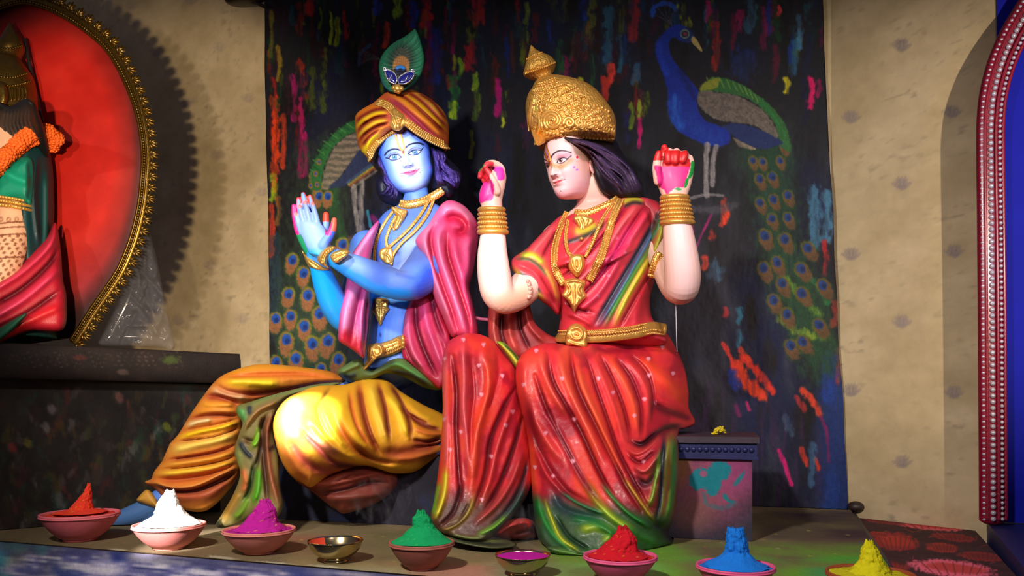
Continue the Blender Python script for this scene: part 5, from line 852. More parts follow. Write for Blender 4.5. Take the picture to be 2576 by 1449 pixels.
def blot(pn, seed):
    n_ = fbm(pn.q[:, 0]/46, pn.q[:, 1]/70, 3, seed); pn.mix(np.arange(len(pn.q)), (226, 62, 38), np.clip((n_-.52)*6, 0, .8)); pn.mix(np.arange(len(pn.q)), (150, 16, 40), np.clip((.46-n_)*6, 0, .7))
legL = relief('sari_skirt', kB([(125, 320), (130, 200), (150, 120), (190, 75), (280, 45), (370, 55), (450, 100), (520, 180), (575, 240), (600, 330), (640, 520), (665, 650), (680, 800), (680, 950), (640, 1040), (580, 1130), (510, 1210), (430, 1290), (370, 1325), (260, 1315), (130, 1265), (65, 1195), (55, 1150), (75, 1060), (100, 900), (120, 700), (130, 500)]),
    [(1180, 860, 2.22), (1270, 900, 2.28), (1130, 1000, 2.17), (1250, 1050, 2.20), (1320, 1000, 2.26), (1130, 1250, 2.08), (1300, 1230, 2.14), (1100, 1320, 2.05), (1220, 1360, 2.02)], .10, 55, m_sari, ra, S0, [
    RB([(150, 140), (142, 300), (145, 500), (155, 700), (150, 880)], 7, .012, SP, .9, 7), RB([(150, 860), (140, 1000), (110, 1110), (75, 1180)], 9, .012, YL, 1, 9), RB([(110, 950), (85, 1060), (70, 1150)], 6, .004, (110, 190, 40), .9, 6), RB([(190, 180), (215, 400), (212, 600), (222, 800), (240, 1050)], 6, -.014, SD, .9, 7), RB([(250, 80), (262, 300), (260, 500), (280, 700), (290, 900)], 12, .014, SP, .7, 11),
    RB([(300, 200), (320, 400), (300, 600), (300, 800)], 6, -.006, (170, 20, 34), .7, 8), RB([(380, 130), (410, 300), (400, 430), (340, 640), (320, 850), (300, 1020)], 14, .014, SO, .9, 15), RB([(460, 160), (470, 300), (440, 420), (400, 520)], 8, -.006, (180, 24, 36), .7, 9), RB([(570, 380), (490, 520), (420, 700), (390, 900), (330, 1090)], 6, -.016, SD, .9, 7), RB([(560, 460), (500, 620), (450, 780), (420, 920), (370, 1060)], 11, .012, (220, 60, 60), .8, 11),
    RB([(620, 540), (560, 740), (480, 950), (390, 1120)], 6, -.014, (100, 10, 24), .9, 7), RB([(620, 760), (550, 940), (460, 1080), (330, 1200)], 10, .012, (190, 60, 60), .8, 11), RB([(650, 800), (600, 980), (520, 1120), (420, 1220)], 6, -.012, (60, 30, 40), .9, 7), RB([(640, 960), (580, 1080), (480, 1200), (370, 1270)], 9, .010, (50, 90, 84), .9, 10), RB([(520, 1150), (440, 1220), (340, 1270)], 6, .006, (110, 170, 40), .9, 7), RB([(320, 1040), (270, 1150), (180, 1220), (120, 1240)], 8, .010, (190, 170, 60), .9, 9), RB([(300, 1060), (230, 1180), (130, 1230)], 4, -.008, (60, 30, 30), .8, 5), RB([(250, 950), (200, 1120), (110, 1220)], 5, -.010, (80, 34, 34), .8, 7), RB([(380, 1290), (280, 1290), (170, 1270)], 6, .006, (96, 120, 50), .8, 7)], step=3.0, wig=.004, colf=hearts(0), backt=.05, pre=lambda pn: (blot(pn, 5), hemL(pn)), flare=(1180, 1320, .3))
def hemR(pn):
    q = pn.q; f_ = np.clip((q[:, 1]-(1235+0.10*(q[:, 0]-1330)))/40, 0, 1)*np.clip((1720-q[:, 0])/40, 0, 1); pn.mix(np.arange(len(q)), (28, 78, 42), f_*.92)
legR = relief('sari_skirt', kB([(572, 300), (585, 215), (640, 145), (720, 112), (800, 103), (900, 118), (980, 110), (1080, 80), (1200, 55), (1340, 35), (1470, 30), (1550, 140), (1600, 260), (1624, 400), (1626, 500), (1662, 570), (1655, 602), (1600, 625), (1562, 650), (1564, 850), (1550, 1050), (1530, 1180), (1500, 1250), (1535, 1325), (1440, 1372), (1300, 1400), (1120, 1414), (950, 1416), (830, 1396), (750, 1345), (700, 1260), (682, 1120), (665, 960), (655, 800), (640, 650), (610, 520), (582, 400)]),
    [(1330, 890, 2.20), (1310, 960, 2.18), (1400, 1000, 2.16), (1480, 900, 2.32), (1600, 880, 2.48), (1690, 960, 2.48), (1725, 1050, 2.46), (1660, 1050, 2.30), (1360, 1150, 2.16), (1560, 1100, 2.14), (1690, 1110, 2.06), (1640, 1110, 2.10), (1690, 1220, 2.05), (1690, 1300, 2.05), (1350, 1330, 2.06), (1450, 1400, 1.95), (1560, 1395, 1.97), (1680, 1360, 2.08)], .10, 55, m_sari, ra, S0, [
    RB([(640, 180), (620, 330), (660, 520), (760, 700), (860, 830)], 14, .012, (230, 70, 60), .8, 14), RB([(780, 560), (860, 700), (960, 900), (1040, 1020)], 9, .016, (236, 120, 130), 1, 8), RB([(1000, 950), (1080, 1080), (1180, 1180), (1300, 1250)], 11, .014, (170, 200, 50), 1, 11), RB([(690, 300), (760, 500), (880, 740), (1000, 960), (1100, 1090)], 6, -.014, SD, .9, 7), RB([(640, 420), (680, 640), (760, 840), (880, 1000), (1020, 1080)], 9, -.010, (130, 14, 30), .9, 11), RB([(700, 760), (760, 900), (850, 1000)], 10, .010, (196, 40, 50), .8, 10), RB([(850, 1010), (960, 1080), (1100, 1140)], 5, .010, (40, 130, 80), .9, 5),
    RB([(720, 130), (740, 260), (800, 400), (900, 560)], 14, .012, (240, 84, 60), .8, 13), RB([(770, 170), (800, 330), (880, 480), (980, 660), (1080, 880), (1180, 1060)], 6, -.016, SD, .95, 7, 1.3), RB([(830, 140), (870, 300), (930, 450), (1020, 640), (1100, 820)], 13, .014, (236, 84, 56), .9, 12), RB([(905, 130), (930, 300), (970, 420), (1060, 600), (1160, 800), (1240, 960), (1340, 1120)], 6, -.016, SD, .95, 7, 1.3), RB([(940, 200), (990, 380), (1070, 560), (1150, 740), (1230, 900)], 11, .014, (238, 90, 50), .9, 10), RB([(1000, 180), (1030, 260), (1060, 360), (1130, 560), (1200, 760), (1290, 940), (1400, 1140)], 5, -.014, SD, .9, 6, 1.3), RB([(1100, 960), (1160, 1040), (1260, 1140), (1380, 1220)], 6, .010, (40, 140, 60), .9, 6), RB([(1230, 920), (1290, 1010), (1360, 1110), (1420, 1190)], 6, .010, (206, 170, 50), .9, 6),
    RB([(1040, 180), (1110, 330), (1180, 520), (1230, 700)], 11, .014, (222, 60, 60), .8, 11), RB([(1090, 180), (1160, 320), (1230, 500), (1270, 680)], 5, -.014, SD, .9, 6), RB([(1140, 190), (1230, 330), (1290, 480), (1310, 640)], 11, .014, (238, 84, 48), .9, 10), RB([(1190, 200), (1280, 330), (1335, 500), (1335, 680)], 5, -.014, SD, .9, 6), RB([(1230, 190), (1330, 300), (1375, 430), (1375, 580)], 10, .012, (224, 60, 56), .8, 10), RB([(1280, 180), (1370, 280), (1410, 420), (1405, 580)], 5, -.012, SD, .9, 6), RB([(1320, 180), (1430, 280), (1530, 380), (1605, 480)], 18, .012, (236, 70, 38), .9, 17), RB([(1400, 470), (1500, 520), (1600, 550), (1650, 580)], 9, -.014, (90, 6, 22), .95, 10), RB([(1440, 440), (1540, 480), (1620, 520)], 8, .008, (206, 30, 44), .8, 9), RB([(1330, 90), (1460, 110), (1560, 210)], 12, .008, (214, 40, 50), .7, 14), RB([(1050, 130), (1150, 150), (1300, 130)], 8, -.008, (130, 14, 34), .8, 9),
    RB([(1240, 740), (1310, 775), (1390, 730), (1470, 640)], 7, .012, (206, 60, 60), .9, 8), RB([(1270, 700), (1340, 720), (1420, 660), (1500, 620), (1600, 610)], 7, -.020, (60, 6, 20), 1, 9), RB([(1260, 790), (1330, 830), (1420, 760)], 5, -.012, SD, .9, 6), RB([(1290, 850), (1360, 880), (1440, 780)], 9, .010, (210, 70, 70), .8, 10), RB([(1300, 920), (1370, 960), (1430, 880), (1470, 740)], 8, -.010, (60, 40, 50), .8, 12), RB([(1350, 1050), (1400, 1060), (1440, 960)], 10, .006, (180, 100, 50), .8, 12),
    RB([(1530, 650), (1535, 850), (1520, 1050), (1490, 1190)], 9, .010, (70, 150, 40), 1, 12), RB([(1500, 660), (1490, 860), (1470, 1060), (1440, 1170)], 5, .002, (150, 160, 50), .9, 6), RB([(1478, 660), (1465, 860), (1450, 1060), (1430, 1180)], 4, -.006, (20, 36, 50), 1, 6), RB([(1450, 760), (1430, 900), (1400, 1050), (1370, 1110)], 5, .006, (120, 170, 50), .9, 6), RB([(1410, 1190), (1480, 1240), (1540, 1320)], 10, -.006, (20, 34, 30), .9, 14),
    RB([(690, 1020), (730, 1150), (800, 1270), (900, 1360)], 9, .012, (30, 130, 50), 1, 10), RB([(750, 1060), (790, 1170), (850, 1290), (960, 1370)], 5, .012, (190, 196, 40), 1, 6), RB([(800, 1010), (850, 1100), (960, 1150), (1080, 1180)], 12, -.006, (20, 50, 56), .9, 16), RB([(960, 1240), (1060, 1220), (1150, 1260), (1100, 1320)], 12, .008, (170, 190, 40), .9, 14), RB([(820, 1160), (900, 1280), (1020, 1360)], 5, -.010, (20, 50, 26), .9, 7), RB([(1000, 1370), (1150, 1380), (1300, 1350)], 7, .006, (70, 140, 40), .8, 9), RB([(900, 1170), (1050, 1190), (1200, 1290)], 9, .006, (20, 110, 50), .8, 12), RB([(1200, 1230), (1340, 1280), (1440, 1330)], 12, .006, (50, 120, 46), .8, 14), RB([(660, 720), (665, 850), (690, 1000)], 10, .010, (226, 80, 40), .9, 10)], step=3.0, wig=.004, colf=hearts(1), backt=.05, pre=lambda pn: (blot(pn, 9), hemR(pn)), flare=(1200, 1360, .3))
for o in (legL, legR): tag(o, 'red sari skirt folds with small pink heart dots and green hem')
hemf = relief('hem_flounce', kB([(760, 1345), (860, 1340), (960, 1365), (1080, 1385), (1140, 1400), (1060, 1420), (940, 1425), (830, 1400)]), [(1450, 1395, 1.88)], .02, 12, m_sari, ra, (50, 84, 40), [RB([(800, 1360), (930, 1385), (1060, 1405)], 4, .005, (100, 150, 50), .8, 5)], step=3)
relief('hem_flounce', [(1098, 1328), (1130, 1340), (1180, 1345), (1235, 1348), (1290, 1362), (1296, 1374), (1240, 1380), (1170, 1370), (1115, 1352)], [(1120, 1340, 2.02), (1200, 1362, 1.95), (1290, 1370, 1.94)], .02, 10, m_sari, ra, (70, 76, 44), [([(1110, 1335), (1180, 1350), (1260, 1362)], 4, .005, (130, 140, 60), .8, 5), ([(1150, 1356), (1220, 1368), (1280, 1370)], 3, -.004, (30, 34, 30), .8, 4)], step=3)
foot = relief('foot', kB([(435, 1285), (455, 1240), (520, 1185), (600, 1165), (670, 1180), (705, 1230), (700, 1290), (620, 1305), (560, 1300), (480, 1305)]), [(1290, 1340, 2.06), (1240, 1352, 2.03)], .045, 22, m_skin, ra, (150, 52, 46), [RB([(450, 1270), (530, 1220), (600, 1200)], 8, .010, (190, 60, 56), .8, 9), RB([(560, 1270), (640, 1250), (690, 1230)], 6, -.008, (90, 40, 36), .8, 8), RB([(600, 1190), (650, 1200), (660, 1230)], 7, .006, (200, 40, 36), .9, 8)], step=3)
tag(foot, 'red dyed foot peeping from under the hem')
bord = relief('sari_border', kB([(455, 95), (510, 105), (570, 165), (605, 215), (585, 265), (530, 195), (490, 140)]), [(1270, 880, 2.235)], .025, 10, m_sari, ra, (120, 160, 40), [RB([(470, 105), (540, 170), (590, 240)], 4, .004, (206, 196, 40), .9, 4), RB([(500, 110), (560, 165), (598, 220)], 3, .002, (40, 60, 30), .9, 3)], step=2.6)
# upper body
drape = relief('sari_drape', k5([(135, 1110), (125, 1240), (130, 1330), (165, 1420), (330, 1470), (560, 1420), (640, 1400), (600, 1330), (520, 1290), (440, 1220), (410, 1130), (390, 1050), (320, 1050), (220, 1100)]), [(1240, 800, 2.36), (1320, 850, 2.38), (1400, 870, 2.40)], .03, 22, m_sari, ra, (150, 44, 42), [R5([(170, 1150), (165, 1280), (200, 1400)], 7, .010, (190, 86, 76), .8, 8), R5([(215, 1150), (215, 1290), (260, 1420)], 5, -.012, (70, 14, 20), .9, 6), R5([(270, 1120), (270, 1280), (320, 1420)], 9, .010, (206, 84, 70), .8, 9), R5([(330, 1090), (340, 1250), (400, 1390)], 5, -.010, (80, 16, 22), .9, 6), R5([(370, 1090), (400, 1230), (500, 1350)], 8, .010, (170, 60, 56), .8, 8)], step=3.2)
torso = relief('sari_bodice', k5([(640, 520), (700, 485), (760, 500), (860, 450), (960, 400), (1040, 385), (1150, 390), (1240, 415), (1278, 480), (1282, 620), (1250, 720), (1218, 800), (1228, 930), (1200, 1050), (1212, 1180), (1295, 1290), (1290, 1360), (1000, 1400), (780, 1400), (605, 1390), (600, 1180), (588, 1050), (530, 920), (500, 810), (530, 700), (590, 600)]),
    [(1420, 560, 2.42), (1400, 660, 2.40), (1450, 760, 2.40), (1420, 870, 2.42), (1650, 520, 2.46), (1640, 680, 2.45), (1670, 850, 2.47), (1530, 540, 2.42), (1540, 800, 2.42)], .11, 70, m_sari, ra, (212, 50, 64), [
    (([(1425, 650), (1430, 665)]), 34, .035), (([(1530, 640), (1540, 660)]), 42, .045), R5([(1020, 400), (930, 500), (850, 580), (760, 680), (680, 760)], 8, .008, (226, 90, 80), .8, 9), R5([(1080, 400), (960, 560), (840, 700), (720, 830), (600, 930)], 5, -.008, (140, 16, 40), .9, 6), R5([(1140, 400), (1010, 570), (900, 740), (780, 890), (640, 1010)], 9, .010, (232, 110, 110), .8, 9), R5([(1190, 410), (1060, 600), (940, 800), (800, 980), (640, 1100)], 5, -.010, (140, 14, 40), .9, 6), R5([(1230, 430), (1100, 620), (980, 830), (860, 1020), (700, 1160)], 11, .010, (226, 60, 90), .9, 11), R5([(1080, 560), (950, 780), (830, 940)], 10, .004, (196, 40, 110), .7, 13),
    R5([(1268, 480), (1150, 690), (1010, 930), (880, 1150), (830, 1230)], 6, -.006, (24, 46, 60), 1, 7), R5([(1275, 520), (1190, 680), (1060, 910), (930, 1130), (860, 1235)], 5, .008, (40, 100, 150), 1, 6), R5([(1278, 560), (1200, 720), (1090, 900), (980, 1090), (900, 1240)], 5, .006, (60, 150, 50), 1, 7), R5([(1275, 620), (1210, 760), (1120, 920), (1030, 1080), (960, 1240)], 7, .008, (206, 206, 50), 1, 9), R5([(1220, 860), (1130, 1010), (1040, 1170), (1000, 1250)], 5, -.008, (140, 20, 30), .9, 7), R5([(1160, 1000), (1120, 1150), (1120, 1260)], 14, .006, (170, 24, 40), .6, 18), R5([(640, 1150), (760, 1200), (820, 1240)], 8, .006, (210, 40, 60), .7, 10), R5([(610, 1040), (690, 1120), (820, 1150)], 5, -.008, (130, 10, 30), .8, 7),
    R5([(1010, 420), (1080, 397), (1160, 405)], 9, .002, (206, 200, 50), 1, 9), R5([(1020, 450), (1090, 420), (1160, 430)], 4, .002, (40, 40, 40), .9, 5), R5([(690, 600), (760, 610), (850, 560)], 12, .002, (190, 200, 50), .9, 12), R5([(620, 690), (720, 660), (830, 610), (900, 550)], 5, .002, (40, 56, 46), .9, 6), R5([(520, 740), (530, 830), (560, 960)], 6, .004, (206, 190, 50), .8, 7)], step=3.2, wig=.003,
    colf=lambda pn: [pn.ell(*k5([a])[0], 4.5, 4, (230, 120, 150), .9, 20, .4) for a in ((980, 655), (1035, 752), (925, 905), (857, 1040), (790, 1140), (445, 900), (515, 1005))] and None)
tag(torso, 'red sari draped over the bodice with green and yellow border')
sleeve = relief('sleeve', k5([(620, 505), (550, 555), (465, 640), (380, 725), (290, 790), (280, 850), (320, 910), (380, 985), (450, 1050), (530, 1110), (592, 1160), (620, 1000), (610, 850), (600, 700), (640, 590)]), [(1400, 560, 2.42), (1300, 660, 2.30), (1330, 730, 2.28), (1400, 780, 2.36), (1400, 650, 2.38)], .07, 36, m_sari, ra, (206, 58, 70), [
    R5([(560, 570), (480, 680), (420, 740)], 7, .008, (222, 110, 110), .8, 8), R5([(590, 600), (520, 720), (490, 790)], 5, -.008, (140, 20, 40), .8, 6), R5([(335, 770), (420, 770), (500, 830)], 8, .006, (180, 200, 50), 1, 9), R5([(310, 795), (400, 800), (480, 860), (520, 920)], 4, .003, (60, 90, 50), .9, 5), R5([(320, 830), (420, 870), (500, 960), (560, 1060)], 10, .010, (220, 50, 60), .8, 11), R5([(290, 850), (340, 920), (420, 1000), (500, 1070)], 8, .006, (190, 196, 50), 1, 8), R5([(330, 870), (400, 940), (480, 1020)], 4, .002, (40, 70, 60), .9, 5), R5([(500, 840), (560, 960), (590, 1080)], 6, .006, (206, 180, 50), .7, 7), R5([(470, 900), (530, 1000), (580, 1100)], 5, -.008, (150, 16, 34), .8, 6)], step=3.2)
sho = relief('sari_shoulder', k5([(1120, 388), (1200, 395), (1262, 425), (1292, 490), (1294, 620), (1270, 720), (1238, 810), (1212, 800), (1190, 700), (1150, 560), (1110, 440)]), [(1640, 520, 2.42), (1668, 590, 2.37), (1648, 650, 2.38)], .045, 18, m_sari, ra, (212, 52, 66), [R5([(1150, 410), (1210, 480), (1240, 560)], 7, .008, (230, 130, 140), .8, 8), R5([(1285, 500), (1240, 600), (1180, 690)], 6, .004, (30, 110, 50), .95, 8), R5([(1290, 560), (1262, 660), (1220, 760)], 7, .006, (190, 206, 50), .95, 9), R5([(1262, 470), (1220, 570), (1170, 650)], 4, -.004, (40, 50, 50), .8, 5)], step=3)
# hair
HP = (20, 15, 22)
hs = []
for t in np.linspace(0, 1, 26):
    l = [(500+60*t, 765-5*t), (640+60*t, 860-60*t), (740+80*t, 1000-140*t), (830+120*t, 1090-120*t), (880+150*t, 1160-30*t)]; c = [(92, 70, 110), (64, 50, 90), (120, 90, 130), (50, 40, 60), (110, 84, 116), (70, 56, 100)][int(t*25) % 6]; hs.append((k3([(u+RNG.uniform(-10, 10), v+RNG.uniform(-10, 10)) for u, v in l]), 2.6, .007, c, RNG.uniform(.3, .8), RNG.uniform(1.5, 3.6)))
hair = relief('long_hair', k3([(460, 742), (560, 740), (700, 755), (826, 755), (875, 830), (935, 930), (1025, 1070), (1042, 1195), (960, 1205), (860, 1190), (740, 1150), (690, 1060), (670, 990), (660, 930), (640, 880), (590, 830), (520, 790)]), [(1430, 350, 2.33), (1510, 430, 2.40), (1540, 360, 2.46), (1600, 480, 2.48), (1530, 480, 2.42)], .05, 22, m_hair, ra, HP, hs, step=2.6)
tag(hair, 'long dark brown hair falling behind the shoulder')
# crown
cst = [(1353, 366, 1546, 352, 2.40, .105), (1349, 352, 1548, 342, 2.40, .115), (1334, 325, 1549, 318, 2.405, .118), (1325, 298, 1545, 294, 2.41, .115), (1322, 268, 1526, 264, 2.41, .108), (1327, 242, 1495, 230, 2.41, .095), (1336, 228, 1455, 211, 2.41, .075), (1343, 212, 1415, 198, 2.41, .048), (1350, 204, 1391, 193, 2.41, .028), (1349, 199, 1389, 186, 2.41, .027), (1330, 195, 1396, 172, 2.41, .042), (1317, 187, 1398, 160, 2.41, .050), (1321, 167, 1388, 147, 2.41, .042), (1325, 152, 1367, 136, 2.41, .028), (1330, 134, 1350, 126, 2.41, .014), (1334, 116, 1338, 114, 2.41, .004)]
V, f = pillow_shape(cst, 48, 6, 1.0); crown = obj('crown', V, f, m_crown, ra); tag(crown, 'tall golden crown with scrolls and beads')
cd = surf(crown); orn = Acc()
for pts, r in ((k3([(335, 708), (450, 722), (600, 738), (720, 748), (815, 746)]), .0066), (k3([(270, 478), (340, 458), (440, 425), (545, 372)]), .004), (k3([(330, 560), (420, 525), (560, 455), (600, 440)]), .004), (k3([(190, 170), (250, 140), (300, 122)]), .0032), (k3([(180, 275), (300, 235), (395, 195)]), .0032), (k3([(230, 400), (330, 385), (470, 350)]), .0035)):
    beads(orn, onto(cd, pts, .003, 8, 2.3), r, 1.9, 8, 6)
for dy, n_ in ((395, 9), (375, 9), (355, 8), (338, 7)):
    l = onto(cd, k3([(245+(395-dy)*.5, dy+12), (320, dy), (420-(395-dy)*.5, dy-30)]), .001, 6, 2.35); beads(orn, l, .0048, 1.9, 8, 6)
orn.build('crown_beads', m_gold, ra).parent = crown; orn = Acc()
def scroll(zx, zy, r0, turns, a0, dr, w_=.0056, flip=1):
    w_ = w_*1.25
    t = np.linspace(0, 1, int(16*turns)); ang = a0+flip*t*turns*2*math.pi; rr = r0*(1-dr*t)
    pts = k3(np.c_[zx+rr*np.cos(ang), zy+rr*np.sin(ang)]); l = resample(np.array(pts), 2.5); d = [cd(*p) or 2.33 for p in l]; V, f = tube_shape(P(l[:, 0], l[:, 1], np.array(d)-.001), w_*np.linspace(1, .7, len(l)), 8); orn.add(V, f)
for a in ((375, 620, 85, 1.7, 2.6, .85), (375, 620, 64, 1.5, 2.2, .85), (500, 635, 42, 1.5, 3.0, .8), (295, 560, 60, 1.0, 3.6, .6, .0036, -1), (330, 520, 45, 1.1, 2.4, .7, .0036), (640, 640, 34, 1.3, 1.0, .7, .0034), (700, 540, 28, 1.3, 1.5, .7, .0032), (560, 570, 24, 1.2, .5, .7, .003), (720, 650, 30, 1.2, 4, .7, .003), (780, 620, 30, 1.3, 2, .7, .003), (620, 500, 22, 1.2, 3, .7, .003), (480, 560, 22, 1.2, 5, .7, .003), (400, 470, 20, 1.2, 1, .7, .003), (250, 700, 26, 1.2, 2, .7, .003), (660, 570, 20, 1.2, 2, .7, .003)): scroll(*a)
for k in range(7):
    p = [(205+9*k, 690-8*k), (195+12*k, 590-10*k), (210+10*k, 520-20*k+abs(3-k)*6), (222+8*k, 440+abs(3-k)*14)]; l = onto(cd, k3(p), .001, 5, 2.33); V, f = tube_shape(l, .0032, 8); orn.add(V, f)
for k in range(12):
    x0 = 560+24*k; p = [(x0, 722+2*k), (x0+10*math.sin(k*2), 690), (x0+8, 650-20*math.sin(k))]; l = onto(cd, k3(p), .001, 5, 2.33); V, f = tube_shape(l, .0026, 7); orn.add(V, f)
taken = [(375, 620, 95), (500, 635, 50)]
for k in range(900):
    zx, zy = RNG.uniform(240, 815), RNG.uniform(400, 715); rr_ = RNG.uniform(16, 30)
    if zy < 395+.55*(zx-430) or zy > 690+.03*(zx-300) or any(math.hypot(zx-u, zy-v) < rr_*.85+w_*.85 for u, v, w_ in taken): continue
    taken.append((zx, zy, rr_)); scroll(zx, zy, rr_, 1.5, RNG.uniform(0, 6), .8, .0030, random.choice((-1, 1)))
for k in range(60):
    zx, zy = 420+RNG.uniform(0, 380), 440+RNG.uniform(0, 230)
    (a_, b_), = k3([(zx, zy)]); d = cd(a_, b_)
    if d and zy > 380+0.42*(zx-420): V, q_ = ball_shape(P(a_, b_, d), RNG.uniform(.0035, .006), 8, 6); orn.add(V, q_)
for k in range(9): (a_, b_), = k3([(700+13*k, 455+24*k)]); V, q_ = ball_shape(P(a_, b_+2, 2.40), (.009, .012, .011), 10, 8); orn.add(V, q_)
l = onto(cd, k3([(250, 790), (275, 700), (290, 640), (270, 560)]), .0, 6, 2.31); V, f = tube_shape(l, [.004+.006*math.sin(math.pi*t) for t in np.linspace(0, 1, len(l))], 8); orn.add(V, f)
orn.build('crown_scrolls', m_gold, ra).parent = crown
tip = relief('crown_front', k3([(215, 650), (250, 640), (300, 680), (330, 720), (325, 770), (300, 790), (270, 800), (245, 770)]), [(1345, 345, 2.325), (1365, 365, 2.29)], .014, 12, m_gold, ra, (226, 158, 48), [(k3([(250, 680), (280, 740), (300, 780)]), 3, .006), (k3([(290, 690), (305, 740), (310, 770)]), 3, .005)], step=2.2); tip.parent = crown
# ================================================================== jewellery of both statues
def strand(acc, dep, pts, w_, rows, lift=.004, br=None, flat=.4, n=8, default=2.3, plate=True):
    l = onto(dep, pts, lift, n, default)
    if plate: V, f = tube_shape(l, w_*.92, 10, flat, True, up=(0, 1, 0)); acc.add(V, f)
    dv = np.gradient(l, axis=0); nr = np.cross(dv, [0, 1, 0]); nr /= np.linalg.norm(nr, axis=1)[:, None]+1e-9
    br = br or w_/max(rows, 1)*.8
    for k in range(rows):
        o_ = (k-(rows-1)/2)*2*w_/max(rows, 1)*.95; beads(acc, l+nr*o_-[0, w_*flat*.8, 0], br, 2.0, 7, 5)
def pendant(name, outline, d, parent, thick=.010, ridges=(), drops=(), r=6):
    o = relief(name, outline, [(np.mean([p[0] for p in outline]), np.mean([p[1] for p in outline]), d)] if not isinstance(d, list) else d, thick, r, m_gold, parent, (226, 158, 48), ridges, step=1.9)
    return o
kd = surf(kb, shawlA, shawlC, shawlB, waist)
a = Acc(); strand(a, kd, [(1008, 513), (1030, 515), (1060, 508), (1090, 494), (1112, 480)], .016, 2, .006, .0055); ch = a.build('choker', m_gold, kr); tag(ch, 'gold beaded choker')
a = Acc()
for l in ([(998, 522), (975, 550), (955, 585), (944, 620), (941, 655)], [(1006, 528), (985, 565), (972, 600), (974, 622)], [(1092, 500), (1075, 540), (1045, 580), (1010, 612), (990, 640), (984, 665)], [(1080, 503), (1058, 540), (1025, 580), (990, 612), (974, 626)]): strand(a, kd, k4([((x-700)*2.898, (y-450)*2.898) for x, y in l]), .0058, 2, .005, .0028)
tag(a.build('necklace', m_gold, kr), 'long gold beaded necklace')
d0 = (kd(1005, 545) or 2.43)
pendant('pendant', [(985, 520), (1010, 525), (1025, 530), (1018, 550), (1008, 565), (1000, 578), (990, 576), (992, 560), (998, 545), (990, 535)], d0-.012, kr, .010, [([(995, 530), (1010, 545), (1000, 570)], 3, .004), ([(1015, 532), (1010, 550)], 3, .004)])
for x_, y_ in ((991, 577), (985, 570), (1003, 568)): V, q = ball_shape(P(x_, y_, d0-.012), .006, 10, 8); obj('pendant_drop', V, q, m_gold, kr)
d1 = (kd(972, 640) or 2.43); pendant('pendant', k4([(740, 520), (790, 495), (830, 510), (840, 560), (835, 610), (790, 620), (750, 590), (735, 560)]), d1-.010, kr, .010, [(k4([(760, 540), (800, 560), (820, 600)]), 2.5, .004), (k4([(800, 510), (780, 560), (780, 600)]), 2.5, .004)])
d2 = (kd(957, 790) or 2.43); pendant('pendant', k4([(700, 870), (760, 865), (805, 880), (800, 930), (810, 950), (785, 985), (765, 1030), (745, 1075), (725, 1040), (705, 990), (685, 960), (700, 920)]), d2-.012, kr, .012, [(k4([(745, 900), (745, 960), (745, 1050)]), 3, .005), (k4([(770, 950), (760, 1010)]), 2.2, .004), (k4([(720, 950), (732, 1010)]), 2.2, .004), (k4([(720, 890), (740, 910), (775, 890)]), 3, .005), (k4([(705, 950), (745, 935), (795, 945)]), 2.5, .004)])
a = Acc(); strand(a, kd, [(928, 884), (955, 882), (985, 874), (1014, 860)], .026, 0, .014, flat=.3)
for o_ in (-13, -4, 5, 13): l = onto(kd, [(928, 884+o_), (955, 882+o_), (985, 874+o_), (1014, 860+o_)], .022, 8); beads(a, l, .0042 if abs(o_) < 10 else .003, 2.0, 7, 5)
belt = a.build('belt', m_gold, kr); tag(belt, 'broad gold waist belt')
bk = pendant('belt_buckle', k4([(680, 1210), (730, 1195), (775, 1230), (765, 1290), (720, 1310), (690, 1340), (640, 1390), (612, 1410), (625, 1360), (655, 1300), (655, 1240)]), 2.385, kr, .016, [(k4([(700, 1230), (740, 1220), (750, 1270), (710, 1290), (690, 1250)]), 3.5, .006), (k4([(690, 1300), (660, 1350), (630, 1390)]), 3, .006), (k4([(720, 1300), (680, 1350)]), 2.5, .005), (k4([(665, 1240), (670, 1300)]), 3, .005)]); bk.parent = belt
kh = lambda z: [(720+a/6.3, 470+b/6.3) for a, b in z]
cf = pendant('wrist_cuff', kh([(490, 1110), (510, 1060), (560, 985), (640, 930), (740, 925), (800, 960), (790, 1000), (710, 1070), (670, 1150), (655, 1230), (680, 1290), (640, 1285), (560, 1240), (500, 1180)]), [(805, 650, 2.15), (835, 625, 2.165), (825, 670, 2.15)], kr, .034, [(kh([(540, 1150), (570, 1060), (640, 980), (740, 950)]), 2.2, .006), (kh([(600, 1230), (610, 1130), (660, 1050), (760, 980)]), 2.2, .006), (kh([(560, 1190), (585, 1090), (650, 1010), (750, 965)]), 2.2, -.004)], r=14)
a = Acc(); fd_ = surf(cf); beads(a, onto(fd_, kh([(570, 1200), (595, 1110), (650, 1030), (740, 968)]), .002, 8), .0042, 2.1, 8, 6); a.build('cuff_beads', m_gold, kr).parent = cf
pendant('cuff_leaf', kh([(700, 1090), (740, 1040), (850, 1000), (960, 990), (1005, 1040), (960, 1100), (900, 1150), (810, 1210), (740, 1190), (710, 1150)]), [(845, 645, 2.125)], kr, .014, [(kh([(740, 1140), (840, 1080), (960, 1040)]), 2.2, .005), (kh([(780, 1180), (870, 1120), (960, 1080)]), 2.2, .005), (kh([(720, 1100), (820, 1040), (930, 1010)]), 2.2, .005), (kh([(790, 1090), (850, 1060), (870, 1090)]), 2.2, .004)])
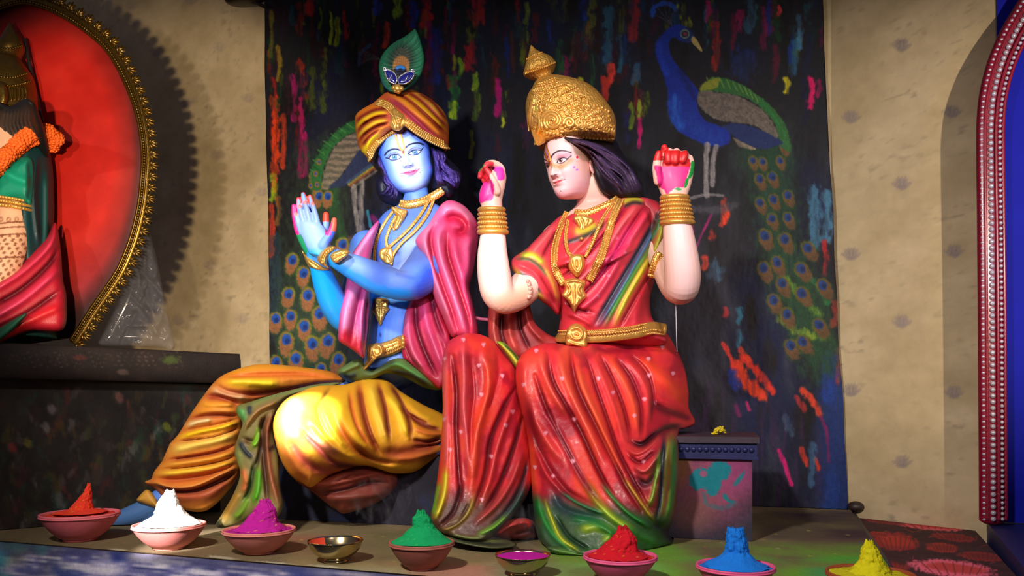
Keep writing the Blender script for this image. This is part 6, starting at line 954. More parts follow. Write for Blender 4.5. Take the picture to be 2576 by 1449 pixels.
pendant('wrist_cuff', kh([(250, 1010), (290, 1060), (360, 1100), (430, 1130), (500, 1170), (600, 1260), (690, 1300), (640, 1330), (540, 1340), (430, 1315), (370, 1280), (320, 1200), (280, 1100)]), [(790, 665, 2.215)], kr, .035, [(kh([(330, 1110), (420, 1190), (560, 1280)]), 2.2, .006), (kh([(300, 1100), (380, 1230), (520, 1320)]), 2.2, .005), (kh([(380, 1130), (480, 1210), (620, 1290)]), 2.2, .005)], r=12)
# lady
rd = surf(rb, torso, sleeve)
a = Acc(); strand(a, rd, k5([(705, 490), (780, 492), (860, 462), (940, 425), (985, 395)]), .014, 2, .006, .0055); tag(a.build('choker', m_gold, ra), 'gold beaded choker')
pendant('pendant', k5([(690, 520), (740, 500), (800, 515), (830, 540), (800, 580), (770, 610), (745, 650), (730, 610), (715, 570)]), (rd(1462, 560) or 2.3)-.012, ra, .010, [(k5([(740, 520), (760, 570), (745, 630)]), 2.5, .005), (k5([(790, 530), (770, 580)]), 2.5, .004), (k5([(715, 530), (735, 580)]), 2.5, .004)])
V, q = ball_shape(P(*k5([(745, 660)])[0], (rd(1462, 600) or 2.3)-.012), .006, 10, 8); obj('pendant_drop', V, q, m_gold, ra)
a = Acc()
for l in ([(650, 490), (600, 600), (568, 740), (575, 860), (625, 960)], [(1000, 405), (950, 520), (915, 640), (870, 780), (795, 930)]): strand(a, rd, k5(l), .0125, 3, .006, .0030)
for l in ([(650, 490), (590, 590), (548, 740), (555, 870), (605, 965)], [(1022, 402), (970, 530), (935, 650), (890, 800), (815, 945)]): strand(a, rd, k5(l), .004, 1, .009, .0036, plate=False)
tag(a.build('broad_necklace', m_gold, ra), 'broad gold necklace framing the chest')
a = Acc()
for l in ([(655, 540), (640, 640), (650, 730), (680, 780)], [(950, 430), (880, 540), (820, 680), (770, 780)]): strand(a, rd, k5(l), .0065, 2, .006, .003)
tag(a.build('necklace', m_gold, ra), 'inner gold necklace')
pendant('pendant', k5([(655, 800), (690, 765), (745, 765), (770, 810), (760, 860), (720, 915), (685, 890), (658, 850)]), (rd(1446, 665) or 2.25)-.014, ra, .016, [(k5([(680, 800), (690, 850), (720, 880), (745, 840), (740, 790)]), 3, .007), (k5([(712, 800), (714, 850)]), 3, .006)], r=8)
pendant('pendant', k5([(625, 940), (680, 920), (740, 925), (775, 945), (765, 1000), (780, 1040), (745, 1080), (720, 1110), (697, 1150), (675, 1105), (650, 1070), (615, 1035), (635, 990)]), (rd(1446, 735) or 2.28)-.014, ra, .016, [(k5([(695, 960), (697, 1050), (697, 1130)]), 3, .006), (k5([(650, 960), (670, 1000), (650, 1040)]), 3, .006), (k5([(745, 960), (725, 1000), (745, 1040)]), 3, .006), (k5([(670, 1050), (680, 1100)]), 2.2, .005), (k5([(725, 1050), (715, 1100)]), 2.2, .005), (k5([(640, 950), (700, 935), (760, 955)]), 3, .005)], r=8)
bd = surf(torso, legR, rb)
a = Acc(); bl = [(1405, 846), (1450, 846), (1520, 844), (1590, 836), (1640, 826), (1672, 830)]
l = onto(bd, bl, .010, 8); V, f = tube_shape(l, .021, 12, .35, True, up=(0, 1, 0)); a.add(V, f)
for o_, r_ in ((-15, .003), (-5, .0045), (5, .0045), (14, .0035)): beads(a, onto(bd, [(x_, y_+o_*.9) for x_, y_ in bl], .018, 8), r_, 2.0, 7, 5)
belt2 = a.build('belt', m_gold, ra); tag(belt2, 'gold beaded waist belt')
dbk = (bd(1451, 842) or 2.3)-.02
b2 = pendant('belt_buckle', k5([(640, 1290), (660, 1245), (700, 1220), (745, 1230), (780, 1265), (785, 1320), (780, 1380), (745, 1390), (700, 1375), (650, 1370), (635, 1335)]), dbk, ra, .018, [(k5([(680, 1260), (720, 1250), (750, 1280), (735, 1320), (690, 1320), (670, 1285)]), 3.5, .007), (k5([(700, 1285), (730, 1300)]), 3.5, .006), (k5([(660, 1340), (700, 1360), (760, 1370)]), 3, .005), (k5([(650, 1270), (655, 1320)]), 2.5, .005), (k5([(775, 1270), (770, 1330)]), 2.5, .005)], r=9); b2.parent = belt2
def bangles(cx0, cy0, r0, d0, cx1, cy1, r1, d1, n, tilt=.25):
    for k in range(n):
        t = k/(n-1); cx, cy, r, d = cx0+(cx1-cx0)*t, cy0+(cy1-cy0)*t, r0+(r1-r0)*t, d0+(d1-d0)*t; c = P(cx, cy, d); R_ = r*d/F; th = np.linspace(0, 2*math.pi, 37)
        ring = c+np.stack([R_*np.cos(th), R_*.95*np.sin(th), tilt*R_*np.sin(th)*.6], -1); a = Acc(); tr = (.0076 if k in (0, n-1) else .0066); V, f = tube_shape(ring, tr, 8, 1, False); a.add(V, f)
        beads(a, c+(ring-c)*(1+tr*.7/R_), .0034 if k not in (0, n-1) else .0026, 2.2, 6, 5); a.build('bangle', m_gold, ra)
bangles(1237, 528, 29, 2.145, 1240, 584, 34, 2.15, 6); bangles(1697, 497, 31, 2.19, 1704, 560, 38, 2.20, 7)
a = Acc(); strand(a, surf(rb), [(1640, 695), (1646, 672), (1653, 650), (1660, 640)], .016, 3, .006, .004); a.build('armlet', m_gold, ra)
a = Acc(); strand(a, surf(rb), [(1328, 708), (1334, 730), (1330, 748)], .008, 1, .003, .006); a.build('armlet', mat('rose_gold', (214, 150, 130), rough=.4, metal=.3), ra)
# ================================================================== bench under the statues
b0 = np.array([-0.80, 2.47]); b1 = np.array([0.662, 2.04]); bu = (b1-b0)/np.linalg.norm(b1-b0); bn = np.array([-bu[1], bu[0]]); BL = np.linalg.norm(b1-b0); ZT = .285; BD = .50
bench = thing('bench', 'dark painted wooden bench with a beaded edge and teal splash under both statues', 'bench', (float((b0+b1)[0]/2), float((b0+b1)[1]/2+.25), 0))
nu, nv = 460, 90; uu = np.linspace(0, BL-.012, nu); zz = np.linspace(.002, .228, nv)
W = np.concatenate([np.repeat((b0+uu[:, None]*bu+bn*.012)[:, None], nv, 1), np.broadcast_to(zz[None, :, None], (nu, nv, 1))], -1); U, Vp = PX(W); pn = Paint(U, Vp, (44, 42, 56)); q = pn.q
n = fbm(q[:, 0]/60, q[:, 1]/60, 4, 41); pn.C += (n-.5)[:, None]*np.array([30, 34, 44]); pn.C = mixc(pn.C, (40, 52, 96), (n-.5)*3*(q[:, 0] < 1200))
pn.ell(1790, 1220, 120, 110, (150, 70, 100), .9, 0, .8, .3); pn.ell(1860, 1190, 60, 60, (150, 60, 110), .7, 0, .9); pn.ell(1740, 1290, 70, 60, (120, 80, 70), .7, 0, .9); pn.ell(1715, 1170, 24, 60, (140, 90, 50), .8, 0, .8)  # pink glow on the bench front, painted into its colour as soft patches
kt = lambda z: [(1720+a/3.45, 900+b/3.45) for a, b in z]
pn.poly(kt([(60, 1020), (110, 970), (220, 955), (270, 900), (360, 900), (410, 960), (380, 1040), (330, 1080), (290, 1190), (220, 1200), (190, 1130), (110, 1150), (50, 1100)]), (10, 120, 132), .95, 3, 6); pn.ell(*kt([(170, 1005)])[0], 11, 9, (150, 80, 110), .95, 0, .4, .5); pn.poly(kt([(430, 1100), (470, 1040), (530, 985), (510, 1050), (450, 1110)]), (20, 116, 124), .9, 2, 2); pn.poly(kt([(340, 1190), (370, 1180), (400, 1230), (460, 1245), (420, 1265), (360, 1235)]), (16, 116, 124), .9, 2, 3); pn.stroke(kt([(170, 1180), (200, 1270), (320, 1300), (440, 1270)]), 6, (40, 110, 116), .6, .8, 1.2, .6)
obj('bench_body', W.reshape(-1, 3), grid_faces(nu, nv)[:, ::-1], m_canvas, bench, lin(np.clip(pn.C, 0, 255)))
mb = mat('bench_dark', (38, 34, 46), rough=.45, var=.3, vscale=12, bump=.3, bscale=120); mbb = mat('bench_blue', (34, 36, 84), rough=.4, var=.3, vscale=20, bump=.3, bscale=120)
pl4 = lambda u0, u1, v0, v1: [b0+bu*u0+bn*v0, b0+bu*u1+bn*v0, b0+bu*u1+bn*v1, b0+bu*u0+bn*v1]
V, f = prism(pl4(0, BL-.012, .0125, BD), .0, .228); obj('bench_core', V, f, mb, bench, smooth=False)
V, f = prism(pl4(-.01, BL+.006, -.004, BD+.0), .268, ZT); obj('bench_top', V, f, mat('bench_top', (58, 44, 56), rough=.5, var=.5, vscale=9), bench, smooth=False)
V, f = prism(pl4(-.005, BL, .004, BD-.01), .228, .268); obj('bench_rail', V, f, mbb, bench, smooth=False)
V, f = prism(pl4(-.008, BL+.003, 0, BD-.005), .224, .232); obj('bench_lip', V, f, mbb, bench, smooth=False)
me_b = mesh_from('bead', *ball_shape((0, 0, 0), (.0075, .006, .0075), 10, 8))
me_b.materials.append(mbb)
for k in range(int(BL/.017)):
    p = b0+bu*(BL-.014-k*.017)+bn*.003
    if (p[0]/p[1]*F+CX) < 1690: break
    o = bpy.data.objects.new('bead', me_b); COL.objects.link(o); o.parent = bench; o.location = Vector((*p, .250))-bench.location
# small marigold on the bench
fp = b0+bu*(BL-.10)+bn*.16; fl_ = thing('flower', 'small yellow marigold lying on the dark bench top', 'flower', (*fp, ZT))
m_yel = mat('marigold', (206, 186, 20), rough=.7, var=.2); pet = mesh_from('petal', *ball_shape((0, 0, 0), (.007, .0045, .003), 8, 6)); pet.materials.append(m_yel)
for k in range(26):
    o = bpy.data.objects.new('petal', pet); COL.objects.link(o); o.parent = fl_; a_ = k*2.4; r_ = .004+.0005*k; o.location = (r_*math.cos(a_), r_*math.sin(a_), .005+.013*(1-k/26)+.003*(k % 3)); o.rotation_euler = (RNG.uniform(-.8, .8), RNG.uniform(-.8, .8), a_)
for k in range(4): o = bpy.data.objects.new('petal', pet); COL.objects.link(o); o.parent = fl_; o.location = (-.022+.004*k, -.01+.003*k, .004); o.rotation_euler = (.3*k, .2, k)
# ================================================================== bowls of colour powder
m_clay = mat('clay', (206, 122, 110), rough=.65, var=.14, vscale=18, bump=.2, bscale=90); m_clayd = mat('clay_brown', (150, 84, 70), rough=.65, var=.16, vscale=18, bump=.2, bscale=90); m_clayp = mat('clay_pink', (210, 80, 126), rough=.6, var=.12, vscale=18, bump=.2, bscale=90); m_clayr = mat('clay_rose', (206, 98, 108), rough=.6, var=.14, vscale=18, bump=.2, bscale=90); m_clayo = mat('clay_orange', (150, 70, 30), rough=.65, var=.16, vscale=18)
m_brass = mat('brass', (190, 172, 130), rough=.2, metal=1.0, var=.1, vscale=10)
def bowl(name, label, cx, rim_y, hw, base_y, mt, brass=False, group=None):
    d = CZ*F/(base_y-HY); R_ = hw*d/F; H = (base_y-rim_y)/F*d; x_ = (cx-CX)/F*d
    t = thing(name, label, 'bowl', (x_, d, 0), group); O = np.array((x_, d, 0))
    if not brass:
        pr = [(.001, .004), (.40*R_, .002), (.42*R_, 0), (.43*R_, .003), (.44*R_, .10*H), (.52*R_, .14*H), (.68*R_, .32*H), (.84*R_, .58*H), (.95*R_, .82*H), (R_, .97*H), (.99*R_, H*1.01), (.955*R_, H*1.01), (.93*R_, .95*H), (.84*R_, .72*H), (.66*R_, .45*H), (.4*R_, .28*H), (.001, .24*H)]
        V, f = lathe_shape(pr, 56, O); obj('bowl_body', V, f, mt, t)
        th = np.linspace(0, 2*math.pi, 49); V, f = tube_shape(O+np.stack([.985*R_*np.cos(th), .985*R_*np.sin(th), np.full(49, H*.9)], -1), .0022, 6, 1, False); obj('rim_line', V, f, mt, t)
    else:
        pr = [(.001, .006), (.36*R_, .004), (.46*R_, 0), (.47*R_, .004), (.42*R_, .12*H), (.40*R_, .17*H), (.52*R_, .22*H), (.74*R_, .40*H), (.90*R_, .65*H), (.97*R_, .9*H), (R_, H), (.985*R_, H*1.02), (.95*R_, .92*H), (.87*R_, .66*H), (.7*R_, .44*H), (.4*R_, .3*H), (.001, .27*H)]
        V, f = lathe_shape(pr, 56, O); obj('bowl_body', V, f, mt, t)
    return t, d, R_, H, x_
def heap(label, col, d, R_, H, x_, L_, R__, jag=.6, depth=.8, seed=0, speck=None):
    """powder heap from left and right outlines (px, top to bottom) plus a bed that fills the bowl"""
    ysm = np.linspace(max(L_[0][1], R__[0][1]), max(L_[-1][1], R__[-1][1]), 40); lx = np.interp(ysm, [p[1] for p in L_], [p[0] for p in L_]); rx = np.interp(ysm, [p[1] for p in R__], [p[0] for p in R__])
    n = 64; th = np.linspace(0, 2*math.pi, n, endpoint=False); c = (lx+rx)/2; h = (rx-lx)/2*d/F; C_ = P(c, ysm, np.full(40, d)); hy = np.minimum(h*depth, R_*.9)
    V = C_[:, None]+np.stack([h[:, None]*np.cos(th)[None], hy[:, None]*np.sin(th)[None], np.zeros((40, n))], -1)
    nz = (fbm(np.repeat(th[None], 40, 0)*2.5+seed, np.repeat(ysm[:, None], n, 1)/9, 4, seed)-.5)*.007*jag+(fbm(np.repeat(th[None], 40, 0)*9+seed, np.repeat(ysm[:, None], n, 1)/26, 3, seed+5)-.5)*.005*jag
    rad = np.stack([np.cos(th)[None]*np.ones((40, 1)), np.sin(th)[None]*np.ones((40, 1)), np.zeros((40, n))], -1); amp = np.clip(np.linspace(0, 5, 40), .25, 1)[:, None]; V = V+rad*(nz*amp)[..., None]; V[:3, :, 2] += (hash2(np.arange(n), np.zeros(n), seed)-.5)[None]*.010*jag
    bed = [(.94, H*.93), (.8, H*.96), (.5, H*1.0)]
    a = Acc(); top = len(V); V2 = np.vstack([V.reshape(-1, 3), C_[0]+[0, 0, .001]]); tri = np.array([(40*n, k, (k+1) % n) for k in range(n)]); col_ = np.ones((len(V2), 3))*lin(col)
    if speck is not None:
        m_ = RNG.random(len(V2)) < .02; col_[m_] = lin(speck)
    a.add(V2, [grid_faces(40, n, True)[:, ::-1], tri], col_)
    nr = 10; rr = np.linspace(.955*R_, .02, nr); ph = th; B_ = np.stack([rr[:, None]*np.cos(ph)[None], rr[:, None]*np.sin(ph)[None], H*.90+.10*H*(1-(rr/R_)[:, None]**2)+(fbm(ph[None]*6+0*rr[:, None], rr[:, None]*90+0*ph[None], 3, seed)-.5)*.008], -1).reshape(-1, 3)+[x_, d, 0]
    B_ = np.vstack([B_, [x_, d, .3*H]]); cb = np.ones((len(B_), 3))*lin(np.array(col)*.93)
    if speck is not None: m_ = RNG.random(len(B_)) < .04; cb[m_] = lin(speck)
    a.add(B_, [grid_faces(nr, n, True), np.array([(nr*n, (k+1) % n, k) for k in range(n)])], cb)
    o = a.build('powder_heap', mat('powder', rough=.95, var=.10, vscale=150, bump=.6, bscale=350, attr=True, bdist=.003, spec=.2), None); tag(o, label, 'powder', 'heaps of coloured powder'); return o
G1 = 'bowls along the stage edge'
_, d, R_, H, x_ = bowl('clay_bowl', 'clay bowl holding orange-red powder at the far left of the stage', 202, 1290, 91, 1359, m_clayr, group=G1); heap('orange-red powder peak in the leftmost clay bowl', (216, 56, 36), d, R_, H, x_, [(221, 1218), (211, 1239), (189, 1267), (175, 1281), (140, 1288)], [(227, 1218), (229, 1235), (229, 1262), (231, 1280), (262, 1288)], 1, 1, 1, (220, 130, 30))
_, d, R_, H, x_ = bowl('clay_bowl', 'clay bowl holding bright white powder', 426, 1318, 87, 1380, m_clay, group=G1); heap('white powder heap with a split peak in a clay bowl', (226, 224, 214), d, R_, H, x_, [(420, 1236), (408, 1248), (402, 1260), (391, 1295), (353, 1318)], [(436, 1236), (441, 1245), (451, 1271), (472, 1299), (500, 1318)], 1.4, .9, 2)
_, d, R_, H, x_ = bowl('clay_bowl', 'clay bowl holding magenta powder in front of the green sash', 652, 1330, 89, 1391, m_clay, group=G1); heap('magenta powder heap in a clay bowl below the green sash', (176, 26, 140), d, R_, H, x_, [(656, 1260), (646, 1274), (622, 1306), (592, 1332)], [(680, 1260), (691, 1280), (699, 1313), (718, 1332)], 1.4, .9, 3, (196, 120, 60))
t, d, R_, H, x_ = bowl('brass_bowl', 'empty-looking small brass bowl with a red smear inside', 844, 1359, 69, 1413, m_brass, True, G1)
o_ = Acc(); V, f = lathe_shape([(.3*R_, .36*H), (.69*R_, .47*H), (.86*R_, .68*H), (.945*R_, .95*H)], 56, (x_, d, 0)); keep = V.reshape(4, 56, 3)[:, 46:56+1]; keep = np.concatenate([V.reshape(4, 56, 3)[:, 48:], V.reshape(4, 56, 3)[:, :6]], 1); tag(obj('powder_smear', keep.reshape(-1, 3)+[0, 0, .001], grid_faces(4, keep.shape[1]), mat('red_smear', (206, 60, 30), rough=.9), t), 'orange-red powder smear')
_, d, R_, H, x_ = bowl('clay_bowl', 'brown clay bowl holding green powder', 1061, 1362, 82, 1431, m_clayd, group=G1); heap('green powder heap in a brown clay bowl', (14, 146, 84), d, R_, H, x_, [(1052, 1287), (1040, 1303), (1036, 1325), (1010, 1350), (984, 1362)], [(1068, 1287), (1079, 1299), (1094, 1328), (1120, 1352), (1138, 1362)], 1.2, .9, 5, (60, 176, 90))
t, d, R_, H, x_ = bowl('brass_bowl', 'small brass bowl filled level with magenta powder', 1315, 1395, 70, 1448, m_brass, True, G1)
V, f = lathe_shape([(.955*R_, .90*H), (.7*R_, .97*H), (.4*R_, 1.0*H), (.002, 1.01*H)], 48, (x_, d, 0)); V2, f2 = lathe_shape([(.955*R_, .90*H), (.8*R_, .62*H), (.002, .4*H)], 48, (x_, d, 0)); a = Acc(); a.add(V, f[:, ::-1], lin((170, 10, 140))); a.add(V2, f2, lin((170, 10, 140))); tag(a.build('powder_heap', MATS['powder'], None), 'smooth magenta powder levelled in a small brass bowl', 'powder', 'heaps of coloured powder')
_, d, R_, H, x_ = bowl('clay_bowl', 'pink clay bowl holding red powder', 1560, 1396, 93, 1462, m_clayp, group=G1); heap('red powder heap in a pink clay bowl', (186, 18, 34), d, R_, H, x_, [(1556, 1328), (1550, 1336), (1532, 1358), (1499, 1390), (1480, 1398)], [(1574, 1328), (1586, 1335), (1598, 1350), (1603, 1385), (1630, 1398)], 1.4, .9, 7, (200, 110, 40))
_, d, R_, H, x_ = bowl('clay_bowl', 'pink clay bowl holding bright blue powder', 1850, 1421, 97, 1490, m_clayp, group=G1); heap('bright blue powder tower in a pink clay bowl', (22, 112, 206), d, R_, H, x_, [(1831, 1332), (1827, 1349), (1824, 1388), (1809, 1402), (1772, 1420)], [(1870, 1332), (1875, 1352), (1882, 1391), (1900, 1409), (1932, 1424)], 1.2, .9, 9)
_, d, R_, H, x_ = bowl('clay_bowl', 'orange-brown clay bowl holding yellow powder at the right stage corner', 2189, 1440, 105, 1514, m_clayo, group=G1); heap('yellow powder cone in the rightmost clay bowl', (206, 198, 22), d, R_, H, x_, [(2178, 1364), (2172, 1374), (2162, 1412), (2134, 1446)], [(2194, 1364), (2200, 1372), (2214, 1395), (2228, 1423), (2242, 1446)], 1.2, .9, 11)
# ================================================================== pedestal at left with halo and a third statue
p0 = np.array([-1.491, 2.20]); p1 = np.array([-.955, 2.655]); pu = (p1-p0)/np.linalg.norm(p1-p0); pnn = np.array([-pu[1], pu[0]]); PLn = np.linalg.norm(p1-p0); ZP = .556
ped = thing('pedestal', 'dark paint-smeared pedestal block under the statue with the halo', 'pedestal', (-1.45, 2.6, 0))
def quad(u0, u1, v0, v1): return [p0+pu*u0+pnn*v0, p0+pu*u1+pnn*v0, p0+pu*u1+pnn*v1, p0+pu*u0+pnn*v1]
def painted_face(name, u0, u1, v, z0, z1, base, painter, parent, bulge=0):
    nu, nv = 260, 120; uu = np.linspace(u0, u1, nu); zz = np.linspace(z0, z1, nv); W = np.concatenate([np.repeat((p0+uu[:, None]*pu+pnn*v)[:, None], nv, 1), np.broadcast_to(zz[None, :, None], (nu, nv, 1))], -1)
    if bulge: s_ = np.sin(np.linspace(0, math.pi, nv))**.5; W[..., :2] -= (pnn*bulge)*s_[None, :, None]; W[..., 2] += 0
    U, Vp = PX(W); pn = Paint(U, Vp, base); painter(pn); return obj(name, W.reshape(-1, 3), grid_faces(nu, nv)[:, ::-1], m_canvas, parent, lin(np.clip(pn.C, 0, 255)))
def pbody(pn):
    q = pn.q; n = fbm(q[:, 0]/50, q[:, 1]/70, 4, 51); pn.C += (n-.5)[:, None]*np.array([30, 28, 24])
    for k in range(230):
        x_, y_ = RNG.uniform(-20, 600), RNG.uniform(960, 1340); c = random.choice([(90, 80, 76), (60, 70, 34), (96, 36, 32), (36, 60, 56), (110, 104, 104), (86, 66, 24), (34, 70, 40)]); pn.stroke([(x_, y_), (x_+RNG.uniform(-18, 18), y_+RNG.uniform(10, 46))], RNG.uniform(3, 13), np.array(c)*.9, RNG.uniform(.25, .75), .9, 1.2, .6, k)
    for x_, y_, c in [(130, 1030, (120, 112, 116)), (300, 1000, (120, 70, 66)), (32, 1125, (130, 40, 40)), (420, 1075, (110, 120, 30)), (115, 1075, (110, 106, 100)), (70, 1115, (110, 106, 30))]: pn.ell(x_, y_, 11, 15, c, .7, -30, .6, .8, int(x_))
def pslab(pn):
    q = pn.q; n = fbm(q[:, 0]/40, q[:, 1]/30, 4, 61); pn.C += (n-.5)[:, None]*np.array([26, 18, 16])
    for k in range(26): x_ = 20+k*17; pn.stroke([(x_, 885), (x_+16, 925)], 1, (86, 74, 66), .5*RNG.random(), .5, .4); pn.stroke([(x_+14, 885), (x_-2, 925)], 1, (86, 74, 66), .4*RNG.random(), .5, .4)
    pn.ell(430, 905, 26, 12, (60, 80, 24), .7, 0, .6, .9); pn.ell(310, 935, 16, 8, (84, 66, 64), .7, 0, .6, .8); pn.ell(200, 900, 20, 8, (100, 36, 30), .5, 0, .6, .8)
V, f = prism(quad(-.6, PLn-.05, .06, .62), 0, .45); obj('pedestal_core', V, f, mat('pedestal_dark', (30, 24, 24), rough=.5, var=.4), ped, smooth=False)
painted_face('pedestal_face', -.6, PLn-.05, .055, .002, .45, (34, 28, 26), pbody, ped)
V, f = prism(quad(-.6, PLn, .012, .66), .45, ZP); obj('slab', V, f, MATS['pedestal_dark'], ped, smooth=False)
painted_face('slab_edge', -.6, PLn, .010, .45, ZP, (25, 16, 15), pslab, ped, .016)
# halo (prabhavali) : disc, ring, beads and leaf ornaments
HD = lambda x_: 2.56-0.0006*np.asarray(x_, float)*0
halo = thing('halo', 'oval red halo board with a gilded leaf-edged rim behind the green-sleeved statue', 'halo', tuple(P(60, 868, 2.52)))
hp = np.array([(60, 0), (120, 14), (168, 37), (218, 70), (261, 106), (290, 143), (318, 195), (345, 262), (361, 330), (367, 392), (365, 440), (357, 515), (338, 596), (308, 672), (275, 725), (240, 775), (212, 818), (186, 858)], float)
mir = hp[::-1].copy(); mir[:, 0] = 120-mir[:, 0]; path = np.vstack([mir[:-1], hp]); pl_ = cr(path, 8); hz = np.vstack([pl_, [[60, 868]]])
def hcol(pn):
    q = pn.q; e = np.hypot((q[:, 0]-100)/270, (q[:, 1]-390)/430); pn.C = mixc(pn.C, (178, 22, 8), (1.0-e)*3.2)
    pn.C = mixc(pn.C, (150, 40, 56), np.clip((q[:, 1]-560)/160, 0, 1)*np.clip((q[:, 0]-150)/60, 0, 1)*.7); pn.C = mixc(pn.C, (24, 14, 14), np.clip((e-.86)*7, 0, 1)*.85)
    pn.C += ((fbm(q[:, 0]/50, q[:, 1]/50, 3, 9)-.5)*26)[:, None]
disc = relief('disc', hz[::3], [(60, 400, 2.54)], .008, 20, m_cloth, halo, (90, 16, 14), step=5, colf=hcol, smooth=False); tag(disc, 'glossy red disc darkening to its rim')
vis = pl_[(pl_[:, 0] > -70)]; seg = vis[np.argmin(np.hypot(vis[:, 0]+60, vis[:, 1]-20)):] if False else pl_
l3 = P(seg[:, 0], seg[:, 1], np.full(len(seg), 2.525)); a = Acc(); V, f = tube_shape(l3, .018, 12, .5, True, up=(0, 1, 0)); a.add(V, f)
nr2 = np.gradient(seg, axis=0); nr2 = np.stack([nr2[:, 1], -nr2[:, 0]], -1); nr2 /= np.linalg.norm(nr2, axis=1)[:, None]
for o_, r_ in ((-9, .003), (1, .003)): s2 = seg+nr2*o_; V, f = tube_shape(P(s2[:, 0], s2[:, 1], np.full(len(s2), 2.513)), .0025, 7); a.add(V, f)
ring = a.build('ring', m_goldd, halo)
a = Acc(); s2 = seg-nr2*4; beads(a, P(s2[:, 0], s2[:, 1], np.full(len(s2), 2.512)), .0048, 1.9, 7, 5); o = a.build('ring_beads', m_goldd, halo); o['kind'] = 'stuff'; o.parent = ring
la = Acc()
for ang, ln in ((-62, .8), (-32, .95), (0, 1.0), (32, .95), (62, .8)):
    s_, c_ = math.sin(math.radians(ang)), math.cos(math.radians(ang)); t_ = np.linspace(0, 1, 5); pts = np.stack([s_*ln*.022*t_, -.003-.005*np.sin(math.pi*t_), -.002+c_*ln*.030*t_], -1); V, f = tube_shape(pts, [.003, .0052, .0064, .0058, .0034], 7, .7); la.add(V, f)
for sx in (-1, 1):
    t_ = np.linspace(0, 5, 10); V, f = tube_shape(np.stack([sx*(.009+.0045*np.cos(t_)), np.full(10, -.004), .002+.0045*np.sin(t_)], -1), .0018, 5); la.add(V, f)
V, f = prism([(-.012, -.001), (.012, -.001), (.012, .003), (-.012, .003)], -.004, .012); la.add(V, f)
Vl, fl2, cl = la.get(); lme = mesh_from('leaf', Vl, fl2); lme.materials.append(m_goldd)
so = resample(seg+nr2*13, 27.5); tg = np.gradient(so, axis=0)
for k in range(len(so)):
    if not -150 < so[k, 0] < 420 or (so[k, 0] < 60 and so[k, 1] > 400): continue
    o = bpy.data.objects.new('leaf', lme); COL.objects.link(o); o.parent = halo; o.location = Vector(P(so[k, 0], so[k, 1], 2.523))-halo.location; an = math.atan2(-tg[k, 1], tg[k, 0]); o.rotation_euler = (0, -an, 0)
# third statue (cut off by the picture edge)
gs = thing('statue', 'partly visible statue in green sleeves with hennaed arm before the red halo', 'statue', tuple(P(40, 866, 2.42)))
k1 = lambda z: [(a/1.6103, b/1.6103) for a, b in z]
sh = [pillow_shape([(-50, 300, 60, 300, 2.44, .07), (-60, 360, 90, 350, 2.44, .08), (-90, 430, 110, 420, 2.44, .10), (-90, 560, 110, 560, 2.44, .11), (-90, 700, 120, 700, 2.44, .11), (-90, 850, 130, 850, 2.42, .11)]), T((-44, 430, 2.44, 34), (-42, 360, 2.43, 32), (-42, 320, 2.42, 34), n=20), T((70, 400, 2.42, 42), (45, 480, 2.36, 40), (38, 540, 2.33, 40), (28, 610, 2.30, 40), (8, 680, 2.26, 36), (-40, 740, 2.22, 30), n=20)]
V, f = remesh(sh, .004, 3); x_, y_ = PX(V); pn = Paint(x_, y_, (206, 160, 130)); q = pn.q
nn_ = (np.sin(q[:, 0]/3.2+q[:, 1]/9)*np.sin(q[:, 1]/3.4) > .25)&(q[:, 1] > 590); pn.mix(np.where(nn_)[0], (112, 60, 34), np.full(nn_.sum(), .8))
arm_d, _, _ = segdist(q, np.array([(70, 400), (45, 480), (38, 540), (28, 610), (8, 680), (-40, 740)], float)); cov = (q[:, 1] > 400) & ((arm_d > 43) | (V[:, 1] > 2.38)); pn.mix(np.where(cov)[0], (8, 60, 56), np.full(cov.sum(), 1.0))
for yy in (560, 572, 590, 648): pn.stroke([(-40, yy+8), (20, yy), (78, yy-2)], 2.2, (104, 54, 30), .9, .4, .1)
for xx in (2, 22, 42, 62): pn.ell(xx, 552, 6, 7, (110, 58, 34), .8, 0, .5); pn.ell(xx, 552, 3, 4, (206, 160, 130), .9)
H3 = ((-62, 6, 2), .80, P(-40, 318, 2.42)); Vh, fh, Lh = head_shape(*H3); fp_ = Paint(Lh[:, 0]*1000, Lh[:, 2]*1000, (206, 160, 130))
for sx in (-1, 1): fp_.ell(sx*33, 0, 15, 6, (236, 232, 226), 1); fp_.ell(sx*33, 0, 6, 6, (50, 30, 24), 1); fp_.stroke([(sx*16, 1), (sx*33, 7), (sx*52, 2)], 1.6, (30, 20, 20), 1); fp_.stroke([(sx*12, 18), (sx*34, 25), (sx*56, 17)], 2.2, (30, 20, 20), 1)
fp_.ell(0, -64, 24, 6, (190, 70, 70), .9); fp_.C[Lh[:, 1] < 0] = (206, 160, 130)
a3 = Acc(); a3.add(V, f, lin(np.clip(pn.C, 0, 255))); a3.add(Vh, fh, lin(fp_.C))
sb = a3.build('body', m_skin, gs); tag(sb, 'fair arm with brown henna pattern')
def R1(z, w_, h_, c=None, ca=1, wc=None): return (k1(z), w_, h_, c, ca, wc)
cst = [(-60, 310, 84, 306, 2.42, .10), (-62, 270, 84, 262, 2.42, .10), (-60, 215, 78, 206, 2.42, .09), (-45, 190, 72, 182, 2.42, .075), (-18, 160, 52, 152, 2.42, .05), (-6, 146, 48, 142, 2.42, .04), (-6, 122, 57, 118, 2.42, .04), (6, 100, 50, 96, 2.42, .03), (16, 76, 36, 74, 2.42, .014), (23, 58, 27, 57, 2.42, .003)]
V, f = pillow_shape(cst, 36, 6, 1); c3 = obj('crown', V, f, m_goldd, gs); cd3 = surf(c3); a = Acc()
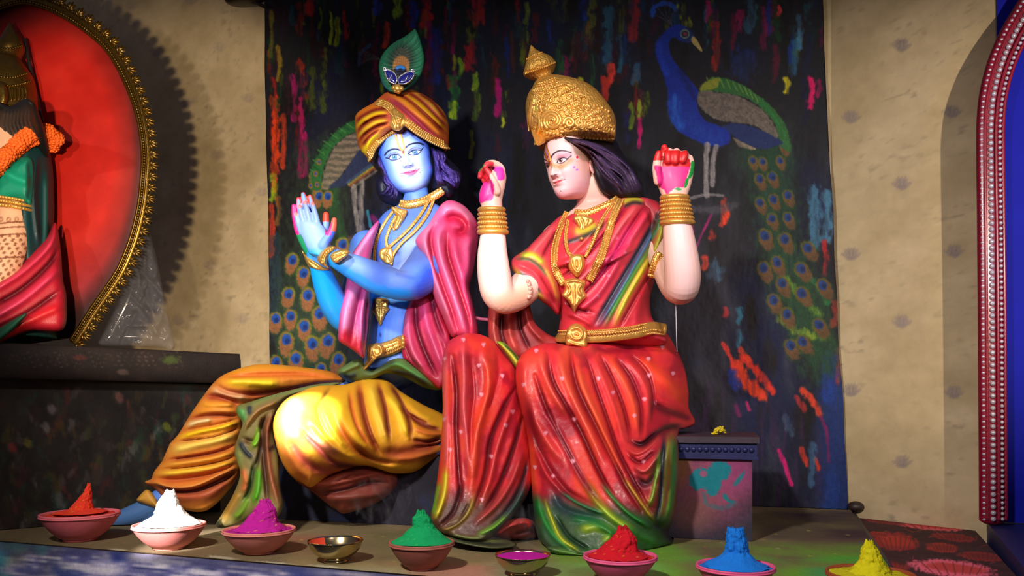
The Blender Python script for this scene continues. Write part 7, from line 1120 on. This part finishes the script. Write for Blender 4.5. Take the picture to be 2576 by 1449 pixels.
for l in ([(-20, 190), (30, 195), (70, 184)], [(-20, 262), (40, 266), (82, 256)], [(-6, 120), (25, 122), (55, 116)], [(-20, 210), (30, 216), (76, 205)]): beads(a, onto(cd3, l, .001, 8, 2.36), .0042, 1.9, 7, 5)
for k in range(8): l = onto(cd3, [(2+9*k, 255-k), (4+9*k, 238), (8+8*k, 222)], .001, 5, 2.36); V, f = tube_shape(l, .003, 6); a.add(V, f)
a.build('crown_beads', m_goldd, gs).parent = c3
relief('cheek', k1([(-40, 330), (10, 330), (30, 350), (35, 400), (15, 440), (-40, 440)]), [(0, 240, 2.34)], .03, 16, m_goldd, gs, (170, 130, 50), step=4)
relief('hair', k1([(-30, 420), (40, 430), (100, 400), (140, 420), (165, 480), (190, 560), (200, 640), (120, 660), (60, 640), (-20, 640)]), [(30, 330, 2.40), (100, 380, 2.42)], .05, 22, m_hair, gs, (22, 20, 22), [R1([(20+14*k, 440), (10+16*k, 500), (30+18*k, 560)], 3, .006, (70, 66, 66), .6, 3) for k in range(8)], step=3.2)
V, f = tube_shape(P(np.array([62, 82, 108]), np.array([100, 200, 312]), np.full(3, 2.47)), .006, 8); obj('back_staff', V, f, MATS['pedestal_dark'], gs)
relief('green_robe', k1([(80, 620), (150, 560), (195, 600), (215, 690), (220, 850), (215, 1000), (235, 1150), (250, 1290), (150, 1330), (100, 1100), (80, 900)]), [(110, 500, 2.42), (110, 800, 2.40)], .05, 26, m_cloth, gs, (8, 52, 56), [R1([(150, 640), (140, 800), (160, 1000)], 9, .008, (6, 30, 40), .8, 10), R1([(190, 700), (190, 900), (180, 1050)], 8, .008, (8, 74, 70), .8, 9)], step=4)
relief('green_sleeve', k1([(-30, 690), (20, 655), (80, 630), (130, 640), (140, 720), (135, 800), (125, 835), (60, 815), (-30, 810)]), [(40, 450, 2.34)], .06, 30, m_cloth, gs, (6, 124, 100), [R1([(10, 690), (60, 720), (120, 740)], 14, .008, (10, 150, 120), .6, 16), R1([(120, 650), (125, 760), (110, 820)], 8, -.006, (6, 70, 66), .8, 10)], step=4)
a = Acc(); sd = surf(sb)
for yy, r_ in ((498, .006), (508, .007), (518, .006)): l = onto(sd, [(-20, yy-4), (20, yy), (55, yy+6), (80, yy+12)], .012, 8, 2.33); V, f = tube_shape(l, r_, 8, .8); a.add(V, f); beads(a, l-[0, .006, 0], .0045, 2, 7, 5)
tag(a.build('armlet', m_gold, gs), 'gold armlet below the green sleeve')
relief('red_shawl', k1([(-40, 1140), (60, 1080), (140, 1010), (190, 960), (225, 900), (245, 1000), (255, 1130), (270, 1210), (255, 1335), (120, 1340), (30, 1375), (-40, 1390)]), [(0, 740, 2.26), (110, 640, 2.36), (150, 800, 2.34), (20, 850, 2.26)], .045, 28, m_sari, gs, (160, 20, 40), [R1([(-30, 1180), (80, 1110), (180, 1020), (230, 940)], 10, .012, (200, 50, 84), .9, 11), R1([(-30, 1240), (90, 1170), (200, 1070), (240, 1000)], 6, -.012, (84, 6, 24), .9, 8), R1([(-30, 1290), (100, 1210), (230, 1100)], 11, .012, (214, 60, 100), .9, 11), R1([(-30, 1340), (110, 1270), (240, 1180)], 6, -.010, (90, 8, 24), .9, 8), R1([(60, 1330), (160, 1280), (250, 1240)], 12, .006, (190, 20, 30), .8, 14)], step=4)
relief('green_hem', k1([(-40, 1360), (60, 1290), (110, 1270), (60, 1330), (0, 1380), (-40, 1400)]), [(10, 830, 2.20)], .02, 10, m_cloth, gs, (14, 70, 50), step=4)
# marigold garland around the neck
gr = thing('garland', 'orange marigold garland hanging over the green-sleeved statue', 'garland', tuple(P(60, 400, 2.34)))
m_or = mat('marigold_orange', (222, 92, 10), rough=.75, var=.25, vscale=120, bump=.8, bscale=300)
fa = Acc(); fa.add(*ball_shape((0, 0, 0), .017, 12, 8))
for k in range(46): z_ = 1-2*(k+.5)/46; r_ = math.sqrt(1-z_*z_); a_ = k*2.399; V, q_ = ball_shape(np.array([r_*math.cos(a_), r_*math.sin(a_), z_])*.0165, .0058, 5, 3); fa.add(V, q_)
Vf, ff, cf_ = fa.get(); fme = mesh_from('marigold', Vf, ff); fme.materials.append(m_or)
gl = resample(cr([(-40, 445, 2.24), (0, 412, 2.25), (30, 380, 2.27), (62, 352, 2.29), (92, 338, 2.31), (118, 340, 2.34), (136, 358, 2.37)], 8), 15)
for k, (gx, gy, gd) in enumerate(gl):
    for s_ in (0, 1):
        o = bpy.data.objects.new('marigold', fme); COL.objects.link(o); o.parent = gr; o.location = Vector(P(gx+(-5 if s_ else 6), gy+(9 if s_ else -9), gd+(.012 if s_ else -.005)))-gr.location; o.rotation_euler = (k, s_*2+k*.7, k*1.3); sc_ = .95+.2*RNG.random(); o.scale = (sc_,)*3
# clear plastic bag propped behind the rim
def film(name, outline, ctrl, seed):
    V, f, c, q = relief_shape(outline, ctrl, .03, 30, (230, 230, 240), [([(RNG.uniform(outline[0][0]-60, outline[0][0]+80), RNG.uniform(580, 860)), (RNG.uniform(300, 430), RNG.uniform(580, 870))], 7, .016 if k % 2 else -.014) for k in range(12)], step=5, wig=.03, freq=24, seed=seed); return V, f
m_film = bpy.data.materials.new('clear_film'); m_film.use_nodes = True; nt = m_film.node_tree; b_ = nt.nodes['Principled BSDF']; b_.inputs['Base Color'].default_value = (.22, .22, .26, 1); b_.inputs['Roughness'].default_value = .1; b_.inputs['Alpha'].default_value = .10; b_.inputs['Specular IOR Level'].default_value = .9; b_.inputs['Coat Weight'].default_value = .6
V, f = film('plastic_bag', [(352, 560), (372, 575), (392, 640), (412, 740), (440, 872), (400, 874), (330, 872), (250, 868), (262, 830), (300, 750), (330, 660)], [(360, 600, 2.58), (430, 870, 2.58), (260, 870, 2.55)], 3)
V[:, 2] = np.maximum(V[:, 2], ZP+.002); tag(obj('plastic_bag', V, f, m_film), 'crumpled clear plastic bag leaning behind the halo rim', 'plastic bag')
V, f = prism([p[:2] for p in (P(160, 866, 2.40), P(245, 868, 2.46), P(240, 868, 2.49), P(155, 866, 2.43))], ZP+.001, ZP+.006); tag(obj('ribbon', V, f, mat('red_ribbon', (206, 40, 24), rough=.5)), 'short red ribbon lying on the pedestal edge', 'ribbon')
# dark lamp bracket peeping in at the top edge
lb = thing('lamp_bracket', 'dark wall lamp bracket at the top edge beside the painted canvas', 'lamp bracket', tuple(P(612, -20, 3.2)))
V, f = pillow_shape([(560, -30, 690, -30, 3.22, .05), (562, -10, 672, -8, 3.22, .05), (566, 4, 640, 8, 3.22, .04), (575, 10, 600, 12, 3.22, .02)], 16, 4); obj('bracket_body', V, f, mat('black_metal', (22, 18, 18), rough=.4), lb)
V, f = tube_shape(P(np.array([600, 640, 668]), np.array([-6, 6, 18]), np.array([3.2, 3.22, 3.25])), .008, 8); obj('bracket_arm', V, f, MATS['black_metal'], lb)
# ================================================================== arched niche at right with pearl-studded frame
nf = lambda px: 2.30-.3*(np.asarray(px, float)-2495)/F*2.3
arch = thing('arch_frame', 'crimson arch frame studded with three rows of silver pearls around the blue niche', 'arch', tuple(P(2500, 1310, 2.29)))
cl_ = cr([(2499, 1306), (2498, 1100), (2496, 800), (2494, 560), (2492, 380), (2493, 300), (2500, 235), (2518, 165), (2545, 100), (2578, 42), (2620, -20), (2670, -70)], 8); cl_ = resample(cl_, 6)
m_crim = mat('crimson_gloss', (132, 14, 44), rough=.32, var=.2, vscale=30, coat=.5, bump=.4, bscale=120)
tn = np.gradient(cl_, axis=0); nn2 = np.stack([-tn[:, 1], tn[:, 0]], -1); nn2 /= np.linalg.norm(nn2, axis=1)[:, None]; nn2 *= np.sign(nn2[0, 0]) if nn2[0, 0] else 1
a = Acc(); dd_ = nf(cl_[:, 0]); V, f = tube_shape(P(cl_[:, 0], cl_[:, 1], dd_), 33*2.3/F, 12, .45, True, up=(0, 1, 0)); a.add(V, f); fr0 = a.build('moulding', m_crim, arch)
for o_, r_ in ((-31, .006), (-14, .005), (14, .005), (31, .006)): s2 = cl_+nn2*o_; V, f = tube_shape(P(s2[:, 0], s2[:, 1], nf(s2[:, 0])-(.016 if abs(o_) < 20 else .004)), r_, 7); obj('moulding_rib', V, f, m_crim, arch).parent = fr0
pm = mesh_from('pearl', *ball_shape((0, 0, 0), .0056, 10, 8)); pm.materials.append(mat('pearl_silver', (196, 190, 204), rough=.25, metal=.35, var=.1))
pm2 = pm.copy(); 
for v in pm2.vertices: v.co *= 1.35
for o_, m_ in ((-23, pm), (0, pm2), (23, pm)):
    s2 = resample(cl_+nn2*o_, 13.6 if o_ else 15.5)
    for x_, y_ in s2:
        if y_ < -30 or x_ > 2610: continue
        o = bpy.data.objects.new('pearl', m_); COL.objects.link(o); o.parent = arch; o.location = Vector(P(x_, y_, nf(x_)-(.0185 if o_ == 0 else .014)))-arch.location
m_blue = mat('niche_blue', (8, 18, 160), rough=.7, spec=.2, var=.15, vscale=6)
V, f = prism([P(2508, 0, nf(2508)+.05)[:2], P(2508, 0, nf(2508)+.07)[:2], (2.35, 2.12), (2.35, 2.08)], .01, 2.2); nb = obj('niche_panel', V, f, m_blue, arch, smooth=False); tag(nb, 'deep blue niche panel')
bq_ = [(1.485, 2.36), (1.10, 1.60), (2.3, 1.2), (2.4, 2.35)]
V, f = prism(bq_, -.34, .006); blk = obj('niche_plinth', V, f, mat('plinth_blue', (22, 26, 84), rough=.5, var=.2), None, smooth=False); tag(blk, 'dark blue plinth block under the arch at the right edge', 'plinth')
# ================================================================== loose bits
V, f = tube_shape(P(np.array([1700, 1701, 1703]), np.array([762, 820, 884]), np.array([2.27, 2.28, 2.30])), .0012, 6); tag(obj('thread', V, f, mat('white_thread', (200, 200, 206), rough=.6)), 'thin white thread hanging below the raised elbow', 'thread')
V, f = tube_shape(P(np.array([1185, 1212, 1245]), np.array([797, 803, 806]), np.array([2.44, 2.43, 2.42])), .006, 8); tag(obj('support_rod', V, f, mat('pink_rod', (150, 60, 90), rough=.5)), 'pink rod joining the two statues at waist height', 'rod')

# faint incense smoke drifting over the stage floor
def smoke(label, px, py, d, sx, sy, sz, seed, dens):
    c = P(px, py, d); V, f = ball_shape((0, 0, 0), (sx, sy, sz), 16, 10); V = V+(c-[0, 0, 0]); V[:, 2] = np.maximum(V[:, 2], .004)
    m = bpy.data.materials.new('smoke_haze'); m.use_nodes = True; nt = m.node_tree; nt.nodes.remove(nt.nodes['Principled BSDF']); L = nt.links; out = nt.nodes['Material Output']
    vol = nt.nodes.new('ShaderNodeVolumePrincipled'); vol.inputs['Color'].default_value = (.75, .72, .78, 1); vol.inputs['Anisotropy'].default_value = .2
    tc = nt.nodes.new('ShaderNodeTexCoord'); mp = nt.nodes.new('ShaderNodeMapping'); mp.inputs['Location'].default_value = (seed, seed*.7, 0); mp.inputs['Scale'].default_value = (14, 14, 7); L.new(tc.outputs['Object'], mp.inputs[0])
    nz = nt.nodes.new('ShaderNodeTexNoise'); nz.inputs['Scale'].default_value = 1.6; nz.inputs['Detail'].default_value = 4; nz.inputs['Distortion'].default_value = 2.2; L.new(mp.outputs[0], nz.inputs['Vector'])
    rg = nt.nodes.new('ShaderNodeMapRange'); rg.inputs[1].default_value = .54; rg.inputs[2].default_value = .74; rg.inputs[3].default_value = 0; rg.inputs[4].default_value = dens; L.new(nz.outputs['Fac'], rg.inputs[0])
    L.new(rg.outputs[0], vol.inputs['Density']); L.new(vol.outputs[0], out.inputs['Volume'])
    o = obj('smoke', V, f, m); tag(o, label, 'smoke', kind='stuff'); return o
smoke('thin wisp of incense smoke beside the green powder bowl', 960, 1265, 2.02, .10, .05, .075, 3.1, 9)
smoke('thin wisp of incense smoke before the red sari hem', 1330, 1330, 1.80, .13, .035, .06, 7.7, 9)
